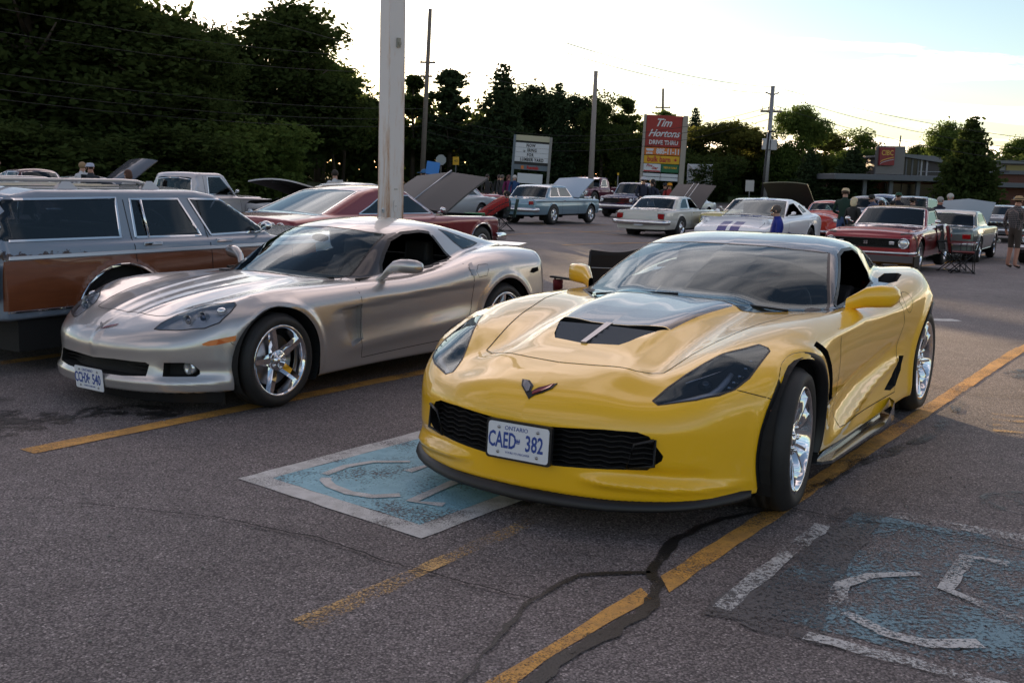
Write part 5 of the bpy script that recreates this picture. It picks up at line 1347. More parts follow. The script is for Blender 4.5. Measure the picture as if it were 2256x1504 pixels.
    # yellow muscle car, nose towards the camera
    classic('muscle_car', 'faded yellow muscle car with a wide chrome grille behind the striped coupe', 'muscle car', spot(1592, 34.5, AW, .4, 0), AW, dict(
        top=[(-4.05, .86), (-3.2, .96), (-1.2, .95), (.75, .90), (.88, .80)], xf=.9, xr=-4.1, hw=.95, belt=.94, bot=.30, crown=.03,
        cab=[(-3.3, .93), (-2.65, 1.30), (-2.3, 1.36), (-1.9, 1.36), (-1.6, 1.32), (-1.0, .94)], hb=.80, hr=.66, kC=.05, wb=2.95, R=.34, paint=('pale_yellow_paint', (.58, .50, .16), 0, .35),
        win=[[(-2.8, .97), (-2.4, 1.26), (-1.7, 1.26), (-1.25, .96)]], ws=(-1.05, .95, -1.62, 1.30, .76, .63), bl=(-3.25, .96, -2.65, 1.28, .7, .6), grille=(.80, .60, .78), bars=4,
        hood=(.80, -.95, .74), lamps=[(.72, .69, .085), (.53, .69, .085)], fbump=(.36, .54, .06), seats=[-1.9], mirror=(-1.3, .95), wheel=('steel', .2, CHROME)), lod=LOD2)
    def stripes(car, tree, B, P):
        gm = MB(); gm.prism([(.62, .60), (.84, .55), (.84, .50), (.60, .52)], -.62, .62, 'y'); gm.build('upper_grille', BLACK, car)
        for s in (1, -1): MB().prism([(.55, .70), (.74, .64), (.80, .60), (.60, .60)], min(s * .64, s * .80), max(s * .64, s * .80), 'y').build('headlight', mat('lamp_dark', (.08, .09, .1), .08, .5, coat=1), car, bevel=.01)
    classic('pony_car', 'white modern coupe with two blue racing stripes over hood and roof', 'sports coupe', spot(1600, 25.2, AW, .75, -.1), AW, dict(
        top=[(-3.85, .98), (-3.6, 1.03), (-2.9, 1.0), (-1.2, .98), (-.9, .97), (.2, .88), (.75, .74), (.88, .62)], xf=.92, xr=-3.85, hw=.95, belt=.95, bot=.20, crown=.06, fcurve=.20,
        side=[(.1, -.06), (.2, -.04), (.35, -.01), (.5, -.02), (.72, 0), (.85, -.01), (.95, -.06), (1.1, -.16)],
        cab=[(-3.55, .98), (-2.6, 1.30), (-2.15, 1.385), (-1.85, 1.385), (-1.6, 1.34), (-.75, .95)], hb=.80, hr=.60, kC=.07, cs=.10, kH=.09,
        wb=2.72, R=.34, paint=('white_paint', (.66, .66, .70), 0, .3), win=[[(-2.35, 1.0), (-2.15, 1.16), (-1.95, 1.27), (-1.6, 1.24), (-1.0, .97), (-2.35, .985)], [(-2.75, 1.06), (-2.48, 1.04), (-2.28, 1.20), (-2.4, 1.22)]],
        ws=(-.78, .965, -1.62, 1.34, .78, .57), bl=(-3.4, 1.03, -2.6, 1.30, .6, .5), stripe=(.045, .27, paint('stripe_blue', (.02, .025, .24), 0, .3)), grille=(.55, .32, .48), barmat=BLACK, surround=BLACK, bars=4, hood=(.72, -.82, .72),
        open=(0,), seats=[-1.8], mirror=(-1.0, .98), mirmat=paint('white_paint', (1, 1, 1)), ext=stripes, wintrim=BLACK, wheel=('split5', .245, mat('grey_rim', (.1, .1, .1), .3, .8)), gaps=[[(-2.4, .98), (-2.38, .3)], [(-.85, .95), (-.78, .3)]]), lod=(150, 70, 26))
    def ss(car, tree, B, P):
        put_text('emblem', 'SS', .09, CHROME, car, (.905, 0, .62), (0, 1, 0), (0, 0, 1), extrude=.006, bold=.003)
        for s in (1, -1): MB().box(.80, .885, s * .50 - .05, s * .50 + .05, .59, .655).build('parking_lamp', CLEARLENS, car, bevel=.01)
        st_ = MB(); st_.box(-.0, .05, .02, .03, .5, .5)
        hs = MB(); ribbon(hs, tree, [(.80, .70, .85), (.55, 1, .78), (.45, 1, .62), (.47, 1, .50)], (.4, .6, .5), .06, .003, step=.04); hs.build('nose_stripe', BLACK, car, fixn=False)
    classic('convertible', 'glossy dark red convertible with black soft top and a black grille', 'convertible', spot(1915, 22.0, AW, .42, -.12), AW, dict(
        top=[(-3.78, .80), (-3.7, .90), (-3.2, .96), (-2.7, .99), (-2.2, .92), (-1.1, .93), (.70, .86), (.84, .76)], xf=.88, xr=-3.82, hw=.92, belt=.91, bot=.27, crown=.045,
        plan=[(-3.82, .84), (-3.1, .91), (-2.6, .925), (-2, .89), (-1, .90), (0, .92), (.5, .90), (.88, .84)],
        side=[(.15, -.09), (.27, -.05), (.45, -.02), (.62, 0), (.74, .0), (.85, -.03), (.92, -.08), (1.1, -.16)],
        cab=[(-3.05, .93), (-2.85, 1.16), (-2.55, 1.30), (-2.2, 1.325), (-1.55, 1.30), (-.98, .91)], hb=.76, hr=.64, kC=.045,
        wb=2.74, R=.335, aR=.385, paint=('dark_red_paint', (.30, .010, .016), .2, .28), win=[[(-2.42, .945), (-2.32, 1.22), (-1.68, 1.21), (-1.2, .93)]], ws=(-1.0, .93, -1.56, 1.265, .72, .61),
        roofcut=[(-3.1, .93), (-2.5, .93), (-2.38, 1.23), (-1.66, 1.22), (-1.64, 1.27), (-1.50, 1.29), (-1.5, 1.5), (-3.2, 1.5)], roofmat=mat('soft_top', (.02, .022, .022), .75),
        grille=(.82, .535, .70), bars=7, barmat=BLACK, surround=BLACK, hood=(.76, -.90, .70), lamps=[(.72, .62, .092)], fbump=(.40, .455, .05), seats=[-1.8, -2.45], mirror=(-1.25, .95), ext=ss,
        trim=[([(-2.25, .29), (-.5, .29)], .03, CHROME)], handles=[(-2.2, .80)], wheel=('mag5', .20, CHROME), steer=0, gaps=[[(-2.4, .92), (-2.36, .32)], [(-1.0, .90), (-.92, .32)]]), lod=(150, 76, 26))
    classic('compact_coupe', 'dark grey green two door hardtop with a pale blue raised hood', 'coupe', spot(2168, 30.8, AZ, 0, .86), AZ, dict(
        top=[(-3.75, .80), (-3.7, .93), (-2.8, .97), (-1.1, .95), (.7, .90), (.8, .84)], xf=.82, xr=-3.78, hw=.90, belt=.94, bot=.30, crown=.035,
        cab=[(-3.0, .93), (-2.6, 1.28), (-2.35, 1.365), (-1.75, 1.365), (-1.45, 1.32), (-.95, .93)], hb=.79, hr=.67, kC=.045, wb=2.79, R=.335, aR=.385, rearR=.345, rw=.27, paint=('grey_green_paint', (.13, .17, .17), .6, .28),
        win=[[(-2.5, .97), (-2.36, 1.27), (-1.6, 1.27), (-1.22, .955)]], ws=(-1.0, .95, -1.5, 1.30, .76, .65), bl=(-2.98, .955, -2.58, 1.27, .72, .64),
        hood=(.62, -.75, .74), hoodopen=math.radians(26), peak=.10, ribs=(), hoodmat=mat('pale_blue_hood', (.17, .25, .30), .5), lining=MATTE, rbump=(.46, .58, .05), fbump=(.4, .5, .05), tails=[(.60, .78, .66, .76)], archtrim=True,
        trim=[([(-2.4, .33), (-.5, .33)], .03, CHROME), ([(-3.65, .72), (.6, .70)], .015, CHROME)], seats=[-1.75, -2.4], handles=[(-2.25, .82)], wheel=('mag5', .20, CHROME), gaps=[[(-2.35, .93), (-2.33, .35)], [(-1.0, .92), (-.92, .35)]]), lod=(130, 64, 22))
    classic('fastback_coupe', 'bright red fastback with a dark side stripe behind the seated woman', 'coupe', spot(1092, 45, AZ, 0, .9), AZ, dict(
        top=[(-4.0, .80), (-3.95, .95), (-3.3, 1.0), (-2.6, .97), (-1.1, .95), (.7, .90), (.8, .84)], xf=.82, xr=-4.0, hw=.91, belt=.95, bot=.30, crown=.04,
        cab=[(-3.7, .98), (-2.85, 1.33), (-2.4, 1.40), (-1.9, 1.40), (-1.55, 1.36), (-1.0, .95)], hb=.78, hr=.64, kC=.06, cs=.08, wb=2.74, R=.335, paint=('bright_red_paint', (.50, .022, .015), 0, .3),
        win=[[(-2.65, 1.0), (-2.55, 1.2), (-2.3, 1.29), (-2.12, 1.29), (-2.08, .99)], [(-2.02, .99), (-2.06, 1.29), (-1.65, 1.27), (-1.25, .97)]], ws=(-1.05, .96, -1.58, 1.33, .74, .62), bl=(-3.6, 1.01, -2.88, 1.31, .66, .56),
        trim=[([(-3.85, .82), (.6, .76)], .10, BLACK)], rbump=(.45, .56, .05), tails=[(.55, .80, .66, .74)], seats=[-1.85], wheel=('mag5', .2, CHROME)), lod=LOD2)
    def truck_ext(bl):
        def f(car, tree, B, P):
            for s in (1, -1): MB().box(-bl - .05, -1.95, min(s * .93, s * .88), max(s * .93, s * .88), .62, 1.13).build('bed_side', P, car, bevel=.02)
            MB().box(-bl - .05, -bl, -.93, .93, .60, 1.13).build('tailgate', P, car); MB().box(-bl, -1.95, -.88, .88, .60, .66).build('bed_floor', MATTE, car)
        return f
    pk = dict(top=[(-2.0, 1.10), (-1.1, 1.10), (-.55, 1.10), (.68, 1.04), (.78, .95)], xf=.80, xr=-2.05, hw=.95, belt=1.10, bot=.42, crown=.04, crown2=.04,
        side=[(.3, -.06), (.42, -.03), (.6, 0), (.85, .0), (.95, -.02), (1.08, -.03), (1.25, -.10)], cab=[(-1.99, 1.05), (-1.90, 1.60), (-1.78, 1.67), (-1.05, 1.67), (-.92, 1.63), (-.55, 1.10)], hb=.86, hr=.74, kC=.06,
        wb=3.0, R=.38, aR=.44, win=[[(-1.55, 1.14), (-1.52, 1.56), (-1.12, 1.56), (-.74, 1.13)]], ws=(-.57, 1.12, -.93, 1.60, .82, .70), bl=(-2.02, 1.18, -1.93, 1.56, .66, .60), lamps=[(.74, .84, .09)], grille=(.82, .72, .95), bars=6,
        fbump=(.48, .64, .07), hood=(.66, -.5, .80), seats=[-1.35], mirror=(-.75, 1.15), gaps=[[(-1.66, 1.6), (-1.64, .5)], [(-.6, 1.1), (-.55, .5)]], handles=[(-1.48, 1.0)], wheel=('steel', .21, CHROME), cabin=(-.55, -2.0), spine_=0)
    p1 = dict(pk); p1.update(paint=('silver_truck_paint', (.50, .48, .50), .4, .35), ext=truck_ext(4.0))
    classic('pickup_truck', 'silver pickup truck with a dark rear window beyond the wood sided wagon', 'pickup truck', (-7.1, 26.6, gz(-7.1, 26.6) - .03), AZ, p1, scale=.96, lod=(120, 64, 22))
    p2 = dict(pk); p2.update(paint=('navy_paint', (.025, .03, .10), .3, .25), ext=truck_ext(3.6), lamps=[(.76, .84, .075)], grille=(.86, .70, .95), bars=4)
    classic('pickup_truck', 'dark blue pickup truck with chrome grille facing the camera', 'pickup truck', spot(1350, 51, AW, .5), AW, p2, lod=LOD2)
    def visor(car, tree, B, P):
        truck_ext(3.6)(car, tree, B, P)
        MB().prism([(-.86, 1.60), (-.70, 1.55), (-.70, 1.57), (-.90, 1.64)], -.72, .72, 'y').build('sun_visor', CHROME, car)
        for k in range(5): MB().ball((-.98, -.5 + .25 * k, 1.68), .035, 8, 6).build('roof_lamp', AMBER, car)
    p3 = dict(pk); p3.update(paint=('plum_paint', (.13, .02, .05), .3, .3), ext=visor, R=.45, aR=.52)
    classic('pickup_truck', 'tall plum coloured pickup with a white visor and roof lamps', 'pickup truck', spot(1262, 66, AW, .3), AW, p3, scale=1.12, lod=LOD2)
    # grey car with its hood raised, nose towards us
    mus = dict(top=[(-4.0, .88), (-3.2, .96), (-1.2, .95), (.75, .90), (.85, .80)], xf=.86, xr=-4.0, hw=.93, belt=.94, bot=.30, crown=.03,
        cab=[(-3.3, .93), (-2.65, 1.28), (-2.3, 1.34), (-1.9, 1.34), (-1.6, 1.30), (-1.0, .94)], hb=.79, hr=.65, kC=.05, wb=2.85, R=.335, win=[[(-2.8, .97), (-2.4, 1.25), (-1.7, 1.25), (-1.25, .96)]], ws=(-1.05, .95, -1.62, 1.28, .76, .62), bl=(-3.25, .96, -2.65, 1.26, .7, .6),
        grille=(.80, .58, .74), bars=5, lamps=[(.68, .66, .085)], fbump=(.38, .52, .06), hood=(.78, -.95, .80), seats=[-1.9], wheel=('steel', .2, CHROME))
    def v(**k): d = dict(mus); d.update(k); return d
    classic('muscle_car', 'olive muscle car with its dark hood raised beside the orange hot rod', 'muscle car', spot(1712, 38, AW, .2), AW, v(paint=('olive_paint', (.22, .22, .13), .3, .3), hoodopen=math.radians(35), ribs=()), lod=LOD2)
    classic('sedan', 'white coupe with its black lined hood raised beyond the maroon fastback', 'coupe', spot(592, 25.5, AW, .9), AW, v(paint=('dusty_white_paint', (.52, .50, .50), 0, .35), hoodopen=math.radians(13), lining=MATTE, ribs=(0,), top=[(-4.0, .92), (-3.2, 1.0), (-1.2, 1.0), (.75, .94), (.85, .80)], belt=.98, cab=[(-3.3, .97), (-2.65, 1.34), (-2.3, 1.40), (-1.9, 1.40), (-1.6, 1.36), (-1.0, .98)], win=[[(-2.8, 1.01), (-2.4, 1.30), (-1.7, 1.30), (-1.25, 1.0)]], ws=(-1.05, .99, -1.62, 1.34, .76, .62), bl=(-3.25, 1.0, -2.65, 1.32, .7, .6)), lod=LOD2)
    classic('sedan', 'pale silver coupe half hidden behind the light pole and raised hood', 'coupe', spot(872, 36, AW, .9), AW, v(paint=('pale_silver_paint', (.45, .46, .47), .3, .35)), lod=LOD2)
    classic('sedan', 'cream green coupe parked behind the faded yellow muscle car', 'coupe', spot(1640, 46, AW, .9), AW, v(paint=('cream_green_paint', (.38, .42, .32), .1, .35)), lod=LOD2)
    classic('sedan', 'white car behind the standing group in caps', 'coupe', spot(1445, 47, AW, .3), AW, v(paint=('plain_white_paint', (.55, .56, .58), 0, .35)), lod=LOD2)
    classic('sedan', 'grey blue car behind the row of onlookers near the white sign board', 'coupe', spot(1150, 56, AW, .9), AW, v(paint=('slate_paint', (.2, .25, .28), .3, .3)), lod=LOD2)
    classic('sedan', 'dark sedan with a navy raised hood behind the man in the white cap', 'sedan', spot(322, 40, AZ, .4), AZ, v(paint=('navy_grey_paint', (.02, .028, .045), .1, .6), hoodopen=math.radians(34), ribs=()), lod=LOD2)
    classic('sedan', 'grey car parked behind the dark hardtop near the right edge', 'coupe', spot(2165, 40, AW, .5), AW, v(paint=('mid_grey_paint', (.16, .17, .19), .3, .35)), lod=LOD2)
    classic('muscle_car', 'black car cut by the right edge behind the plaid shirt man', 'muscle car', spot(2305, 28, AW, .2), AW, v(paint=('gloss_black_paint', (.01, .01, .012), 0, .2)), lod=LOD2)
    classic('sedan', 'dark blue sport utility car beyond the bearded men at the right', 'car', spot(1950, 42, AW, .8), AW, v(paint=('night_blue_paint', (.03, .035, .05), .3, .3), top=[(-4.0, 1.0), (-1.2, 1.0), (.7, .95), (.85, .8)], belt=.99, cab=[(-3.9, .98), (-3.6, 1.5), (-1.9, 1.58), (-1.6, 1.54), (-1.0, .98)], win=[[(-3.5, 1.02), (-3.4, 1.45), (-1.7, 1.48), (-1.25, 1.0)]], ws=(-1.05, .99, -1.62, 1.50, .76, .62), bl=(-3.95, 1.05, -3.65, 1.45, .7, .6)), lod=LOD2)
    # pre-war style bodies: tall cab, round fenders
    def fenders(Rw, wb, xf_, wide=.18, zt=.78):
        def g(x, y, z, d):
            for cx in (0, -wb):
                r = np.hypot((x - cx) / 1.25, z - Rw)
                f_ = np.maximum(r - (Rw + .16), np.abs(y - .72) - wide)
                d = smin(d, f_, .06)
            return d
        return g
    def old(P, hh=1.0, **k):
        d = dict(top=[(-3.7, .70), (-3.6, .95), (-3.1, 1.05), (-2.4, 1.05), (-.95, 1.02), (.45, 1.0), (.58, .85)], xf=.60, xr=-3.75, hw=.72, belt=1.03, bot=.38, crown=.12, fcurve=.25, kH=.14, kF=.10, crown2=.10,
            cab=[(-3.2, .98), (-2.75, 1.38), (-2.2, 1.55), (-1.35, 1.56), (-1.15, 1.50), (-.92, 1.02)], hb=.70, hr=.56, kC=.10, cs=.10, wb=2.75, R=.34, aR=.40, lip=0, fn=fenders(.34, 2.75, .6), paint=P,
            win=[[(-2.55, 1.06), (-2.4, 1.36), (-2.05, 1.44), (-2.0, 1.06)], [(-1.9, 1.06), (-1.92, 1.44), (-1.30, 1.43), (-1.15, 1.06)]], ws=(-.94, 1.07, -1.20, 1.46, .60, .50), bl=(-3.05, 1.15, -2.72, 1.36, .35, .3),
            lamps=[(.72, .80, .09)], fbump=(.42, .50, .30), seats=[-1.8], wheel=('steel', .2, CHROME), mirror=(-1.0, 1.1), grille=(.22, .55, .92), bars=9)
        d.update(k); return d
    classic('vintage_coupe', 'very dark maroon rounded vintage coupe near the trees at far left', 'vintage coupe', spot(168, 30, math.radians(-40), .6), math.radians(-40), old(('oxblood_paint', (.06, .008, .012), .2, .3)), lod=LOD2)
    classic('vintage_truck', 'sky blue rounded vintage truck cut by the left edge', 'vintage truck', spot(-40, 23, math.radians(-30), 1.2), math.radians(-30), old(('sky_blue_paint', (.10, .28, .62), 0, .3)), lod=LOD2)
    classic('hot_rod', 'orange red chopped hot rod with an open engine beside the green jacket man', 'hot rod', spot(1775, 35, AW, .2), AW, old(('orange_red_paint', (.55, .035, .012), 0, .3), cab=[(-2.4, .98), (-2.3, 1.35), (-2.1, 1.42), (-1.35, 1.43), (-1.2, 1.38), (-1.05, 1.02)], win=[[(-1.9, 1.06), (-1.9, 1.33), (-1.38, 1.33), (-1.25, 1.06)]], ws=(-1.07, 1.07, -1.22, 1.36, .60, .52), bl=(-2.42, 1.1, -2.32, 1.3, .4, .35)), lod=LOD2)
    classic('vintage_truck', 'dark blue vintage truck with divided windscreen behind the blonde woman', 'vintage truck', spot(1858, 41, AW, .4), AW, old(('deep_blue_paint', (.03, .07, .13), .2, .3)), lod=LOD2)
    classic('vintage_truck', 'brighter blue vintage sedan just behind the dark blue vintage truck', 'vintage truck', spot(1895, 47, AW, .4), AW, old(('mid_blue_paint', (.05, .14, .28), .2, .3), cab=[(-3.3, .98), (-3.1, 1.5), (-2.2, 1.62), (-1.35, 1.60), (-1.15, 1.50), (-.92, 1.02)]), lod=LOD2)
def wagon_spec():
    return dict(
        top=[(-3.5, .90), (-3.45, .955), (-2.0, .965), (-.75, .95), (-.70, .93), (.70, .87), (.85, .80)], xf=.85, xr=-3.5, hw=.93, belt=.955, bot=.40, crown=.03,
        side=[(.3, -.05), (.40, -.03), (.46, -.012), (.62, 0), (.80, -.002), (.86, -.014), (.90, -.02), (.95, -.035), (1.1, -.09)],
        cab=[(-3.52, .90), (-3.36, 1.30), (-3.1, 1.35), (-1.55, 1.35), (-1.32, 1.315), (-.70, .95)], hb=.865, hr=.745, crown2=.05, kC=.035, kH=.04,
        wb=2.45, R=.33, aR=.42, paint=rusty_paint('wagon_grey_blue', (.20, .25, .32)),
        win=[[(-3.41, .965), (-3.36, 1.25), (-2.40, 1.262), (-2.43, .962)], [(-2.29, .957), (-2.27, 1.25), (-1.80, 1.25), (-1.64, .95)], [(-1.53, .953), (-1.69, 1.25), (-1.36, 1.245), (-1.25, 1.20), (-.90, .965)]],
        ws=(-.74, .965, -1.33, 1.29, .80, .70), bl=(-3.52, .97, -3.40, 1.27, .78, .68),
        lower=[(-3.42, .475), (-3.42, .828), (-.30, .838), (-.30, .475)], lowermat=WOOD,
        trim=[([(-3.46, .845), (-.2, .855)], .032, mat('moulding_grey', (.5, .52, .56), .3, .8)), ([(-3.4, .466), (-2.88, .466)], .014, CHROME)],
        gaps=[[(-2.335, 1.27), (-2.33, .75), (-2.15, .55), (-2.05, .46)], [(-1.60, 1.26), (-1.575, .95), (-1.565, .45)], [(-.62, .9), (-.62, .45)]], gapw=.007,
        handles=[(-2.16, .905), (-1.42, .905)], archtrim=True, seats=[-1.6, -2.35], fbump=(.42, .58, .08), rbump=None,
        glass=glass('wagon_glass', (.40, .47, .55), .75), mirror=(-.98, .95), ext=wagon_ext, wheel=('steel', .19, CHROME))
# ------------------------------------------------------------------ ground, markings, cracks
def asphalt_mat():
    m = bpy.data.materials.new('asphalt'); m.use_nodes = True; nt = m.node_tree; b = nt.nodes['Principled BSDF']; N = nt.nodes.new; Lk = nt.links.new
    t = N('ShaderNodeTexCoord')
    v = N('ShaderNodeTexVoronoi'); v.inputs['Scale'].default_value = 120; v.inputs['Randomness'].default_value = 1; Lk(t.outputs['Object'], v.inputs['Vector'])
    v2 = N('ShaderNodeTexVoronoi'); v2.inputs['Scale'].default_value = 210; Lk(t.outputs['Object'], v2.inputs['Vector'])
    hs = N('ShaderNodeSeparateColor'); Lk(v.outputs['Color'], hs.inputs[0])
    hs2 = N('ShaderNodeSeparateColor'); Lk(v2.outputs['Color'], hs2.inputs[0])
    st = N('ShaderNodeValToRGB'); Lk(hs.outputs[0], st.inputs[0]); cr = st.color_ramp; cr.interpolation = 'LINEAR'
    cr.elements[0].position = 0; cr.elements[0].color = (.078, .070, .070, 1); cr.elements[1].position = 1; cr.elements[1].color = (.36, .33, .322, 1)
    for p, c in ((.45, (.115, .103, .104)), (.72, (.155, .140, .140)), (.86, (.215, .198, .194))): e = cr.elements.new(p); e.color = (*c, 1)
    st2 = N('ShaderNodeValToRGB'); Lk(hs2.outputs[1], st2.inputs[0]); cr = st2.color_ramp
    cr.elements[0].position = 0; cr.elements[0].color = (.09, .081, .081, 1); cr.elements[1].position = 1; cr.elements[1].color = (.26, .235, .232, 1); e = cr.elements.new(.6); e.color = (.125, .112, .112, 1)
    mx = N('ShaderNodeMixRGB'); Lk(hs.outputs[1], mx.inputs[0]); Lk(st.outputs[0], mx.inputs[1]); Lk(st2.outputs[0], mx.inputs[2])
    # binder between the stones
    ed = N('ShaderNodeMapRange'); Lk(v.outputs['Distance'], ed.inputs[0]); ed.inputs['From Min'].default_value = .45; ed.inputs['From Max'].default_value = .72
    mb = N('ShaderNodeMixRGB'); Lk(ed.outputs[0], mb.inputs[0]); Lk(mx.outputs[0], mb.inputs[1]); mb.inputs[2].default_value = (.050, .045, .045, 1)
    # large worn and stained areas
    n1 = N('ShaderNodeTexNoise'); n1.inputs['Scale'].default_value = .55; n1.inputs['Detail'].default_value = 7; n1.inputs['Roughness'].default_value = .6; Lk(t.outputs['Object'], n1.inputs['Vector'])
    r1 = N('ShaderNodeMapRange'); Lk(n1.outputs['Fac'], r1.inputs[0]); r1.inputs['From Min'].default_value = .3; r1.inputs['From Max'].default_value = .7; r1.inputs['To Min'].default_value = 1.0; r1.inputs['To Max'].default_value = 1.62
    n2 = N('ShaderNodeTexNoise'); n2.inputs['Scale'].default_value = 6; n2.inputs['Detail'].default_value = 4; Lk(t.outputs['Object'], n2.inputs['Vector'])
    r2 = N('ShaderNodeMapRange'); Lk(n2.outputs['Fac'], r2.inputs[0]); r2.inputs['From Min'].default_value = .3; r2.inputs['From Max'].default_value = .7; r2.inputs['To Min'].default_value = .9; r2.inputs['To Max'].default_value = 1.1
    mm = N('ShaderNodeMath'); mm.operation = 'MULTIPLY'; Lk(r1.outputs[0], mm.inputs[0]); Lk(r2.outputs[0], mm.inputs[1])
    vm = N('ShaderNodeVectorMath'); vm.operation = 'SCALE'; Lk(mb.outputs[0], vm.inputs[0]); Lk(mm.outputs[0], vm.inputs['Scale'])
    # oil drips
    n3 = N('ShaderNodeTexNoise'); n3.inputs['Scale'].default_value = 1.3; n3.inputs['Detail'].default_value = 3; Lk(t.outputs['Object'], n3.inputs['Vector'])
    r3 = N('ShaderNodeMapRange'); Lk(n3.outputs['Fac'], r3.inputs[0]); r3.inputs['From Min'].default_value = .66; r3.inputs['From Max'].default_value = .74
    mo = N('ShaderNodeMixRGB'); mo.blend_type = 'MULTIPLY'; Lk(r3.outputs[0], mo.inputs[0]); tn = N('ShaderNodeMixRGB'); tn.blend_type = 'MULTIPLY'; tn.inputs[0].default_value = 1; Lk(vm.outputs[0], tn.inputs[1]); tn.inputs[2].default_value = (1.14, 1.09, 1.07, 1); Lk(tn.outputs[0], mo.inputs[1]); mo.inputs[2].default_value = (.6, .6, .6, 1)
    Lk(mo.outputs[0], b.inputs['Base Color']); b.inputs['Roughness'].default_value = .78; b.inputs['Specular IOR Level'].default_value = .35
    bp = N('ShaderNodeBump'); bp.inputs['Strength'].default_value = .9; bp.inputs['Distance'].default_value = .0035; bp.invert = True
    Lk(v.outputs['Distance'], bp.inputs['Height']); Lk(bp.outputs[0], b.inputs['Normal'])
    return m
def worn(name, col, amount=.5, scale=60, big=2.5, rough=.7, col2=None):
    """thin paint on asphalt: gone in flecks, more in patches"""
    m = bpy.data.materials.new(name); m.use_nodes = True; nt = m.node_tree; b = nt.nodes['Principled BSDF']; N = nt.nodes.new; Lk = nt.links.new
    b.inputs['Base Color'].default_value = (*col, 1); b.inputs['Roughness'].default_value = rough; out = nt.nodes['Material Output']
    t = N('ShaderNodeTexCoord'); n = N('ShaderNodeTexNoise'); n.inputs['Scale'].default_value = scale * 1.6; n.inputs['Detail'].default_value = 8; n.inputs['Roughness'].default_value = .75; Lk(t.outputs['Object'], n.inputs['Vector'])
    g = N('ShaderNodeTexNoise'); g.inputs['Scale'].default_value = big; g.inputs['Detail'].default_value = 3; Lk(t.outputs['Object'], g.inputs['Vector'])
    gm = N('ShaderNodeMath'); gm.operation = 'MULTIPLY_ADD'; Lk(g.outputs['Fac'], gm.inputs[0]); gm.inputs[1].default_value = .55; Lk(n.outputs['Fac'], gm.inputs[2])
    r = N('ShaderNodeMapRange'); Lk(gm.outputs[0], r.inputs[0]); r.inputs['From Min'].default_value = .50 + amount * .5; r.inputs['From Max'].default_value = .62 + amount * .5
    tr = N('ShaderNodeBsdfTransparent'); mx = N('ShaderNodeMixShader'); Lk(r.outputs[0], mx.inputs[0]); Lk(b.outputs[0], mx.inputs[1]); Lk(tr.outputs[0], mx.inputs[2]); Lk(mx.outputs[0], out.inputs[0])
    if col2:
        n2 = N('ShaderNodeTexNoise'); n2.inputs['Scale'].default_value = 14; n2.inputs['Detail'].default_value = 6; Lk(t.outputs['Object'], n2.inputs['Vector'])
        rr = N('ShaderNodeValToRGB'); Lk(n2.outputs['Fac'], rr.inputs[0]); rr.color_ramp.elements[0].position = .4; rr.color_ramp.elements[1].position = .6
        rr.color_ramp.elements[0].color = (*col, 1); rr.color_ramp.elements[1].color = (*col2, 1); Lk(rr.outputs[0], b.inputs['Base Color'])
    v = N('ShaderNodeTexVoronoi'); v.inputs['Scale'].default_value = 95; Lk(t.outputs['Object'], v.inputs['Vector'])
    bp = N('ShaderNodeBump'); bp.inputs['Strength'].default_value = .6; bp.inputs['Distance'].default_value = .003; bp.invert = True; Lk(v.outputs['Distance'], bp.inputs['Height']); Lk(bp.outputs[0], b.inputs['Normal'])
    return m
RNG = random.Random(7)
def sheet(name, polys, m, z=.004, step=.25, jit=0.):
    """flat outlines laid on the ground; each edge subdivided so that it follows the ground"""
    bm = bmesh.new()
    for P in polys:
        Q = []
        n = len(P)
        for i in range(n):
            a, b = P[i], P[(i + 1) % n]; d = math.hypot(b[0] - a[0], b[1] - a[1]); k = max(1, int(d / step)) if jit else 1
            for q in range(k):
                t = q / k; j = jit if 0 < q else 0
                Q.append((a[0] + (b[0] - a[0]) * t + RNG.uniform(-j, j), a[1] + (b[1] - a[1]) * t + RNG.uniform(-j, j)))
        vs = [bm.verts.new((x, y, gz(x, y) + z)) for x, y in Q]
        f = bm.faces.new(vs)
        if f.normal.z < 0: pass
    bm.normal_update()
    for f in bm.faces:
        if f.normal.z < 0: f.normal_flip()
    bmesh.ops.triangulate(bm, faces=bm.faces[:])
    me = bpy.data.meshes.new(name); bm.to_mesh(me); bm.free(); return link(name, me, None, m)
def strip(P, w):
    """outline of a band of width w (number or list) along points P"""
    L_, R_ = [], []
    for i, p in enumerate(P):
        a, b = P[max(0, i - 1)], P[min(len(P) - 1, i + 1)]; dx_, dy_ = b[0] - a[0], b[1] - a[1]; d = math.hypot(dx_, dy_); ww = (w[i] if isinstance(w, (list, tuple)) else w) / 2
        L_.append((p[0] - dy_ / d * ww, p[1] + dx_ / d * ww)); R_.append((p[0] + dy_ / d * ww, p[1] - dx_ / d * ww))
    return L_ + R_[::-1]
def crack_path(P, amp=.02, step=.06, seed=1):
    r = random.Random(seed); Q = []
    for a, b in zip(P[:-1], P[1:]):
        d = math.hypot(b[0] - a[0], b[1] - a[1]); k = max(1, int(d / step))
        for i in range(k): t = i / k; Q.append((a[0] + (b[0] - a[0]) * t + r.uniform(-amp, amp), a[1] + (b[1] - a[1]) * t + r.uniform(-amp, amp)))
    Q.append(P[-1]); return Q
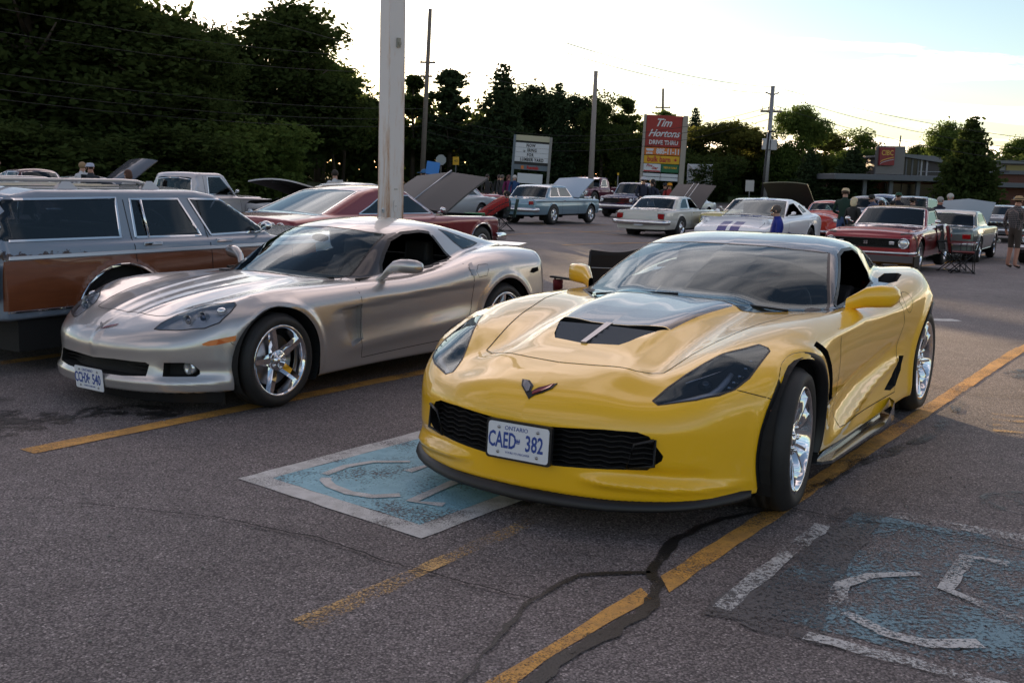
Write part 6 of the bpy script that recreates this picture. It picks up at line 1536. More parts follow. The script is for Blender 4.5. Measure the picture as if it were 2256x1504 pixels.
def band(name, P, w, m, z, seed=1):
    """a band as a strip of quads (for long bent bands)"""
    r = random.Random(seed); vs = []
    n = len(P)
    for i, p in enumerate(P):
        a, b = P[max(0, i - 1)], P[min(n - 1, i + 1)]; dx_, dy_ = b[0] - a[0], b[1] - a[1]; d = math.hypot(dx_, dy_) or 1; ww = (w[int(i * (len(w) - 1) / max(1, n - 1))] if isinstance(w, (list, tuple)) else w) / 2
        ww *= r.uniform(.75, 1.25)
        for s in (1, -1): x, y = p[0] - s * dy_ / d * ww, p[1] + s * dx_ / d * ww; vs.append((x, y, gz(x, y) + z))
    me = mesh(name, vs, [(2 * i, 2 * i + 1, 2 * i + 3, 2 * i + 2) for i in range(n - 1)]); o = link(name, me, None, m)
    bm = bmesh.new(); bm.from_mesh(me); bm.normal_update()
    for f in bm.faces:
        if f.normal.z < 0: f.normal_flip()
    bm.to_mesh(me); bm.free(); return o
def build_ground():
    A = asphalt_mat()
    xs = sorted(set([-400, -250, -160, -110, -80] + list(np.linspace(-60, 70, 66)) + [95, 130, 180, 260, 400])); ys = [-30, -12] + list(np.linspace(-6, 64, 60))
    def grid(name, xs, ys, m, dz=0.):
        V = [(x, y, gz(x, y) + dz) for y in ys for x in xs]; n = len(xs)
        return tag(link(name, mesh(name, V, [(j * n + i, j * n + i + 1, (j + 1) * n + i + 1, (j + 1) * n + i) for j in range(len(ys) - 1) for i in range(n - 1)], True), None, m), kind='structure')
    grid('car_park', xs, ys, A)
    GR = mat('grass', (.030, .055, .012), .95, noise=(1.2, .3, (.055, .085, .02)), bump=(30, .03))
    grid('grass_verge', xs, list(np.linspace(64, 72, 5)), GR)
    grid('road', xs, list(np.linspace(72, 82, 6)), mat('road_asphalt', (.12, .11, .108), .85, noise=(2, .3, (.15, .14, .135))))
    grid('lawn', xs, list(np.linspace(82, 130, 18)) + [200, 400, 900], GR)
    kb = MB()
    for x in range(-60, 70, 4): kb.box(x, x + 4, 63.9, 64.1, gz(x, 64) - .05, gz(x, 64) + .13)
    tag(kb.build('kerb', mat('kerb_concrete', (.28, .27, .25), .85)), kind='structure')
    Y = worn('yellow_line_paint', (.66, .34, .075), .58, 70, 2.2, .7, (.50, .26, .07)); Yo = worn('old_yellow_paint', (.60, .37, .14), .34, 60, 3, .75)
    W = worn('white_line_paint', (.60, .59, .57), .62, 80, 3, .7, (.48, .47, .45)); Wo = worn('old_white_paint', (.50, .50, .49), .40, 45, 3)
    B = worn('blue_box_paint', (.27, .50, .58), .60, 45, 3, .65, (.22, .43, .51)); Bo = worn('old_blue_paint', (.16, .27, .32), .35, 34, 2.5)
    TAR = worn('crack_sealer', (.012, .012, .012), .62, 50, 4, .5)
    st = 'structure'
    def T(o): return tag(o, kind=st)
    T(sheet('parking_line', [[(-2.60, 5.43), (-2.49, 5.35), (-.60, 7.95), (.5, 9.5), (.41, 9.55), (-.70, 8.03)]], Y, .004, .2, .006))
    T(sheet('parking_line', [[(-4.9, 6.45), (-4.8, 6.38), (-3.58, 8.21), (-2.8, 9.35), (-2.9, 9.4), (-3.66, 8.36)]], Y, .004, .2, .006))
    T(sheet('parking_line', [[(-.72, 3.355), (-.63, 3.275), (-.30, 3.81), (.10, 4.37), (.03, 4.42), (-.35, 3.87)]], Yo, .004, .1, .008))
    T(sheet('parking_line', [[(.1, 4.38), (.9, 5.5), (.83, 5.55), (.03, 4.43)]], worn('faint_yellow_paint', (.4, .24, .07), .22, 60, 3), .004, .1, .008))
    T(sheet('parking_line', [[(-.25, 2.66), (-.14, 2.66), (.035, 2.94), (.127, 3.10), (.53, 3.62), (.50, 3.72), (.129, 3.19), (-.046, 2.96)]], Y, .004, .12, .006))
    T(sheet('parking_line', [[(.60, 3.68), (1.272, 4.655), (2.036, 5.77), (4.93, 9.93), (4.85, 10.02), (1.93, 5.80), (1.16, 4.66), (.68, 3.96), (.59, 3.84)]], Y, .004, .12, .006))
    T(sheet('parking_line', [[(4.85, 9.98), (4.93, 9.93), (7.8, 14.2), (7.7, 14.25)]], Y, .006, .3, .006))
    # blue accessible bay with white edge and symbol
    u = Vector((.6, .8)); v = Vector((-.773, .634)); c0 = Vector((-.357, 4.195))
    def BP(a, b): p = c0 + u * a + v * b; return (p.x, p.y)
    w_, l_ = 1.256, 1.60
    T(sheet('blue_bay', [[BP(.12, .12), BP(l_ - .12, .12), BP(l_ - .12, w_ - .12), BP(.12, w_ - .12)]], B, .004, .1, .004))
    for P in ([BP(0, 0), BP(l_, 0), BP(l_, .12), BP(0, .12)], [BP(0, w_ - .12), BP(l_, w_ - .12), BP(l_, w_), BP(0, w_)], [BP(0, .12), BP(.12, .12), BP(.12, w_ - .12), BP(0, w_ - .12)], [BP(l_ - .12, .12), BP(l_, .12), BP(l_, w_ - .12), BP(l_ - .12, w_ - .12)]):
        T(sheet('bay_edge', [P], W, .004, .1, .005))
    def arc(cx, cy, r, a0, a1, n=18, f=BP): return [f(cx + r * math.cos(math.radians(a0 + (a1 - a0) * i / n)), cy + r * math.sin(math.radians(a0 + (a1 - a0) * i / n))) for i in range(n + 1)]
    def to_bp(p): q = Vector(p) - c0; d = u.x * v.y - u.y * v.x; return ((q.x * v.y - q.y * v.x) / d, (u.x * q.y - u.y * q.x) / d)
    T(sheet('bay_symbol', [strip([(-.899, 5.03), (-.90, 4.99), (-.854, 4.895), (-.749, 4.79), (-.632, 4.744), (-.508, 4.775)], .055)], W, .008, .1, .003))
    T(sheet('bay_symbol', [strip([(-.92, 5.09), (-.892, 5.14), (-.84, 5.245), (-.712, 5.345), (-.52, 5.365)], [.045, .05, .05, .04, .03])], W, .008, .1, .003))
    T(sheet('bay_symbol', [strip([(-.514, 5.18), (-.40, 5.32), (-.10, 5.02)], .06)], W, .008, .1, .003))
    T(sheet('bay_symbol', [strip([(-.19, 5.12), (-.273, 5.00), (-.445, 4.685), (-.293, 4.645)], .06)], W, .0085, .1, .003))
    # the older, worn bay on the right
    u2, v2, c2 = Vector((.565, .825)), Vector((.825, -.52)).normalized(), Vector((.706, 3.511))
    def B2(a, b): p = c2 + u2 * a + v2 * b; return (p.x, p.y)
    T(sheet('blue_bay', [[B2(.08, .08), B2(1.50, .08), B2(1.50, 1.7), B2(.08, 1.7)]], Bo, .004, .1, .01))
    T(sheet('asphalt_patch', [[B2(-.03, .0), B2(.20, -.02), B2(.75, .05), B2(1.55, .0), B2(1.56, .20), B2(1.2, .22), B2(.5, .30), B2(-.04, .42)]], worn('patch_grey', (.080, .078, .084), .44, 40, 2, .6), .0065, .1, .02))
    for P in ([B2(.05, .0), B2(1.2, -.02), B2(1.2, .05), B2(.05, .07)], [B2(-.03, .35), B2(.04, .35), B2(.04, 1.6), B2(-.05, 1.6)], [B2(1.5, .22), B2(1.6, .22), B2(1.6, 1.7), B2(1.5, 1.7)]):
        T(sheet('bay_edge', [P], Wo, .008, .1, .012))
    T(sheet('bay_symbol', [strip([(1.20, 3.60), (1.226, 3.70), (1.27, 3.79), (1.406, 3.887), (1.609, 3.922)], [.07, .07, .06, .05, .04])], Wo, .009, .1, .006))
    T(sheet('bay_symbol', [strip([(1.20, 3.53), (1.282, 3.362), (1.397, 3.287), (1.577, 3.297)], [.05, .06, .07, .07])], worn('half_worn_white', (.52, .52, .51), .50, 45, 3), .009, .1, .006))
    T(sheet('bay_symbol', [strip([(2.02, 4.05), (1.888, 4.13), (1.65, 3.77), (1.74, 3.60), (1.85, 3.44)], [.07, .07, .06, .05, .05])], Wo, .009, .1, .006))
    # cracks and sealer
    CK = mat('crack_dark', (.010, .009, .009), .9)
    T(band('crack', crack_path([(-2.6, 4.60), (-2.282, 4.553), (-2.073, 4.597), (-2.009, 4.548), (-1.663, 4.478), (-1.391, 4.411), (-1.255, 4.384), (-.904, 4.211), (-.77, 4.154), (-.568, 3.999), (-.47, 3.906), (-.335, 3.836), (-.191, 3.736), (.093, 3.574)], .006, .03), [.004, .006, .008, .007, .006], CK, .0105, 2))
    T(band('crack', crack_path([(1.318, 4.723), (1.494, 4.585), (1.772, 4.503), (2.163, 4.223), (2.6, 4.0)], .006, .03, 3), .008, CK, .0105, 3))
    T(band('crack', crack_path([(-6, 6.2), (-4.6, 6.35), (-3.9, 6.5), (-3.2, 6.6)], .01, .05, 5), .006, CK, .0105, 5))
    T(band('crack', crack_path([(3.0, 8.2), (3.4, 7.6), (4.2, 7.4), (5.2, 7.0)], .012, .05, 6), .009, CK, .0105, 6))
    T(band('crack', crack_path([(-1, 20), (1.2, 16.3), (2.8, 15.6), (4, 15.5)], .03, .2, 8), .02, CK, .0105, 8))
    T(band('crack', crack_path([(8.2, 20), (10, 18), (11.5, 16.4), (14, 15)], .03, .2, 9), .02, CK, .0105, 9))
    T(band('sealed_crack', crack_path([(1.30, 4.74), (1.268, 4.70), (1.094, 4.64), (.887, 4.476), (.70, 4.25), (.62, 4.05), (.562, 3.90), (.567, 3.704), (.47, 3.469), (.346, 3.325), (.195, 3.129), (.125, 3.008), (.0, 2.80), (-.1, 2.6)], .012, .05, 4), [.02, .03, .04, .05, .045, .04, .055, .06, .05, .05, .05, .05], TAR, .007, 4))
    T(band('sealed_crack', crack_path([(.56, 3.88), (.49, 3.872), (.40, 3.85), (.292, 3.834), (.142, 3.66), (.093, 3.573), (.012, 3.352), (-.072, 3.111), (-.15, 2.85)], .010, .04, 7), [.03, .03, .025, .02, .02, .015, .01, .012, .01], TAR, .007, 7))
    T(band('sealed_crack', crack_path([(1.25, 4.72), (1.9, 5.55), (2.6, 6.3), (3.2, 7.3)], .02, .08, 11), [.05, .08, .06, .05], worn('sealer_faint', (.02, .02, .02), .40, 40, 4, .5), .0072, 11))
    OIL = worn('oil_stain', (.030, .028, .028), .36, 5, 2.2, .45)
    for x_, y_, r_ in ((-3.0, 6.0, .34), (-2.35, 6.35, .22), (.2, 4.95, .3), (2.6, 4.9, .22), (4.6, 8.4, .4), (1.2, 12.5, .5)):
        T(sheet('oil_stain', [[(x_ + r_ * 1.5 * math.cos(a), y_ + r_ * math.sin(a)) for a in [2 * math.pi * k / 16 for k in range(16)]]], OIL, .0035, .1, .02))
    pb = MB(); rg = random.Random(3)
    for k in range(260):
        x_, y_ = rg.uniform(-3.2, 3.4), rg.uniform(2.9, 7); r_ = rg.uniform(.003, .008); pb.ball((x_, y_, r_ * .5), r_, 5, 3, 1, rg.uniform(.6, 1), .6)
    tag(pb.build('grit', mat('grit_grey', (.26, .24, .22), .8)), 'loose grit and small stones scattered over the asphalt', 'grit', kind='stuff')
    # short yellow hatch and far lines
    for k in range(4): T(sheet('parking_line', [[(3.02 + .07 * k, 6.42 + .16 * k), (3.50 + .07 * k, 6.28 + .16 * k), (3.52 + .07 * k, 6.34 + .16 * k), (3.04 + .07 * k, 6.48 + .16 * k)]], Yo, .004, .1, .01))
    for a, b, w__ in (((1.2, 26.28), (4.2, 30.2), .10), ((-.44, 30.08), (4.9, 37.6), .10), ((1.0, 35.3), (3.8, 32.2), .08), ((7.2, 21.4), (14.96, 32.92), .12), ((.0, 13.5), (1.6, 15.9), .10), ((12.6, 30.2), (14.8, 28.6), .08), ((1.6, 37.6), (3.8, 41.0), .08), ((-7, 12), (-4.5, 15.8), .1)):
        n = 14; P = [(a[0] + (b[0] - a[0]) * i / n, a[1] + (b[1] - a[1]) * i / n) for i in range(n + 1)]
        T(band('parking_line', P, w__, Y, .006, 12))
    T(sheet('parking_arrow', [[(4.95, 12.54), (5.1, 12.3), (5.5, 12.55), (5.42, 12.9), (5.1, 12.9)]], W, .004, .2, .01))
    # a stray red leaf
    tag(MB().add([(-2.93, 5.02, .012), (-2.90, 5.00, .018), (-2.86, 5.03, .010), (-2.90, 5.06, .022)], [(0, 1, 2, 3)]).build('fallen_leaf', mat('leaf_red', (.30, .03, .02), .6)), 'small dark red leaf lying on the asphalt at the left', 'leaf')

# ------------------------------------------------------------------ trees
def leaf_mat(name, c1, c2, tr=.35):
    m = bpy.data.materials.new(name); m.use_nodes = True; nt = m.node_tree; nt.nodes.clear(); N = nt.nodes.new; Lk = nt.links.new
    out = N('ShaderNodeOutputMaterial'); o = N('ShaderNodeTexCoord'); n = N('ShaderNodeTexNoise'); n.inputs['Scale'].default_value = .35; n.inputs['Detail'].default_value = 4; Lk(o.outputs['Object'], n.inputs['Vector'])
    r = N('ShaderNodeValToRGB'); Lk(n.outputs['Fac'], r.inputs[0]); r.color_ramp.elements[0].position = .35; r.color_ramp.elements[1].position = .65; r.color_ramp.elements[0].color = (*c1, 1); r.color_ramp.elements[1].color = (*c2, 1)
    d = N('ShaderNodeBsdfDiffuse'); t = N('ShaderNodeBsdfTranslucent'); Lk(r.outputs[0], d.inputs[0]); Lk(r.outputs[0], t.inputs[0]); mx = N('ShaderNodeMixShader'); mx.inputs[0].default_value = tr
    Lk(d.outputs[0], mx.inputs[1]); Lk(t.outputs[0], mx.inputs[2]); Lk(mx.outputs[0], out.inputs[0]); return m
def quads_mesh(name, P, A, B_):
    """leaf quads: centres P, half axes A and B"""
    n = len(P); V = np.stack([P - A - B_, P + A - B_, P + A + B_, P - A + B_], 1).reshape(-1, 3)
    me = bpy.data.meshes.new(name); me.vertices.add(4 * n); me.vertices.foreach_set('co', V.ravel()); me.loops.add(4 * n); me.loops.foreach_set('vertex_index', np.arange(4 * n))
    me.polygons.add(n); me.polygons.foreach_set('loop_start', np.arange(0, 4 * n, 4)); me.polygons.foreach_set('loop_total', np.full(n, 4)); me.update(); me.validate(); return me
def rnd_axes(rs, n, size):
    a = rs.normal(size=(n, 3)); a /= np.linalg.norm(a, axis=1)[:, None]; b = np.cross(a, rs.normal(size=(n, 3))); b /= np.linalg.norm(b, axis=1)[:, None]
    s = size * rs.uniform(.6, 1.3, n)[:, None]; return a * s, b * s * .6
def crown_mesh(seed, blobs, leaves, size, clump=.5):
    """broadleaf crown for a tree of height 1: many small leaf clumps scattered through and around lobes"""
    rs = np.random.RandomState(seed); P = []
    tot = sum(r ** 2 for *_, r in blobs)
    for (x, y, z, r) in blobs:
        nc = max(10, int(900 * r ** 2 / tot)); k = max(6, int(leaves * r ** 2 / tot / nc))
        d = rs.normal(size=(nc, 3)); d /= np.linalg.norm(d, axis=1)[:, None]
        c = np.array([x, y, z]) + d * r * (rs.uniform(.1, 1.0, nc) ** .5 * rs.choice([1, 1, 1, 1.22, 1.4], nc))[:, None] * np.array([1, 1, .85])
        for q in c:
            rr = .027 * rs.uniform(.6, 1.7); P.append(q + rs.normal(size=(k, 3)) * rr * np.array([1, 1, .55]))
    P = np.concatenate(P); A, B_ = rnd_axes(rs, len(P), size); return quads_mesh('crown', P, A, B_)
def spruce_mesh(seed, leaves=15000, w=.24, layers=30, size=.011, droop=.35, z0=.08):
    rs = np.random.RandomState(seed); P = []; A = []; B_ = []
    for i in range(layers):
        t = i / (layers - 1); z = z0 + (1 - z0) * t ** .92; R = w * (1 - t) ** .85 * rs.uniform(.82, 1.12) + .012
        nb = int(7 + 9 * (1 - t)); ph = rs.uniform(0, 6.28)
        for b in range(nb):
            a = ph + b * 6.283 / nb + rs.uniform(-.25, .25); L_ = R * rs.uniform(.7, 1.18); k = max(4, int(leaves * (L_ / w) / (layers * 9)))
            s = rs.uniform(.12, 1, k); sp = (1 - s) * .05 * (1 - t * .6) + .011
            x = L_ * s * math.cos(a) + rs.normal(size=k) * sp; y = L_ * s * math.sin(a) + rs.normal(size=k) * sp; zz = z - L_ * droop * s ** 1.5 + L_ * .12 * (s > .85) + rs.normal(size=k) * .008
            P.append(np.stack([x, y, zz], 1))
    P = np.concatenate(P); a, b = rnd_axes(rs, len(P), size); return quads_mesh('crown', P, a, b)
def pine_mesh(seed, leaves=9000, size=.013):
    rs = np.random.RandomState(seed); P = []
    for i in range(44):
        t = rs.uniform(.22, 1); R = .26 * (1 - t) ** .6 * rs.uniform(.5, 1.2) + .02; a = rs.uniform(0, 6.28); z = t
        for k in range(5):
            s = .45 + .55 * k / 4; c = np.array([R * s * math.cos(a), R * s * math.sin(a), z + .05 * s]); n = int(leaves / 220); P.append(c + rs.normal(size=(n, 3)) * np.array([.028, .028, .014]))
    P = np.concatenate(P); a, b = rnd_axes(rs, len(P), size); return quads_mesh('crown', P, a, b)
def trunk_mesh(seed, h=.75, r=.022, limbs=9, lean=.0):
    R = random.Random(seed); M = MB(); M.tube([(0, 0, -.03), (lean * .3, 0, h * .35), (lean, 0, h)], [r * 1.2, r * .8, r * .2], 8)
    for i in range(limbs):
        z = h * (.28 + .6 * i / limbs); a = R.uniform(0, 6.28); L_ = .20 * (1.15 - z / h * .7); x0 = lean * z / h
        M.tube([(x0, 0, z), (x0 + L_ * .5 * math.cos(a), L_ * .5 * math.sin(a), z + L_ * .45), (x0 + L_ * math.cos(a), L_ * math.sin(a), z + L_ * .95)], [r * .45, r * .25, r * .08], 5)
    return mesh('trunk', M.v, M.f, True)
def build_trees():
    BARK = mat('bark', (.055, .042, .032), .9, noise=(8, .3, (.09, .07, .055)))
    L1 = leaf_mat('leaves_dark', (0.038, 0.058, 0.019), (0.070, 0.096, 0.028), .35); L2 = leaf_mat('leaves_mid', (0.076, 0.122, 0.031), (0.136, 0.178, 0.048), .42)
    L3 = leaf_mat('leaves_olive', (.085, .10, .026), (.14, .135, .035), .5); L4 = leaf_mat('needles', (0.028, 0.046, 0.023), (0.049, 0.070, 0.031), .15)
    def blobs(seed, kind):
        r = random.Random(seed); out = []
        if kind == 'round':
            for i in range(12): a = r.uniform(0, 6.28); d = r.uniform(.05, .22); out.append((d * math.cos(a), d * math.sin(a), r.uniform(.24, .84), r.uniform(.09, .16)))
            out.append((0, 0, .88, .12))
        if kind == 'tall':
            for i in range(15): a = r.uniform(0, 6.28); z = r.uniform(.14, .92); d = .20 * math.sin(max(.15, 1 - abs(z - .5) * 1.2)) * r.uniform(.5, 1.1); out.append((d * math.cos(a), d * math.sin(a), z, r.uniform(.09, .15)))
            out.append((0, 0, .94, .07))
        if kind == 'wide':
            for i in range(14): a = r.uniform(0, 6.28); d = r.uniform(.08, .38); out.append((d * math.cos(a), d * math.sin(a), r.uniform(.30, .84) - d * .3, r.uniform(.11, .19)))
        if kind == 'bush':
            for i in range(9): a = r.uniform(0, 6.28); d = r.uniform(.05, .34); out.append((d * math.cos(a), d * math.sin(a), r.uniform(.15, .75) - d * .3, r.uniform(.16, .26)))
        return out
    C = {}
    for k, kind, n, sz in (('r1', 'round', 26000, .0095), ('r2', 'round', 22000, .010), ('t1', 'tall', 26000, .0095), ('t2', 'tall', 22000, .010), ('w1', 'wide', 24000, .010), ('b1', 'bush', 16000, .015)):
        C[k] = crown_mesh(sum(map(ord, k)), blobs(sum(map(ord, k)) + 3, kind), n, sz)
    C['s1'] = spruce_mesh(3); C['s2'] = spruce_mesh(8, 17000, .30, 26, .012, .25); C['s3'] = spruce_mesh(11, 24000, .34, 30, .014, .05, .05); C['p1'] = pine_mesh(5); C['p2'] = pine_mesh(9)
    TR = {k: trunk_mesh(sum(map(ord, k)), .8 if k[0] in 'rtwb' else .95, .020 if k[0] != 'b' else .015, 0 if k[0] in 's' else 9) for k in C}
    for t in TR.values(): t.materials.append(BARK)
    def tree(px, depth, topy, wpx, kind, m, label, rz=None, name=None, grp='trees beyond the car park'):
        x, y = at(px, depth); hz = 391.5 + (px - 1128) * .0249; g = gz(x, y); h = (1.4925 + (hz - topy) / FPX * depth) - g
        base = {'r': .50, 't': .40, 'w': .80, 'b': .80, 's': .50, 'p': .46}[kind[0]]
        if kind == 's3': base = .64
        if kind == 's2': base = .58
        w = wpx / FPX * depth; sx = w / base; nm = name or {'s': 'spruce_tree', 'p': 'pine_tree', 'b': 'bush'}.get(kind[0], 'broadleaf_tree')
        e = empty(nm, (x, y, g), rz if rz is not None else RNG.uniform(0, 6.28), label, {'s': 'spruce tree', 'p': 'pine tree', 'b': 'bush'}.get(kind[0], 'tree'), grp)
        key = kind + m.name
        if key not in C: me = C[kind].copy(); me.materials.clear(); me.materials.append(m); C[key] = me
        for nm_, me in (('crown', C[key]), ('trunk', TR[kind])): o = link(nm_, me, e); o.scale = (sx, sx, h)
        return e
    T_ = [ # px, depth, top y, width px, kind, leaves, label
        (-230, 58, -200, 420, 't1', L1, 'tall dark broadleaf tree beyond the left edge of the lot'),
        (-60, 66, -190, 380, 'r1', L1, 'very tall dark tree rising at the far left edge'),
        (90, 60, -170, 380, 't2', L1, 'dark towering tree behind the rounded vintage coupe'),
        (205, 68, -150, 360, 'r2', L1, 'dark tree filling the sky above the station wagon'),
        (300, 80, -60, 190, 's1', L4, 'dark spruce whose ragged tip shows above the left trees'),
        (330, 60, 60, 300, 't1', L1, 'dark tree standing just right of the spruce tip'),
        (412, 64, 50, 170, 'r1', L1, 'dark tree with a small rounded top sloping to the gap'),
        (455, 70, 98, 170, 't2', L1, 'shorter dark tree at the edge of the left mass'),
        (520, 84, 98, 190, 'r2', L1, 'lower dark tree between the left mass and the tall crown'),
        (600, 88, 62, 190, 'w1', L1, 'broad dark tree just left of the tall crown'),
        (655, 84, 36, 235, 't1', L1, 'tall tree with sky showing through its crown beside the sun'),
        (700, 92, 130, 170, 'r1', L2, 'right part of the backlit tree against the low sun'),
        (545, 63, 232, 240, 'b1', L2, 'large mid green rounded bush in front of the dark trees'),
        (610, 66, 290, 110, 'b1', L2, 'small yellowish bush at the right foot of the large one'),
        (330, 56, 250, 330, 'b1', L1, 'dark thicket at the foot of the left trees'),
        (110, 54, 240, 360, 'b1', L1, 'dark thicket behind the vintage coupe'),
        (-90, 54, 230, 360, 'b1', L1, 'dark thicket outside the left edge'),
        (740, 110, 225, 120, 'r2', L3, 'low golden tree right beside the setting sun'),
        (800, 100, 214, 130, 'r1', L1, 'dark round tree just left of the light pole'),
        (905, 92, 192, 120, 'p1', L1, 'ragged tree just right of the light pole'),
        (985, 90, 180, 150, 'p2', L4, 'open branched pine right of the left utility pole'),
        (1095, 88, 158, 190, 's2', L4, 'tallest pointed spruce in the middle of the tree line'),
        (1165, 94, 198, 130, 't2', L4, 'dark tree joined to the right of the tall spruce'),
        (1215, 90, 196, 120, 's1', L4, 'narrow dark spruce above the letter board sign'),
        (1262, 92, 225, 120, 't1', L4, 'dark tree left of the plain grey pole'),
        (1310, 90, 216, 110, 'r2', L1, 'rounded dark tree just behind the plain grey pole'),
        (1355, 92, 236, 90, 'p1', L1, 'loose branched tree with light through it right of the grey pole'),
        (1400, 98, 292, 110, 'r1', L2, 'small tree just left of the red sign'),
        (1445, 104, 262, 110, 'p2', L2, 'tree peeping over the red sign'),
        (1508, 96, 248, 90, 's2', L4, 'pointed spruce directly right of the red sign'),
        (1545, 84, 320, 130, 'b1', L1, 'very dark tree behind the white billboard back'),
        (1588, 92, 272, 150, 'r1', L3, 'olive lit broadleaf tree right of the billboard back'),
        (1640, 96, 300, 120, 'r2', L3, 'low olive tree behind the black lamp post'),
        (1737, 90, 238, 92, 'r1', L2, 'tall oval tree right beside the right utility pole'),
        (1700, 92, 330, 110, 'b1', L2, 'bushy growth at the foot of the right utility pole'),
        (1800, 100, 300, 90, 't1', L3, 'small olive tree between the oval tree and the next'),
        (1862, 92, 290, 110, 'r2', L2, 'rounded tree left of the bank sign'),
        (1760, 76, 330, 110, 's2', L4, 'dark blue green spruce left of the bank canopy'),
        (1850, 74, 330, 150, 's2', L4, 'broad dark spruce in front of the bank canopy'),
        (1985, 96, 322, 70, 'r1', L1, 'small dark tree showing over the bank roof'),
        (2050, 76, 274, 80, 't2', L2, 'slender leafy tree at the left shoulder of the big conifer'),
        (2100, 58, 266, 170, 's3', L1, 'big dense green conifer in front of the bank'),
        (2200, 100, 312, 60, 't1', L2, 'small tree over the metal roof at right'),
        (2250, 104, 320, 90, 'r1', L3, 'yellow green tree at the far right edge'),
        (2330, 100, 300, 120, 'r2', L3, 'tree just beyond the right edge'),
    ]
    for a in T_: tree(*a)
    # hedge line closing the view under the crowns: dense undergrowth, one mass
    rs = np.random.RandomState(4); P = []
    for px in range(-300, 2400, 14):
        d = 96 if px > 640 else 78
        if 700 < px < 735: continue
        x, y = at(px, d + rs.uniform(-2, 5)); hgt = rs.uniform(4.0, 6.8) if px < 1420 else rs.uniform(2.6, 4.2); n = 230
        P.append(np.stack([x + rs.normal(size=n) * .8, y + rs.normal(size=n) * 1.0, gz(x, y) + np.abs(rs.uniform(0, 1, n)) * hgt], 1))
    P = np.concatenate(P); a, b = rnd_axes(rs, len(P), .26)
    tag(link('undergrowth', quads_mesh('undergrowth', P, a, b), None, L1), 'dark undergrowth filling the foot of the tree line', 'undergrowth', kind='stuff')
    # leaning bare stems seen against the sunset glow
    for k, (px, d, h, ln) in enumerate(((712, 90, 7, .6), (740, 88, 6, -.8), (755, 92, 6, .5))):
        x, y = at(px, d); e = empty('slim_tree', (x, y, gz(x, y)), 0, ['thin leaning stem left of the sunset gap', 'forked bare stem inside the sunset gap', 'thin stem at the right of the sunset gap'][k], 'tree')
        MB().tube([(0, 0, 0), (ln * .4, 0, h * .5), (ln, 0, h)], [.16, .11, .03], 6).tube([(ln * .3, 0, h * .35), (ln * .3 - .9, 0, h * .8)], [.09, .02], 5).build('trunk', BARK, e)
        o = link('crown', C['b1leaves_mid'], e); o.scale = (3.2, 3.2, 2.6); o.location = (ln, 0, h - 1.6)

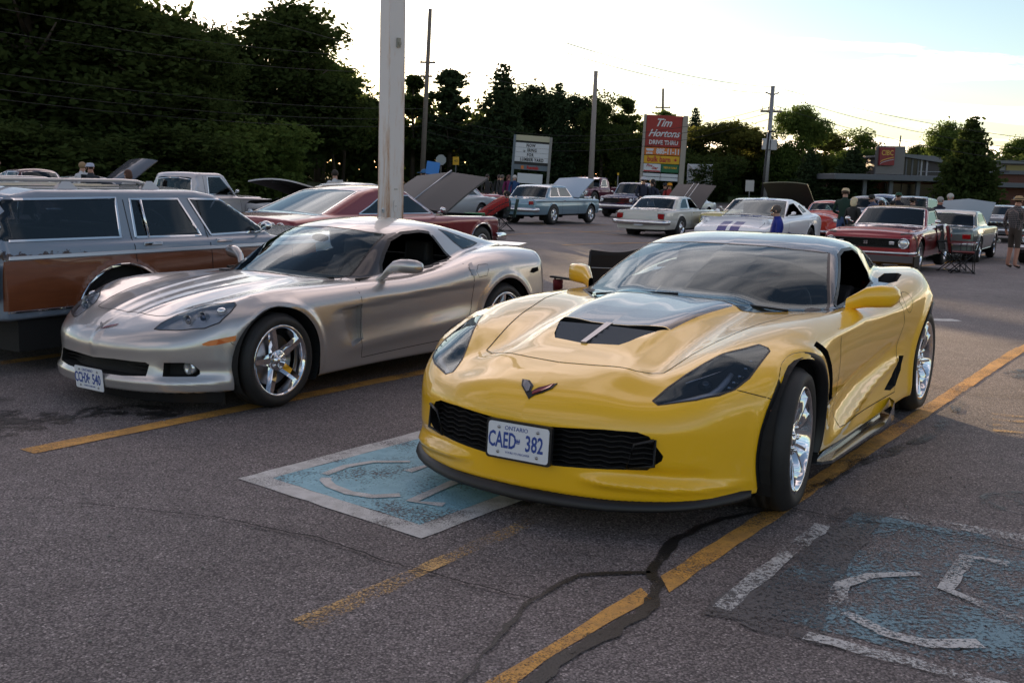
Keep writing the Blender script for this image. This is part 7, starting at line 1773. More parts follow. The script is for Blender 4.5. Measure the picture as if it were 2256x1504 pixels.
# ------------------------------------------------------------------ poles, wires, signs
def pole_lean(px0, y0, px1, y1, depth):
    """foot and tip (3-D) of a pole seen from (px1, y1) at its foot to (px0, y0) at its tip, at one distance"""
    def pt(px, py):
        d = CW * FPX + CR * (px - 1128) - CU * (py - 752); k = depth / d.y; return Vector((0, 0, CAM_H)) + d * k
    return pt(px1, y1), pt(px0, y0)
def build_poles():
    WOODP = mat('pole_wood', (.13, .11, .095), .9, noise=(3, .3, (.20, .17, .15))); CONC = mat('pole_concrete', (.27, .24, .22), .85); INS = mat('insulator', (.35, .33, .32), .4); GALV = mat('galvanised', (.30, .31, .32), .5, .6)
    def upole(name, label, px0, y0, px1, depth, r0, r1, arms, m, extra=None):
        x, y = at(px1, depth); f, t = pole_lean(px0, y0, px1, 420, y); f.z = gz(x, y); d = (t - f); f2 = f
        e = empty(name, tuple(f2), 0, label, 'utility pole')
        MB().tube([(0, 0, -.1), tuple(d)], [r0, r1], 12).build('shaft', m, e)
        for (py, half, ins) in arms:
            k = (y0 * 0 + (py - 420) / (y0 - 420)); q = d * k; A = MB(); A.box(-half, half, -.05, .05, -.06, .06, Matrix.Translation(q)); a = A.build('cross_arm', WOODP, e)
            for i in range(ins): xx = -half + .1 + (2 * half - .2) * i / max(1, ins - 1); MB().tube([q + Vector((xx, 0, .06)), q + Vector((xx, 0, .26))], .035, 6).build('insulator', INS, a)
        if extra: extra(e, d, f)
        return f, t
    upole('utility_pole', 'weathered wooden utility pole with two short cross arms right of the white light pole', 948, 20, 928, 74, .19, .12, [(131, .52, 2), (160, .36, 2), (182, .12, 1)], WOODP)
    upole('utility_pole', 'plain tapered grey pole without arms between the two signs', 1313, 157, 1300, 66, .19, .12, [], CONC)
    upole('utility_pole', 'thin pole with one cross arm showing above the red sign', 1461, 195, 1457, 110, .16, .11, [(238, .75, 3)], WOODP)
    def trafo(e, d, f):
        k = (291 - 420) / (190 - 420); q = d * k
        t = MB().box(-.42, -.02, -.45, -.12, -.34, .30, Matrix.Translation(q)).box(.04, .40, -.45, -.12, -.36, .26, Matrix.Translation(q)).build('transformer', mat('transformer_grey', (.42, .43, .44), .5), e, bevel=.03)
        for s in (-1, 1): MB().tube([d * .93, d * .93 + Vector((s * .4, 0, .18))], .04, 6).build('insulator', INS, e)
    upole('utility_pole', 'utility pole with transformer boxes left of the bank', 1703, 190, 1684, 64, .17, .12, [(234, .62, 4)], GALV, trafo)
    # lamp post
    x, y = at(1656, 60); e = empty('lamp_post', (x, y, gz(x, y)), 0, 'slim black lamp post with a small flat head beside the transformer pole', 'lamp post')
    h = 1.4925 + (403 - 294) / FPX * 60 - gz(x, y)
    MB().tube([(0, 0, 0), (.25, 0, h)], [.09, .06], 8).build('shaft', BLACK, e); MB().box(.2, .62, -.1, .1, h - .02, h + .08).build('lamp_head', BLACK, e, bevel=.02)
    # the square white light pole behind the silver coupe
    PW = bpy.data.materials.new('rusty_white_pole'); PW.use_nodes = True; nt = PW.node_tree; b = nt.nodes['Principled BSDF']; N = nt.nodes.new; Lk = nt.links.new
    tc_ = N('ShaderNodeTexCoord'); mp = N('ShaderNodeMapping'); mp.inputs['Scale'].default_value = (7, 7, .9); Lk(tc_.outputs['Object'], mp.inputs[0]); n = N('ShaderNodeTexNoise'); n.inputs['Scale'].default_value = 2.2; n.inputs['Detail'].default_value = 9; n.inputs['Roughness'].default_value = .72; Lk(mp.outputs[0], n.inputs['Vector'])
    sp = N('ShaderNodeSeparateXYZ'); Lk(tc_.outputs['Object'], sp.inputs[0]); mz = N('ShaderNodeMapRange'); Lk(sp.outputs['Z'], mz.inputs[0]); mz.inputs['From Min'].default_value = 1.0; mz.inputs['From Max'].default_value = 3.2; mz.inputs['To Min'].default_value = .16; mz.inputs['To Max'].default_value = 0
    # rust runs down the corner edges
    mxx = N('ShaderNodeMath'); mxx.operation = 'ABSOLUTE'; Lk(sp.outputs['X'], mxx.inputs[0]); myy = N('ShaderNodeMath'); myy.operation = 'ABSOLUTE'; Lk(sp.outputs['Y'], myy.inputs[0]); mi = N('ShaderNodeMath'); mi.operation = 'MINIMUM'; Lk(mxx.outputs[0], mi.inputs[0]); Lk(myy.outputs[0], mi.inputs[1])
    me_ = N('ShaderNodeMapRange'); Lk(mi.outputs[0], me_.inputs[0]); me_.inputs['From Min'].default_value = .065; me_.inputs['From Max'].default_value = .098; me_.inputs['To Max'].default_value = .13
    ad = N('ShaderNodeMath'); Lk(mz.outputs[0], ad.inputs[0]); Lk(me_.outputs[0], ad.inputs[1]); ad2 = N('ShaderNodeMath'); Lk(ad.outputs[0], ad2.inputs[0]); Lk(n.outputs['Fac'], ad2.inputs[1])
    rr = N('ShaderNodeValToRGB'); Lk(ad2.outputs[0], rr.inputs[0]); rr.color_ramp.elements[0].position = .60; rr.color_ramp.elements[0].color = (.66, .63, .62, 1); rr.color_ramp.elements[1].position = .88; rr.color_ramp.elements[1].color = (.30, .13, .05, 1); e_ = rr.color_ramp.elements.new(.75); e_.color = (.56, .42, .33, 1)
    Lk(rr.outputs[0], b.inputs['Base Color']); b.inputs['Roughness'].default_value = .5
    x, y = at(857, 12.0); ln = Vector(((893 - 887) / FPX * 12 + .0, 0, 0)); h = 6.5
    pl = empty('light_pole', (x, y, gz(x, y)), math.radians(38), 'thick square white light pole streaked with rust behind the silver coupe', 'light pole')
    pl.rotation_euler = (0, math.radians(.35), math.radians(38))
    MB().add([(s * a, t * a, z) for z, a in ((-.05, .108), (h, .094)) for s, t in ((-1, -1), (1, -1), (1, 1), (-1, 1))], [(3, 2, 1, 0), (4, 5, 6, 7), (0, 1, 5, 4), (1, 2, 6, 5), (2, 3, 7, 6), (3, 0, 4, 7)]).build('shaft', PW, pl, bevel=.006)
    # the two faces towards the camera are -y side (right) and -x side (left) in the pole's frame
    cv = MB(); P = [(.026 * math.cos(a) + 0, (.045 if math.sin(a) > 0 else -.045) + .026 * math.sin(a)) for a in [2 * math.pi * k / 20 for k in range(20)]]
    cv.prism([(-.0 + u_, 1.22 + v_) for u_, v_ in P], -.107, -.114, 'y'); c_ = cv.build('access_cover', PW, pl); MB().ball((0, -.115, 1.22), .006, 8, 6).build('screw', STEEL, c_)
    MB().box(-.012, .030, -.104, -.125, 2.93, 3.03).box(.0, .022, -.125, -.150, 2.955, 2.985).build('bracket', mat('bracket_grey', (.30, .29, .24), .6), pl)
    MB().box(-.02, .02, -.106, -.112, 1.40, 1.412).build('label_plate', STEEL, pl)
    dec = MB().lathe([(.001, -.1125), (.028, -.1125), (.031, -.1085)], 24, axis='x', c=(0, -.02, 1.17)).build('sticker', mat('sticker_white', (.5, .52, .52), .5), pl)
    put_text('sticker_lettering', 'BIA', .026, mat('sticker_ink', (.05, .09, .12), .6), pl, (-.1135, -.02, 1.17), (0, -1, 0), (0, 0, 1), extrude=.0004)
    # wires
    WR = mat('wire_black', (.02, .02, .02), .6)
    def wire(px0, y0, d0, px1, y1, d1, sag, label, r=.014):
        def pt(px, py, dep):
            d = CW * FPX + CR * (px - 1128) - CU * (py - 752); return Vector((0, 0, CAM_H)) + d * (dep / d.y)
        a, b_ = pt(px0, y0, d0), pt(px1, y1, d1); n = 24; P = [a.lerp(b_, i / n) - Vector((0, 0, sag * 4 * (i / n) * (1 - i / n))) for i in range(n + 1)]
        tag(MB().tube(P, r, 5, sm=False).build('overhead_wire', WR), label, 'overhead wire', 'overhead wires along the road')
    wire(-150, -10, 45, 940, 128, 73, .6, 'highest overhead wire crossing the left trees to the wooden pole')
    wire(-150, 44, 45, 938, 160, 73, .6, 'second overhead wire across the left trees')
    wire(-150, 140, 45, 936, 240, 73, .5, 'middle overhead wire across the left trees')
    wire(-150, 178, 45, 936, 262, 73, .5, 'lower overhead wire across the left trees')
    wire(-150, 200, 45, 934, 278, 73, .5, 'lowest overhead wire across the left trees')
    wire(330, -30, 48, 1461, 238, 108, .8, 'overhead wire over the gap to the pole above the red sign')
    for k, (dy_, nm) in enumerate(((0, 'upper'), (12, 'middle'), (26, 'lower'))):
        wire(936, 250 + dy_ * 1.5, 74, 1697, 236 + dy_, 63, 1.6, '%s wire strung from the wooden pole to the transformer pole' % nm)
    wire(1703, 190, 63.5, 2400, 320, 50, .4, 'top wire running right from the transformer pole')
    wire(1708, 206, 63.5, 2400, 345, 50, .5, 'second wire running right from the transformer pole')
    wire(1710, 234, 63.5, 2400, 372, 50, .5, 'third wire running right from the transformer pole')
    wire(1703, 192, 63.5, 1250, 96, 40, .3, 'wire rising left from the tip of the transformer pole')
    wire(1697, 206, 63.5, 1250, 118, 40, .3, 'second wire rising left from the transformer pole')
def build_signs():
    WHT = mat('sign_white', (.62, .63, .66), .45); RED = mat('sign_red', (.30, .012, .010), .4); ORG = mat('sign_orange', (.62, .17, .03), .45); YEL = mat('sign_yellow', (.66, .36, .01), .45); GRN = mat('sign_green', (.01, .12, .05), .45); PST = mat('post_beige', (.34, .30, .26), .6); INK = mat('sign_black', (.02, .02, .02), .6); GRY = mat('panel_grey', (.13, .16, .19), .5); SREDT = mat('letter_red', (.42, .02, .02), .5)
    # pylon sign; local x right, z up, faces -y
    D = 75.; x, y = at(1436, D); s = D / FPX; g = gz(x, y); zt = 1.4925 + (400 - 261) * s - g
    e = empty('pylon_sign', (x, y, g), math.radians(-4), 'tall red and orange roadside shop sign on beige posts', 'sign'); e.rotation_euler = (0, math.radians(1.6), math.radians(-4))
    w = 38.5 * s
    def panel(nm, x0, x1, y0, y1, m, d=.12): return MB().box(x0 * s, x1 * s, -.12 - d, .12, zt - y1 * s, zt - y0 * s).build(nm, m, e, bevel=.02)
    MB().box(-w - 5 * s, -w, -.30, .20, 0, zt).build('post', PST, e); MB().box(w, w + 11 * s, -.32, .22, 0, zt).build('post', PST, e)
    p1 = panel('red_panel', -38, 38, 1, 67, RED); p2 = panel('orange_panel', -38, 38, 68.5, 84, ORG); p3 = panel('yellow_panel', -38, 38, 85.5, 102, YEL)
    p4 = panel('white_panel', -38, -1, 103, 120, WHT); p5 = panel('green_panel', 0, 38, 103, 120, GRN)
    for a, b_ in ((123, 130), (131, 138)):
        for c, d_ in ((-38, -1), (0, 37)): panel('blank_panel', c, d_, a, b_, WHT)
    def tx(par, st, size, m, cx, cy, shear=0., bold=.0, xs=1., sp=1.): return put_text('lettering', st, size * s, m, par, (cx * s, -.25, zt - cy * s), (1, 0, 0), (0, 0, 1), extrude=.006, font_shear=shear, bold=bold * s, xscale=xs, spacing=sp)
    tx(p1, 'Tim', 23, WHT, -3, 17, .45, .35, .95); tx(p1, 'Hortons', 21, WHT, 0, 39, .45, .35, .95, .95); tx(p1, 'DRIVE THRU', 12.5, WHT, 1, 58, 0, .3, .88)
    tx(p2, '885-11-11', 15.5, WHT, 12, 76.5, 0, .6, .78); tx(p2, 'pizza', 6.5, WHT, -27, 80, 0, .3); MB().prism([(-33 * s, zt - 76 * s), (-20 * s, zt - 76 * s), (-18 * s, zt - 71 * s), (-35 * s, zt - 71 * s)], -.26, -.24, 'y').build('pizza_emblem', WHT, p2)
    tx(p3, 'bulk barn', 16, SREDT, -6, 93.5, 0, .4, .82)
    lf = []
    for k in range(11): a = math.radians(90 + k * 360 / 11 * 1.0); r = (3.6 if k % 2 == 0 else 1.7) * s; lf.append((29 * s + r * math.cos(a), zt - 93.5 * s + r * math.sin(a)))
    MB().prism(lf, -.26, -.24, 'y').build('leaf_emblem', SREDT, p3)
    tx(p4, 'Five', 8, SREDT, -26, 107, .4, .2); tx(p4, 'Star', 8, SREDT, -14, 112, .4, .2); MB().box(-37 * s, -2 * s, -.26, -.24, zt - 119.5 * s, zt - 117 * s).build('red_band', SREDT, p4)
    tx(p5, 'PEDI N NAILS', 5.6, YEL, 19, 110, 0, .25, .82)
    # letter board sign
    D = 70.; x, y = at(1155, D); s = D / FPX; g = gz(x, y); zt2 = 1.4925 + (392 - 303) * s - g
    e2 = empty('letter_board_sign', (x, y, g), 0, 'changeable letter board sign reading now hiring for lumber yard', 'sign'); e2.rotation_euler = (0, math.radians(3.0), math.radians(-3))
    MB().box(-41 * s, -36 * s, -.2, .2, 0, zt2).build('post', GRY, e2); MB().box(36 * s, 41.5 * s, -.2, .2, 0, zt2 - .02).build('post', mat('post_grey', (.25, .24, .23), .6), e2)
    def pn(nm, y0, y1, m, x0=-36, x1=36): return MB().box(x0 * s, x1 * s, -.16, .1, zt2 - y1 * s, zt2 - y0 * s).build(nm, m, e2, bevel=.01)
    pn('header_panel', 0, 11.5, mat('panel_cream', (.46, .43, .30), .5)); rows = [pn('letter_row', 16 + 10 * k, 25.6 + 10 * k, WHT) for k in range(4)]
    MB().box(-36 * s, 36 * s, -.10, .08, zt2 - 64 * s, zt2 - 11 * s).build('backing', INK, e2)
    def t2(par, st, cx, cy, sz=9.6, rot=0): o = put_text('lettering', st, sz * s, INK, par, (cx * s, -.17, zt2 - cy * s), (math.cos(rot), 0, math.sin(rot)), (-math.sin(rot), 0, math.cos(rot)), extrude=.004, bold=.30 * s, xscale=.72, spacing=1.15)
    t2(rows[0], 'NOW', -3, 21); t2(rows[1], 'IRING', 0, 31); t2(rows[1], 'H', -16, 33.5, 7, 1.1); t2(rows[2], 'FOR', -3, 41); t2(rows[3], 'LUMBER YARD', 1, 51, 9.6)
    rp = pn('rentals_panel', 62, 72.5, GRY); put_text('lettering', 'Rentals', 9.5 * s, SREDT, rp, (4 * s, -.17, zt2 - 67.5 * s), (1, 0, 0), (0, 0, 1), extrude=.004, bold=.5 * s, xscale=.9); MB().box(-21 * s, -15 * s, -.18, -.16, zt2 - 71 * s, zt2 - 64 * s).build('emblem_square', ORG, rp)
    pn('lower_panel', 80, 101, WHT, -27, 27)
    # back of a white billboard
    D = 82.; x, y = at(1522, D); s = D / FPX; g = gz(x, y); z1 = 1.4925 + (401 - 363) * s - g
    e3 = empty('billboard', (x, y, g), 0, 'white billboard seen from behind with crossed braces right of the red sign', 'billboard')
    for k in range(4): MB().box(-26 * s, 26 * s, -.05, .05, z1 - (k + 1) * 12 * s + .03, z1 - k * 12 * s).build('board', WHT, e3)
    fr = MB()
    for a, b_ in (((-26, 0), (20, 46)), ((26, 0), (-10, 40)), ((26, 0), (26, 60)), ((-26, 0), (-26, 60))): fr.tube([(a[0] * s, -.12, z1 - a[1] * s), (b_[0] * s, -.12, z1 - b_[1] * s)], .05, 5)
    fr.build('brace', mat('brace_white', (.45, .45, .46), .6), e3)
    # small road signs
    def small(px, depth, ytop, label, shape, m, size, txt=None, n='road_sign'):
        x, y = at(px, depth); g = gz(x, y); hz = 391.5 + (px - 1128) * .0249; z = 1.4925 + (hz - ytop) / FPX * depth - g; q = empty(n, (x, y, g), 0, label, 'road sign')
        MB().tube([(0, 0, 0), (0, 0, z + size)], .03, 6).build('post', mat('post_steel', (.2, .2, .2), .5, .5), q)
        if shape == 'oct': P = [(size * math.cos(math.radians(22.5 + 45 * k)), z + size * math.sin(math.radians(22.5 + 45 * k))) for k in range(8)]
        else: P = [(-size, z - size * 1.3), (size, z - size * 1.3), (size, z + size * 1.3), (-size, z + size * 1.3)]
        o = MB().prism(P, -.05, -.035, 'y').build('sign_plate', m, q)
        if txt: put_text('lettering', txt, size * 1.2, INK if m is not ORG else WHT, o, (0, -.052, z), (1, 0, 0), (0, 0, 1), extrude=.002)
    small(966, 72, 354, 'eight sided road sign seen from behind near the wooden pole', 'oct', mat('sign_back', (.30, .32, .33), .5, .3), .36)
    small(998, 78, 356, 'small orange yellow road sign on a thin post', 'sq', YEL, .22, '40')
    small(1631, 66, 409, 'low orange and white sign beside the lamp post', 'sq', mat('sign_pale', (.5, .48, .46), .5), .26)
    small(1347, 60, 384, 'pair of leaning yellow stakes behind the dark blue pickup', 'sq', YEL, .05, n='yellow_stake')
# ------------------------------------------------------------------ bank and the building beside it
def build_buildings():
    BRK = mat('brick', (.12, .045, .032), .9); MORT = mat('dark_brick_wall', (.10, .042, .032), .9, noise=(6, .3, (.14, .06, .045))); FAS = mat('fascia_grey', (.11, .12, .135), .6); DGL = mat('shop_glass', (.02, .025, .03), .12, spec=.25); MET = mat('metal_roof', (.13, .14, .15), .5, .2); LGT = mat('light_cladding', (.36, .37, .40), .7); RB = mat('bank_red', (.20, .012, .018), .4)
    D = 72.; s = D / FPX; x0, y0 = at(1930, D); g = gz(x0, y0)
    def Z(py, px=1930): return 1.4925 + (391.5 + (px - 1128) * .0249 - py) * s - g
    def X(px): return (px - 1930) * s * 1.0
    e = empty('bank_building', (x0, y0, g), 0, 'low brick bank with a wide grey canopy, slatted tower and red sign', 'building')
    MB().box(X(1840), X(2090), 3.0, 14, -.2, Z(400)).build('wall', MORT, e)
    c = MB(); c.box(X(1803), X(2092), -1.0, 3.5, Z(398), Z(386)); c.build('canopy', FAS, e, bevel=.04)
    for px in (1876, 1932, 1990, 2045): MB().box(X(px) - .12, X(px) + .12, -.3, -.06, -.1, Z(398) - .003).build('column', FAS, e); MB().box(X(px) - .2, X(px) + .2, -.38, .02, -.1, 1.0).build('column_base', BRK, e)
    for k in range(5):
        a = X(1955) + k * 1.15; w = MB().box(a, a + 1.08, 2.90, 2.997, .3, Z(404)).build('window', DGL, e); MB().box(a - .03, a, 2.86, 2.99, .25, Z(403)).build('window_frame', FAS, w)
    # glazed tower with a pitched cap
    MB().box(X(1962), X(2050), 1.0, 8, Z(386) + .003, Z(345)).build('tower', mat('tower_dark', (.035, .03, .032), .5), e)
    MB().add([(X(1955), .6, Z(340)), (X(2056), .6, Z(352)), (X(2056), 8.4, Z(352)), (X(1955), 8.4, Z(340)), (X(1955), .6, Z(345)), (X(2056), .6, Z(358)), (X(2056), 8.4, Z(358)), (X(1955), 8.4, Z(345)), (X(2030), .6, Z(343)), (X(2030), 8.4, Z(343))], [(0, 8, 9, 3), (8, 1, 2, 9), (4, 7, 6, 5), (0, 4, 5, 1, 8), (3, 9, 2, 6, 7), (0, 3, 7, 4), (1, 5, 6, 2)]).build('roof', MET, e)
    for px in (1962, 1975, 1988, 2001, 2008, 2020): MB().box(X(px) - .05, X(px) + .05, .9, .998, Z(386) + .003, Z(348)).build('window_frame', LGT if px > 2005 else FAS, e)
    for k, px in enumerate((1964, 1977, 1990, 2003)): MB().box(X(px), X(px + 10), .94, .998, Z(384), Z(350)).build('window', DGL, e)
    MB().box(X(2002), X(2050), .90, .94, Z(377), Z(376)).build('window_frame', LGT, e)
    # slatted screen
    sc_ = empty('louvre_screen', (0, 0, 0)); sc_.parent = e
    for k in range(22): zz = Z(384) + k * (Z(328) - Z(384)) / 21; MB().box(X(1902), X(1963), .30, .38, zz, zz + .10).build('slat', mat('slat_grey', (.20, .19, .19), .5, .3), sc_)
    for px in (1903, 1943, 1952, 1962): MB().box(X(px) - .06, X(px) + .06, .385, .48, Z(386) + .003, Z(326)).build('slat_post', FAS, sc_)
    MB().tube([(X(1952), .5, Z(330)), (X(1953), .5, Z(302))], .05, 6).build('flag_mast', FAS, e)
    sg = MB().box(X(1906), X(1938), .0, .28, Z(366), Z(328)).build('bank_sign', RB, e, bevel=.02)
    GLD = mat('gold_letter', (.60, .38, .06), .4)
    put_text('lettering', 'CIBC', 15 * s, GLD, sg, (X(1922), -.006, Z(340)), (1, 0, 0), (0, 0, 1), extrude=.004, bold=.15 * s, xscale=.78)
    for off, m, w in ((0, GLD, 1.6), (4.5, LGT, 1.4)):
        P = [(1908 + 28 * t, 358 + off - 10 * t ** .6 * 1.0) for t in [i / 12 for i in range(13)]]
        MB().add([(X(a), -.006, Z(b)) for a, b in P] + [(X(a), -.006, Z(b + w)) for a, b in P], [(i, i + 1, 14 + i, 13 + i) for i in range(12)]).build('swoosh', m, sg, fixn=False)
    # neighbouring low building
    D2 = 78.; s2 = D2 / FPX; x1, y1 = at(2220, D2); g1 = gz(x1, y1)
    def Z2(py): return 1.4925 + (419 - py) * s2 - g1
    def X2(px): return (px - 2220) * s2
    e2 = empty('shop_building', (x1, y1, g1), 0, 'brick shop with grey metal roof and pale upper wall at the right edge', 'building')
    MB().box(X2(2150), X2(2480), 0, 14, -.2, Z2(386)).build('wall', MORT, e2); MB().box(X2(2146), X2(2484), -1.2, .5, Z2(414), Z2(404)).build('canopy', FAS, e2, bevel=.03)
    MB().box(X2(2140), X2(2490), -.3, 14.2, Z2(386) + .003, Z2(383)).build('coping', FAS, e2)
    MB().box(X2(2140), X2(2480), 4, 14, Z2(383) + .003, Z2(360)).build('upper_wall', LGT, e2)
    MB().add([(X2(2130), 3, Z2(356)), (X2(2490), 3, Z2(350)), (X2(2490), 16, Z2(345)), (X2(2130), 16, Z2(350)), (X2(2130), 3, Z2(361)), (X2(2490), 3, Z2(361)), (X2(2490), 16, Z2(361)), (X2(2130), 16, Z2(361))], [(0, 1, 2, 3), (7, 6, 5, 4), (0, 4, 5, 1), (1, 5, 6, 2), (2, 6, 7, 3), (3, 7, 4, 0)]).build('roof', MET, e2)
    MB().box(X2(2232), X2(2300), 3.9, 3.996, Z2(378), Z2(364)).build('window', mat('warm_pane', (.25, .22, .10), .1), e2)
    MB().box(X2(2206), X2(2300), 1.5, 3.5, Z2(383) + .003, Z2(377)).build('roof_unit', FAS, e2)
    MB().box(X2(2244), X2(2300), -.06, -.003, .2, Z2(424)).build('shop_window', DGL, e2); MB().box(X2(2242), X2(2244), -.08, -.003, .1, Z2(422)).build('window_frame', LGT, e2)
    MB().box(X2(2200), X2(2205), -.04, -.003, Z2(440), Z2(434)).build('wall_sign', LGT, e2)
# ------------------------------------------------------------------ people
def pmat(c): return mat('cloth_%02d_%02d_%02d' % tuple(int(v * 99) for v in c), c, .85)
def person(loc, rz, label, H=1.75, shirt=(.03, .03, .05), pants=(.03, .04, .08), skin=(.42, .24, .17), hair=(.05, .03, .02), cap=None, pose='stand', shorts=False, sleeves=True, arms='down', build_=1., shirtm=None, bald=False, hatbrim=0., grp='people at the car show', capband=None, lean=0.):
    k = H / 1.75; b = build_
    e = empty('person', loc, rz, label, 'person', grp)
    if pose == 'stand':
        hip = .93; V = {'pel': (0, 0, hip), 'wai': (0, 0, hip + .16), 'che': (.0 + lean * .2, 0, hip + .38), 'nek': (.0 + lean * .3, 0, hip + .56), 'hed': (.03 + lean * .4, 0, hip + .68),
            'hL': (0, .10, hip - .03), 'hR': (0, -.10, hip - .03), 'kL': (.03, .12, .50), 'kR': (-.0, -.12, .50), 'aL': (-.02, .13, .09), 'aR': (-.05, -.13, .09), 'tL': (.14, .15, .04), 'tR': (.11, -.15, .04)}
    else:
        hip = .46; V = {'pel': (0, 0, hip), 'wai': (-.04, 0, hip + .16), 'che': (-.06, 0, hip + .38), 'nek': (-.04, 0, hip + .56), 'hed': (.0, 0, hip + .68),
            'hL': (.03, .11, hip), 'hR': (.03, -.11, hip), 'kL': (.46, .15, hip + .04), 'kR': (.46, -.15, hip + .04), 'aL': (.46, .16, .09), 'aR': (.50, -.16, .09), 'tL': (.62, .17, .04), 'tR': (.66, -.17, .04)}
    sh = V['che'][2] + .08; cx = V['che'][0]
    V['sL'] = (cx, .19 * b, sh); V['sR'] = (cx, -.19 * b, sh)
    for s, n in ((1, 'L'), (-1, 'R')):
        if arms == 'down': V['e' + n] = (cx - .03, s * .25 * b, sh - .28); V['w' + n] = (cx + .07, s * .26 * b, sh - .52); V['f' + n] = (cx + .10, s * .25 * b, sh - .61)
        elif arms == 'fold': V['e' + n] = (cx + .04, s * .24 * b, sh - .27); V['w' + n] = (cx + .22, s * .08, sh - .24); V['f' + n] = (cx + .23, s * .0 - .03 * s, sh - .22)
        elif arms == 'face': V['e' + n] = (cx + .16, s * .20, sh - .20); V['w' + n] = (cx + .20, s * .08, sh + .06); V['f' + n] = (cx + .17, s * .05, sh + .13)
        else: V['e' + n] = (cx + .05, s * .26 * b, sh - .26); V['w' + n] = (cx + .24, s * .16, sh - .34); V['f' + n] = (cx + .32, s * .13, sh - .35)
    R = {'pel': (.145 * b, .12 * b), 'wai': (.135 * b, .115 * b), 'che': (.150 * b, .115 * b), 'nek': (.058, .058), 'hed': (.088, .098), 'hL': (.095, .095), 'hR': (.095, .095), 'kL': (.062, .062), 'kR': (.062, .062), 'aL': (.042, .045), 'aR': (.042, .045), 'tL': (.042, .03), 'tR': (.042, .03),
         'sL': (.068, .068), 'sR': (.068, .068), 'eL': (.045, .045), 'eR': (.045, .045), 'wL': (.032, .030), 'wR': (.032, .030), 'fL': (.036, .020), 'fR': (.036, .020)}
    E = [('pel', 'wai'), ('wai', 'che'), ('che', 'nek'), ('nek', 'hed'), ('pel', 'hL'), ('hL', 'kL'), ('kL', 'aL'), ('aL', 'tL'), ('pel', 'hR'), ('hR', 'kR'), ('kR', 'aR'), ('aR', 'tR'), ('che', 'sL'), ('sL', 'eL'), ('eL', 'wL'), ('wL', 'fL'), ('che', 'sR'), ('sR', 'eR'), ('eR', 'wR'), ('wR', 'fR')]
    ks = list(V); me = bpy.data.meshes.new('body'); me.from_pydata([tuple(c * k for c in V[q]) for q in ks], [(ks.index(a), ks.index(c)) for a, c in E], [])
    o = bpy.data.objects.new('body', me); COL.objects.link(o)
    md = o.modifiers.new('s', 'SKIN'); md.use_smooth_shade = True
    for i, q in enumerate(ks): sv = me.skin_vertices[0].data[i]; sv.radius = (R[q][0] * k, R[q][1] * k); sv.use_root = q == 'pel'
    md2 = o.modifiers.new('d', 'SUBSURF'); md2.levels = 1; md2.render_levels = 1
    dg = bpy.context.evaluated_depsgraph_get(); m2 = bpy.data.meshes.new_from_object(o.evaluated_get(dg)); m2.name = 'body'; bpy.data.objects.remove(o)
    SK = mat('skin_%02d' % int(skin[0] * 99), skin, .55); SH = shirtm or pmat(shirt); PT = pmat(pants); SO = mat('shoe_dark', (.02, .018, .016), .6)
    m2.materials.clear()
    for q in (SK, SH, PT, SO): m2.materials.append(q)
    neck = V['nek'][2] * k + .01; P = np.array([p.center[:] for p in m2.polygons]); wr = [Vector(V[q]) * k for q in ('wL', 'wR')]; el = [Vector(V[q]) * k for q in ('eL', 'eR')]
    kz = V['kL'][2] * k
    for i, p in enumerate(m2.polygons):
        c = Vector(P[i]); p.use_smooth = True; y = abs(c.y); side_ = 0 if c.y > 0 else 1
        hand = min((c - w).length for w in wr + [Vector(V['fL']) * k, Vector(V['fR']) * k]) < .065 * k or (not sleeves and min((c - (w * .5 + q * .5)).length for w, q in zip(wr, el)) < .15 * k)
        if c.z > neck: p.material_index = 0
        elif hand and not (c.z < hip * k and y < .2 and pose == 'stand'): p.material_index = 0
        elif c.z < .075 * k: p.material_index = 3
        elif (pose == 'stand' and c.z < (hip + .02) * k and y < .235 * b) or (pose != 'stand' and (c.x > .1 * k and c.z < (hip + .12) * k or c.z < (hip + .02) * k)): p.material_index = 0 if (shorts and c.z < kz + .02) else 2
        else: p.material_index = 1
    link('body', m2, e)
    hx, hz_ = V['hed'][0] * k, V['hed'][2] * k
    F = MB(); F.ball((hx + .092 * k, 0, hz_ - .0 * k), .020 * k, 8, 6, 1, .7, 1.3); F.ball((hx, .088 * k, hz_), .026 * k, 8, 6, .6, .4, 1.1); F.ball((hx, -.088 * k, hz_), .026 * k, 8, 6, .6, .4, 1.1); F.ball((hx + .055 * k, 0, hz_ - .075 * k), .04 * k, 8, 6, 1, 1, .6); F.build('face', SK, e)
    ey = MB()
    for s in (1, -1): ey.ball((hx + .084 * k, s * .034 * k, hz_ + .022 * k), .011 * k, 6, 5)
    ey.build('eyes', mat('eye_dark', (.02, .015, .012), .3), e)
    if not bald or cap is None:
        if not (bald and cap is None):
            hh = MB(); hh.ball((hx - .022 * k, 0, hz_ + .035 * k), .103 * k, 14, 9, 1.0, .95, .95 if not cap else .6)
            if isinstance(hair, tuple) and len(hair) == 4: hh.ball((hx - .05 * k, 0, hz_ - .04 * k), .105 * k, 12, 8, .8, 1.0, 1.25)
            hh.build('hair', mat('hair_%02d_%02d' % (int(hair[0] * 99), int(hair[2] * 99)), tuple(hair[:3]), .7), e)
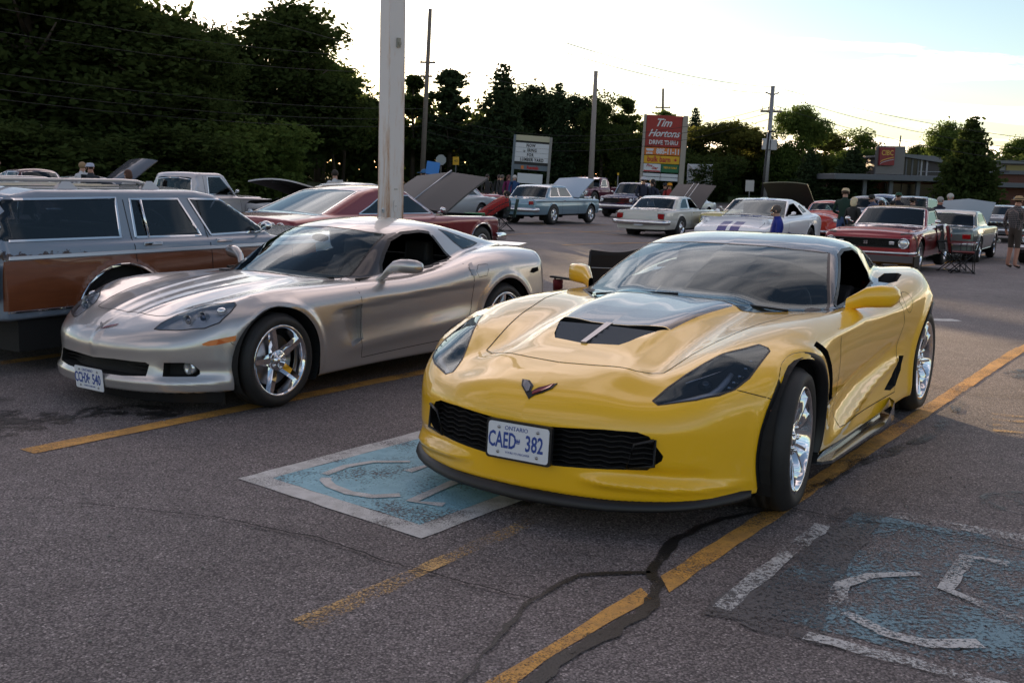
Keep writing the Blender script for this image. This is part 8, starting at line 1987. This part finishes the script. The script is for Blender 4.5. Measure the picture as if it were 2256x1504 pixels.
    if cap:
        c_ = MB(); c_.lathe([(.104 * k, hz_ + .035 * k), (.100 * k, hz_ + .085 * k), (.07 * k, hz_ + .125 * k), (.001, hz_ + .135 * k)], 16, axis='z', c=(hx - .005, 0, 0))
        if hatbrim: c_.lathe([(.095 * k, hz_ + .04 * k), (hatbrim * k, hz_ + .03 * k), (hatbrim * k, hz_ + .036 * k), (.095 * k, hz_ + .05 * k)], 20, axis='z', c=(hx, 0, 0))
        else: c_.prism([(hx + .05, hz_ + .045 * k), (hx + .19 * k, hz_ + .035 * k), (hx + .19 * k, hz_ + .042 * k), (hx + .05, hz_ + .056 * k)], -.06 * k, .06 * k, 'y')
        co = c_.build('hat' if hatbrim else 'cap', pmat(cap), e)
        if capband: MB().lathe([(.106 * k, hz_ + .045 * k), (.103 * k, hz_ + .068 * k)], 16, axis='z', c=(hx - .005, 0, 0)).build('hat_band', pmat(capband), co)
    return e
def plaid(name, a, b, c, sc=26.):
    if name in MATS: return MATS[name]
    m = mat(name, a, .85); nt = m.node_tree; bs = nt.nodes['Principled BSDF']; N = nt.nodes.new; Lk = nt.links.new
    t = N('ShaderNodeTexCoord'); prev = None
    w1 = N('ShaderNodeTexWave'); w1.inputs['Scale'].default_value = sc / 6.28; w1.bands_direction = 'Z'; w1.wave_profile = 'SIN'; Lk(t.outputs['Object'], w1.inputs[0])
    w2 = N('ShaderNodeTexWave'); w2.inputs['Scale'].default_value = sc / 6.28; w2.bands_direction = 'Y'; Lk(t.outputs['Object'], w2.inputs[0])
    w3 = N('ShaderNodeTexWave'); w3.inputs['Scale'].default_value = sc / 6.28; w3.bands_direction = 'X'; Lk(t.outputs['Object'], w3.inputs[0])
    col = None
    wx_ = N('ShaderNodeMath'); wx_.operation = 'MAXIMUM'; Lk(w2.outputs['Fac'], wx_.inputs[0]); Lk(w3.outputs['Fac'], wx_.inputs[1])
    for i, w in enumerate((w1, wx_)):
        r = N('ShaderNodeMapRange'); Lk(w.outputs[0], r.inputs[0]); r.inputs['From Min'].default_value = .86; r.inputs['From Max'].default_value = .97
        mx = N('ShaderNodeMixRGB'); mx.inputs[0].default_value = .5; Lk(r.outputs[0], mx.inputs[0])
        if col is None: mx.inputs[1].default_value = (*a, 1)
        else: Lk(col, mx.inputs[1])
        mx.inputs[2].default_value = (*b, 1) if i == 0 else (*c, 1); col = mx.outputs[0]
    Lk(col, bs.inputs['Base Color']); return m
def pspot(px, depth, foot=None):
    x, y = at(px, depth); return (x, y, gz(x, y))
def build_people():
    FC = math.radians(-90)    # facing the camera
    person(pspot(2211, 25.6), math.radians(20), 'large man in plaid shirt, brown shorts and straw hat seen from behind', 1.74, pants=(.06, .045, .035), shorts=True, sleeves=True, arms='down', build_=1.30, shirtm=plaid('plaid_shirt', (.025, .028, .032), (.22, .20, .20), (.20, .15, .14), 45), cap=(.42, .28, .14), hatbrim=.175, capband=(.02, .02, .02), skin=(.46, .23, .16))
    person(pspot(1402, 38.6), FC + .3, 'man in navy clothes with a white and blue cap standing left of the white hardtop', 1.90, (.018, .022, .04), (.02, .022, .035), cap=(.5, .5, .55), arms='front')
    person(pspot(1423, 38.8), FC - .8, 'dark haired person in navy jacket and jeans standing beside the capped man', 1.84, (.02, .024, .045), (.04, .07, .13), hair=(.012, .01, .01, 1), arms='down')
    person(pspot(1449, 45.5), FC + .2, 'heavy man in black shirt and dark cap left of the orange cap', 1.76, (.012, .012, .014), (.02, .02, .03), cap=(.02, .022, .028), build_=1.2)
    person(pspot(1459, 43), FC, 'man in bright orange yellow cap and red shirt', 1.76, (.30, .03, .03), (.03, .04, .06), cap=(.66, .28, .01), arms='front')
    person(pspot(1481, 46), FC + .5, 'dark haired man in red shirt behind the white hardtop', 1.72, (.28, .02, .03), (.03, .03, .05), skin=(.24, .12, .08), arms='front')
    person(pspot(1502, 47), FC - .2, 'taller dark haired man in black right of the red shirt', 1.78, (.012, .012, .014), (.02, .02, .02), skin=(.22, .11, .07))
    person(pspot(1519, 50), FC, 'small head showing beside the dark raised hood', 1.66, (.02, .02, .03), (.02, .02, .02), skin=(.20, .10, .07))
    person(pspot(1838, 30), math.radians(60), 'man in dark green jacket, jeans and pale cap seen from behind', 1.86, (.012, .035, .025), (.05, .09, .20), cap=(.60, .48, .30), arms='front', build_=1.1)
    person(pspot(1858, 29), math.radians(30), 'woman with blonde bob and black fur collared coat', 1.62, (.012, .012, .012), (.015, .015, .02), hair=(.62, .52, .34, 1), build_=1.1)
    person(pspot(1908, 33), math.radians(-150), 'man in slate blue shirt bending behind the convertible roof', 1.70, (.10, .12, .20), (.03, .03, .05), cap=(.03, .03, .03), lean=.6)
    person(pspot(1917, 31), FC, 'red faced man drinking behind the convertible', 1.56, (.10, .11, .10), (.03, .03, .04), skin=(.50, .22, .15), arms='face', build_=1.1)
    person(pspot(1943, 32), FC - 1.2, 'person in black cap with a grey backpack behind the soft top', 1.54, (.22, .21, .24), (.03, .03, .04), cap=(.012, .012, .014))
    person(pspot(1952, 34.5), FC + .3, 'man in black jacket and green peaked cap with white front', 1.78, (.02, .02, .022), (.03, .03, .04), cap=(.03, .08, .05), arms='fold')
    person(pspot(1986, 31), math.radians(200), 'bearded man in black cap and black jacket in profile', 1.66, (.015, .015, .017), (.03, .03, .04), cap=(.014, .014, .016), arms='front', build_=1.1)
    person(pspot(2043, 31.5), FC + .4, 'balding older man with glasses and dark jacket beside the raised hood', 1.70, (.02, .02, .035), (.03, .03, .04), skin=(.50, .27, .20), hair=(.35, .33, .31), build_=1.1)
    person(pspot(2064, 32.5), FC + .3, 'taller grey haired man in dark jacket next to the raised pale blue hood', 1.80, (.018, .02, .03), (.03, .03, .04), skin=(.50, .28, .21), hair=(.50, .47, .43), build_=1.05)
    person(pspot(1690, 22.5), math.radians(175), 'seated grey haired man in royal blue jacket behind the yellow coupe', 1.74, (.015, .03, .25), (.03, .03, .04), skin=(.42, .22, .16), hair=(.10, .08, .07), pose='sit', arms='front', build_=1.2)
    person(pspot(212, 27), FC, 'man in white and blue cap and dark vest over a white shirt', 1.74, (.03, .035, .045), (.04, .05, .08), cap=(.42, .45, .55), skin=(.48, .26, .19))
    person(pspot(194, 30), math.radians(70), 'blonde person in a white shirt seen from behind at the vintage coupe', 1.78, (.55, .55, .58), (.04, .05, .08), hair=(.30, .20, .11))
    person(pspot(293, 25.5), math.radians(160), 'woman with short brown hair, glasses and white collar left of the pickup', 1.60, (.45, .43, .42), (.05, .05, .06), hair=(.09, .04, .025, 1))
    person(pspot(2, 21), math.radians(10), 'white haired person at the left edge behind the blue truck', 1.78, (.15, .2, .35), (.04, .04, .05), hair=(.60, .58, .55))
    person(pspot(738, 31), math.radians(100), 'dark haired man in a white shirt behind the maroon fastback', 1.74, (.55, .54, .55), (.05, .05, .07), hair=(.03, .022, .018))
    person(pspot(934, 28), math.radians(200), 'man in blue plaid shirt and blue patterned cap behind the dark raised hood', 1.80, shirtm=plaid('blue_plaid', (.03, .06, .07), (.14, .2, .24), (.08, .12, .15), 70), cap=(.04, .14, .30), skin=(.34, .2, .15))
    for px, d, lb, sh, hr in ((1066, 48, 'dark capped head behind the raised hood and red fastback', (.03, .03, .03), (.03, .02, .02)), (1098, 50, 'man in black vest and grey sleeves left of the letter board', (.05, .05, .05), (.10, .09, .08)), (1112, 49, 'woman in purple jacket left of the letter board', (.16, .02, .09), (.10, .04, .03, 1)), (1125, 48, 'white haired man in a blue shirt by the letter board post', (.02, .06, .16), (.55, .53, .50)), (1091, 52, 'second onlooker with dark beard beside the black vest', (.02, .02, .02), (.05, .04, .04))):
        person(pspot(px, d), FC + .4, lb, 1.76, sh, (.03, .03, .04), hair=hr)
    person(pspot(1108, 33.0), math.radians(185), 'seated dark haired woman in grey top at the back of the blue sedan', 1.70, (.07, .075, .08), (.05, .05, .07), hair=(.015, .012, .012), pose='sit', arms='front', skin=(.36, .22, .16))
# ------------------------------------------------------------------ folding chairs and odds
def folding_chair(loc, rz, label, seatm, framem=BLACK, name='folding_chair'):
    e = empty(name, loc, rz, label, 'folding chair', 'folding camping chairs')
    # front is +x ; seat .45 high, back leans to -x
    for s in (1, -1):
        for a, b in (((.24, s * .27, .0), (-.24, s * .27 * .9, .44)), ((-.26, s * .30, .0), (.22, s * .25, .44))): MB().tube([a, b], .011, 6).build('leg', framem, e)
        MB().tube([(-.24, s * .26, .40), (-.34, s * .30, .98)], .011, 6).build('back_post', framem, e)
        ar = MB(); ar.box(-.32, .24, s * .30 - .03, s * .30 + .03, .635, .655); ar.build('armrest', seatm, e, bevel=.006)
        MB().tube([(.22, s * .27, .0), (.20, s * .29, .63)], .010, 6).build('leg', framem, e)
    MB().tube([(.24, -.27, .02), (-.26, .30, .02)], .009, 6).build('stretcher', framem, e); MB().tube([(.24, .27, .02), (-.26, -.30, .02)], .009, 6).build('stretcher', framem, e)
    n = 8; S = MB(); vs = []
    for i in range(n + 1):
        for j in range(n + 1):
            u, v = i / n, j / n; vs.append((.24 - .48 * u, -.25 + .5 * v, .45 - .05 * math.sin(math.pi * v) * math.sin(math.pi * min(1, u + .2))))
    S.add(vs, [(i * (n + 1) + j, i * (n + 1) + j + 1, (i + 1) * (n + 1) + j + 1, (i + 1) * (n + 1) + j) for i in range(n) for j in range(n)], True); S.build('seat', seatm, e, fixn=False)
    Bk = MB(); vs = []
    for i in range(n + 1):
        for j in range(n + 1):
            u, v = i / n, j / n; x = -.24 - .10 * u; sag = .05 * math.sin(math.pi * v); vs.append((x - sag, (-.26 + .52 * v) * (1 + .15 * u), .43 + .56 * u - (.03 * math.sin(math.pi * v) if i == n else 0)))
    for i in range((n + 1) ** 2): vs.append((vs[i][0] - .012, vs[i][1], vs[i][2]))
    m = (n + 1) ** 2; fs = [(i * (n + 1) + j, i * (n + 1) + j + 1, (i + 1) * (n + 1) + j + 1, (i + 1) * (n + 1) + j) for i in range(n) for j in range(n)]
    Bk.add(vs, fs + [tuple(q + m for q in f[::-1]) for f in fs] + [(n * (n + 1) + j, n * (n + 1) + j + 1, n * (n + 1) + j + 1 + m, n * (n + 1) + j + m) for j in range(n)], True)
    Bk.build('backrest', seatm, e); return e
def build_odds():
    CB = mat('chair_black', (.010, .010, .011), .8); RDC = mat('chair_red', (.16, .015, .015), .8)
    x, y = at(1298, 10.3); c = folding_chair((x, y, gz(x, y)), math.radians(125), 'black folding chair with a red badge behind the yellow coupe', CB); c.scale = (1, 1, .87)
    b = MB().box(-.365, -.358, -.22, -.09, .885, .935).build('badge', mat('badge_red', (.35, .03, .035), .5), c); put_text('badge_lettering', 'Coleman', .030, WHITE_, b, (-.3665, -.155, .91), (0, -1, 0), (0, 0, 1), extrude=.0005)
    MB().tube([(-.345, -.285, .80), (-.405, 0, .785), (-.345, .285, .80)], .004, 5).build('piping', mat('piping_grey', (.5, .5, .5), .6), c)
    MB().lathe([(.001, .50), (.045, .50), (.05, .62), (.045, .62)], 14, axis='z', c=(.14, .30, 0)).build('cup_holder', RDC, c)
    x, y = at(2104, 22.6); c = folding_chair((x, y, gz(x, y)), math.radians(-20), 'dark red and black folding chair empty beside the dark hardtop', RDC)
    x, y = at(2082, 23.4); c = folding_chair((x, y, gz(x, y)), math.radians(-35), 'all black folding chair just left of the dark red one', CB)
    x, y = at(1108, 33.0); c = folding_chair((x, y, gz(x, y)), math.radians(185), 'green folding chair the grey topped woman sits in', mat('chair_green', (.02, .07, .05), .8))
    x, y = at(1690, 22.5); c = folding_chair((x, y, gz(x, y)), math.radians(175), 'blue folding chair under the seated man in royal blue', mat('chair_blue', (.02, .03, .12), .8)); c.scale = (1, 1, .7)
    # red plaid blanket over a chair
    x, y = at(1078, 32.5); e = folding_chair((x, y, gz(x, y)), math.radians(200), 'folding chair mostly hidden under the red plaid blanket', CB)
    V = []; n = 8
    for i in range(n + 1):
        for j in range(n + 1): u, v = i / n, j / n; V.append((-.42 + .9 * u, -.36 + .72 * v, 1.02 - .5 * u ** 1.2 + .03 * math.sin(7 * v + 4 * u) - (.28 if v in (0, 1) else 0)))
    bl = mesh('blanket', V, [(i * (n + 1) + j, i * (n + 1) + j + 1, (i + 1) * (n + 1) + j + 1, (i + 1) * (n + 1) + j) for i in range(n) for j in range(n)], True)
    o = link('blanket', bl, None, plaid('red_plaid', (.40, .015, .012), (.02, .015, .015), (.02, .015, .015), 40)); o.location = (x, y, gz(x, y)); o.rotation_euler = (0, 0, math.radians(200)); o.modifiers.new('t', 'SOLIDIFY').thickness = .012
    tag(o, 'red and black plaid blanket draped over a chair beside the red fastback', 'blanket')
    x, y = at(928, 27.9); o = MB().box(-.17, .17, -.01, .01, 1.62, 1.95).build('blue_sheet', mat('paper_blue', (.05, .22, .60), .6)); o.location = (x, y, gz(x, y) + .05); o.rotation_euler = (0, math.radians(8), 0); tag(o, 'bright blue square of paper held up beside the blue capped man', 'paper')
    x, y = at(1040, 31); o = MB().box(-.3, .3, -.2, .2, .35, .40).tube([(-.28, -.18, 0), (-.28, -.18, .35)], .02, 6).tube([(.28, -.18, 0), (.28, -.18, .35)], .02, 6).tube([(.28, .18, 0), (.28, .18, .35)], .02, 6).tube([(-.28, .18, 0), (-.28, .18, .35)], .02, 6).build('side_table', mat('table_green', (.03, .16, .06), .6)); o.location = (x, y, gz(x, y) + .2); tag(o, 'small green folding table by the end of the raised dark hood', 'table')
    # traffic cones and gear behind the silver pickup
    for px, d, lb in ((552, 36, 'orange traffic cone beyond the silver pickup hood'),):
        x, y = at(px, d); e = empty('traffic_cone', (x, y, gz(x, y)), 0, lb, 'traffic cone'); OC = mat('cone_orange', (.60, .08, .02), .6)
        MB().lathe([(.16, .0), (.03, .70), (.001, .70)], 14, axis='z').build('cone', OC, e); MB().box(-.2, .2, -.2, .2, 0, .03).build('base', OC, e)
    # low whip aerial on the maroon car
WHITE_ = mat('letter_white', (.75, .75, .75), .5)
build_ground(); build_buildings(); build_trees(); build_poles(); build_signs()
build_yellow(); build_silver(); build_cars(); build_people(); build_odds()
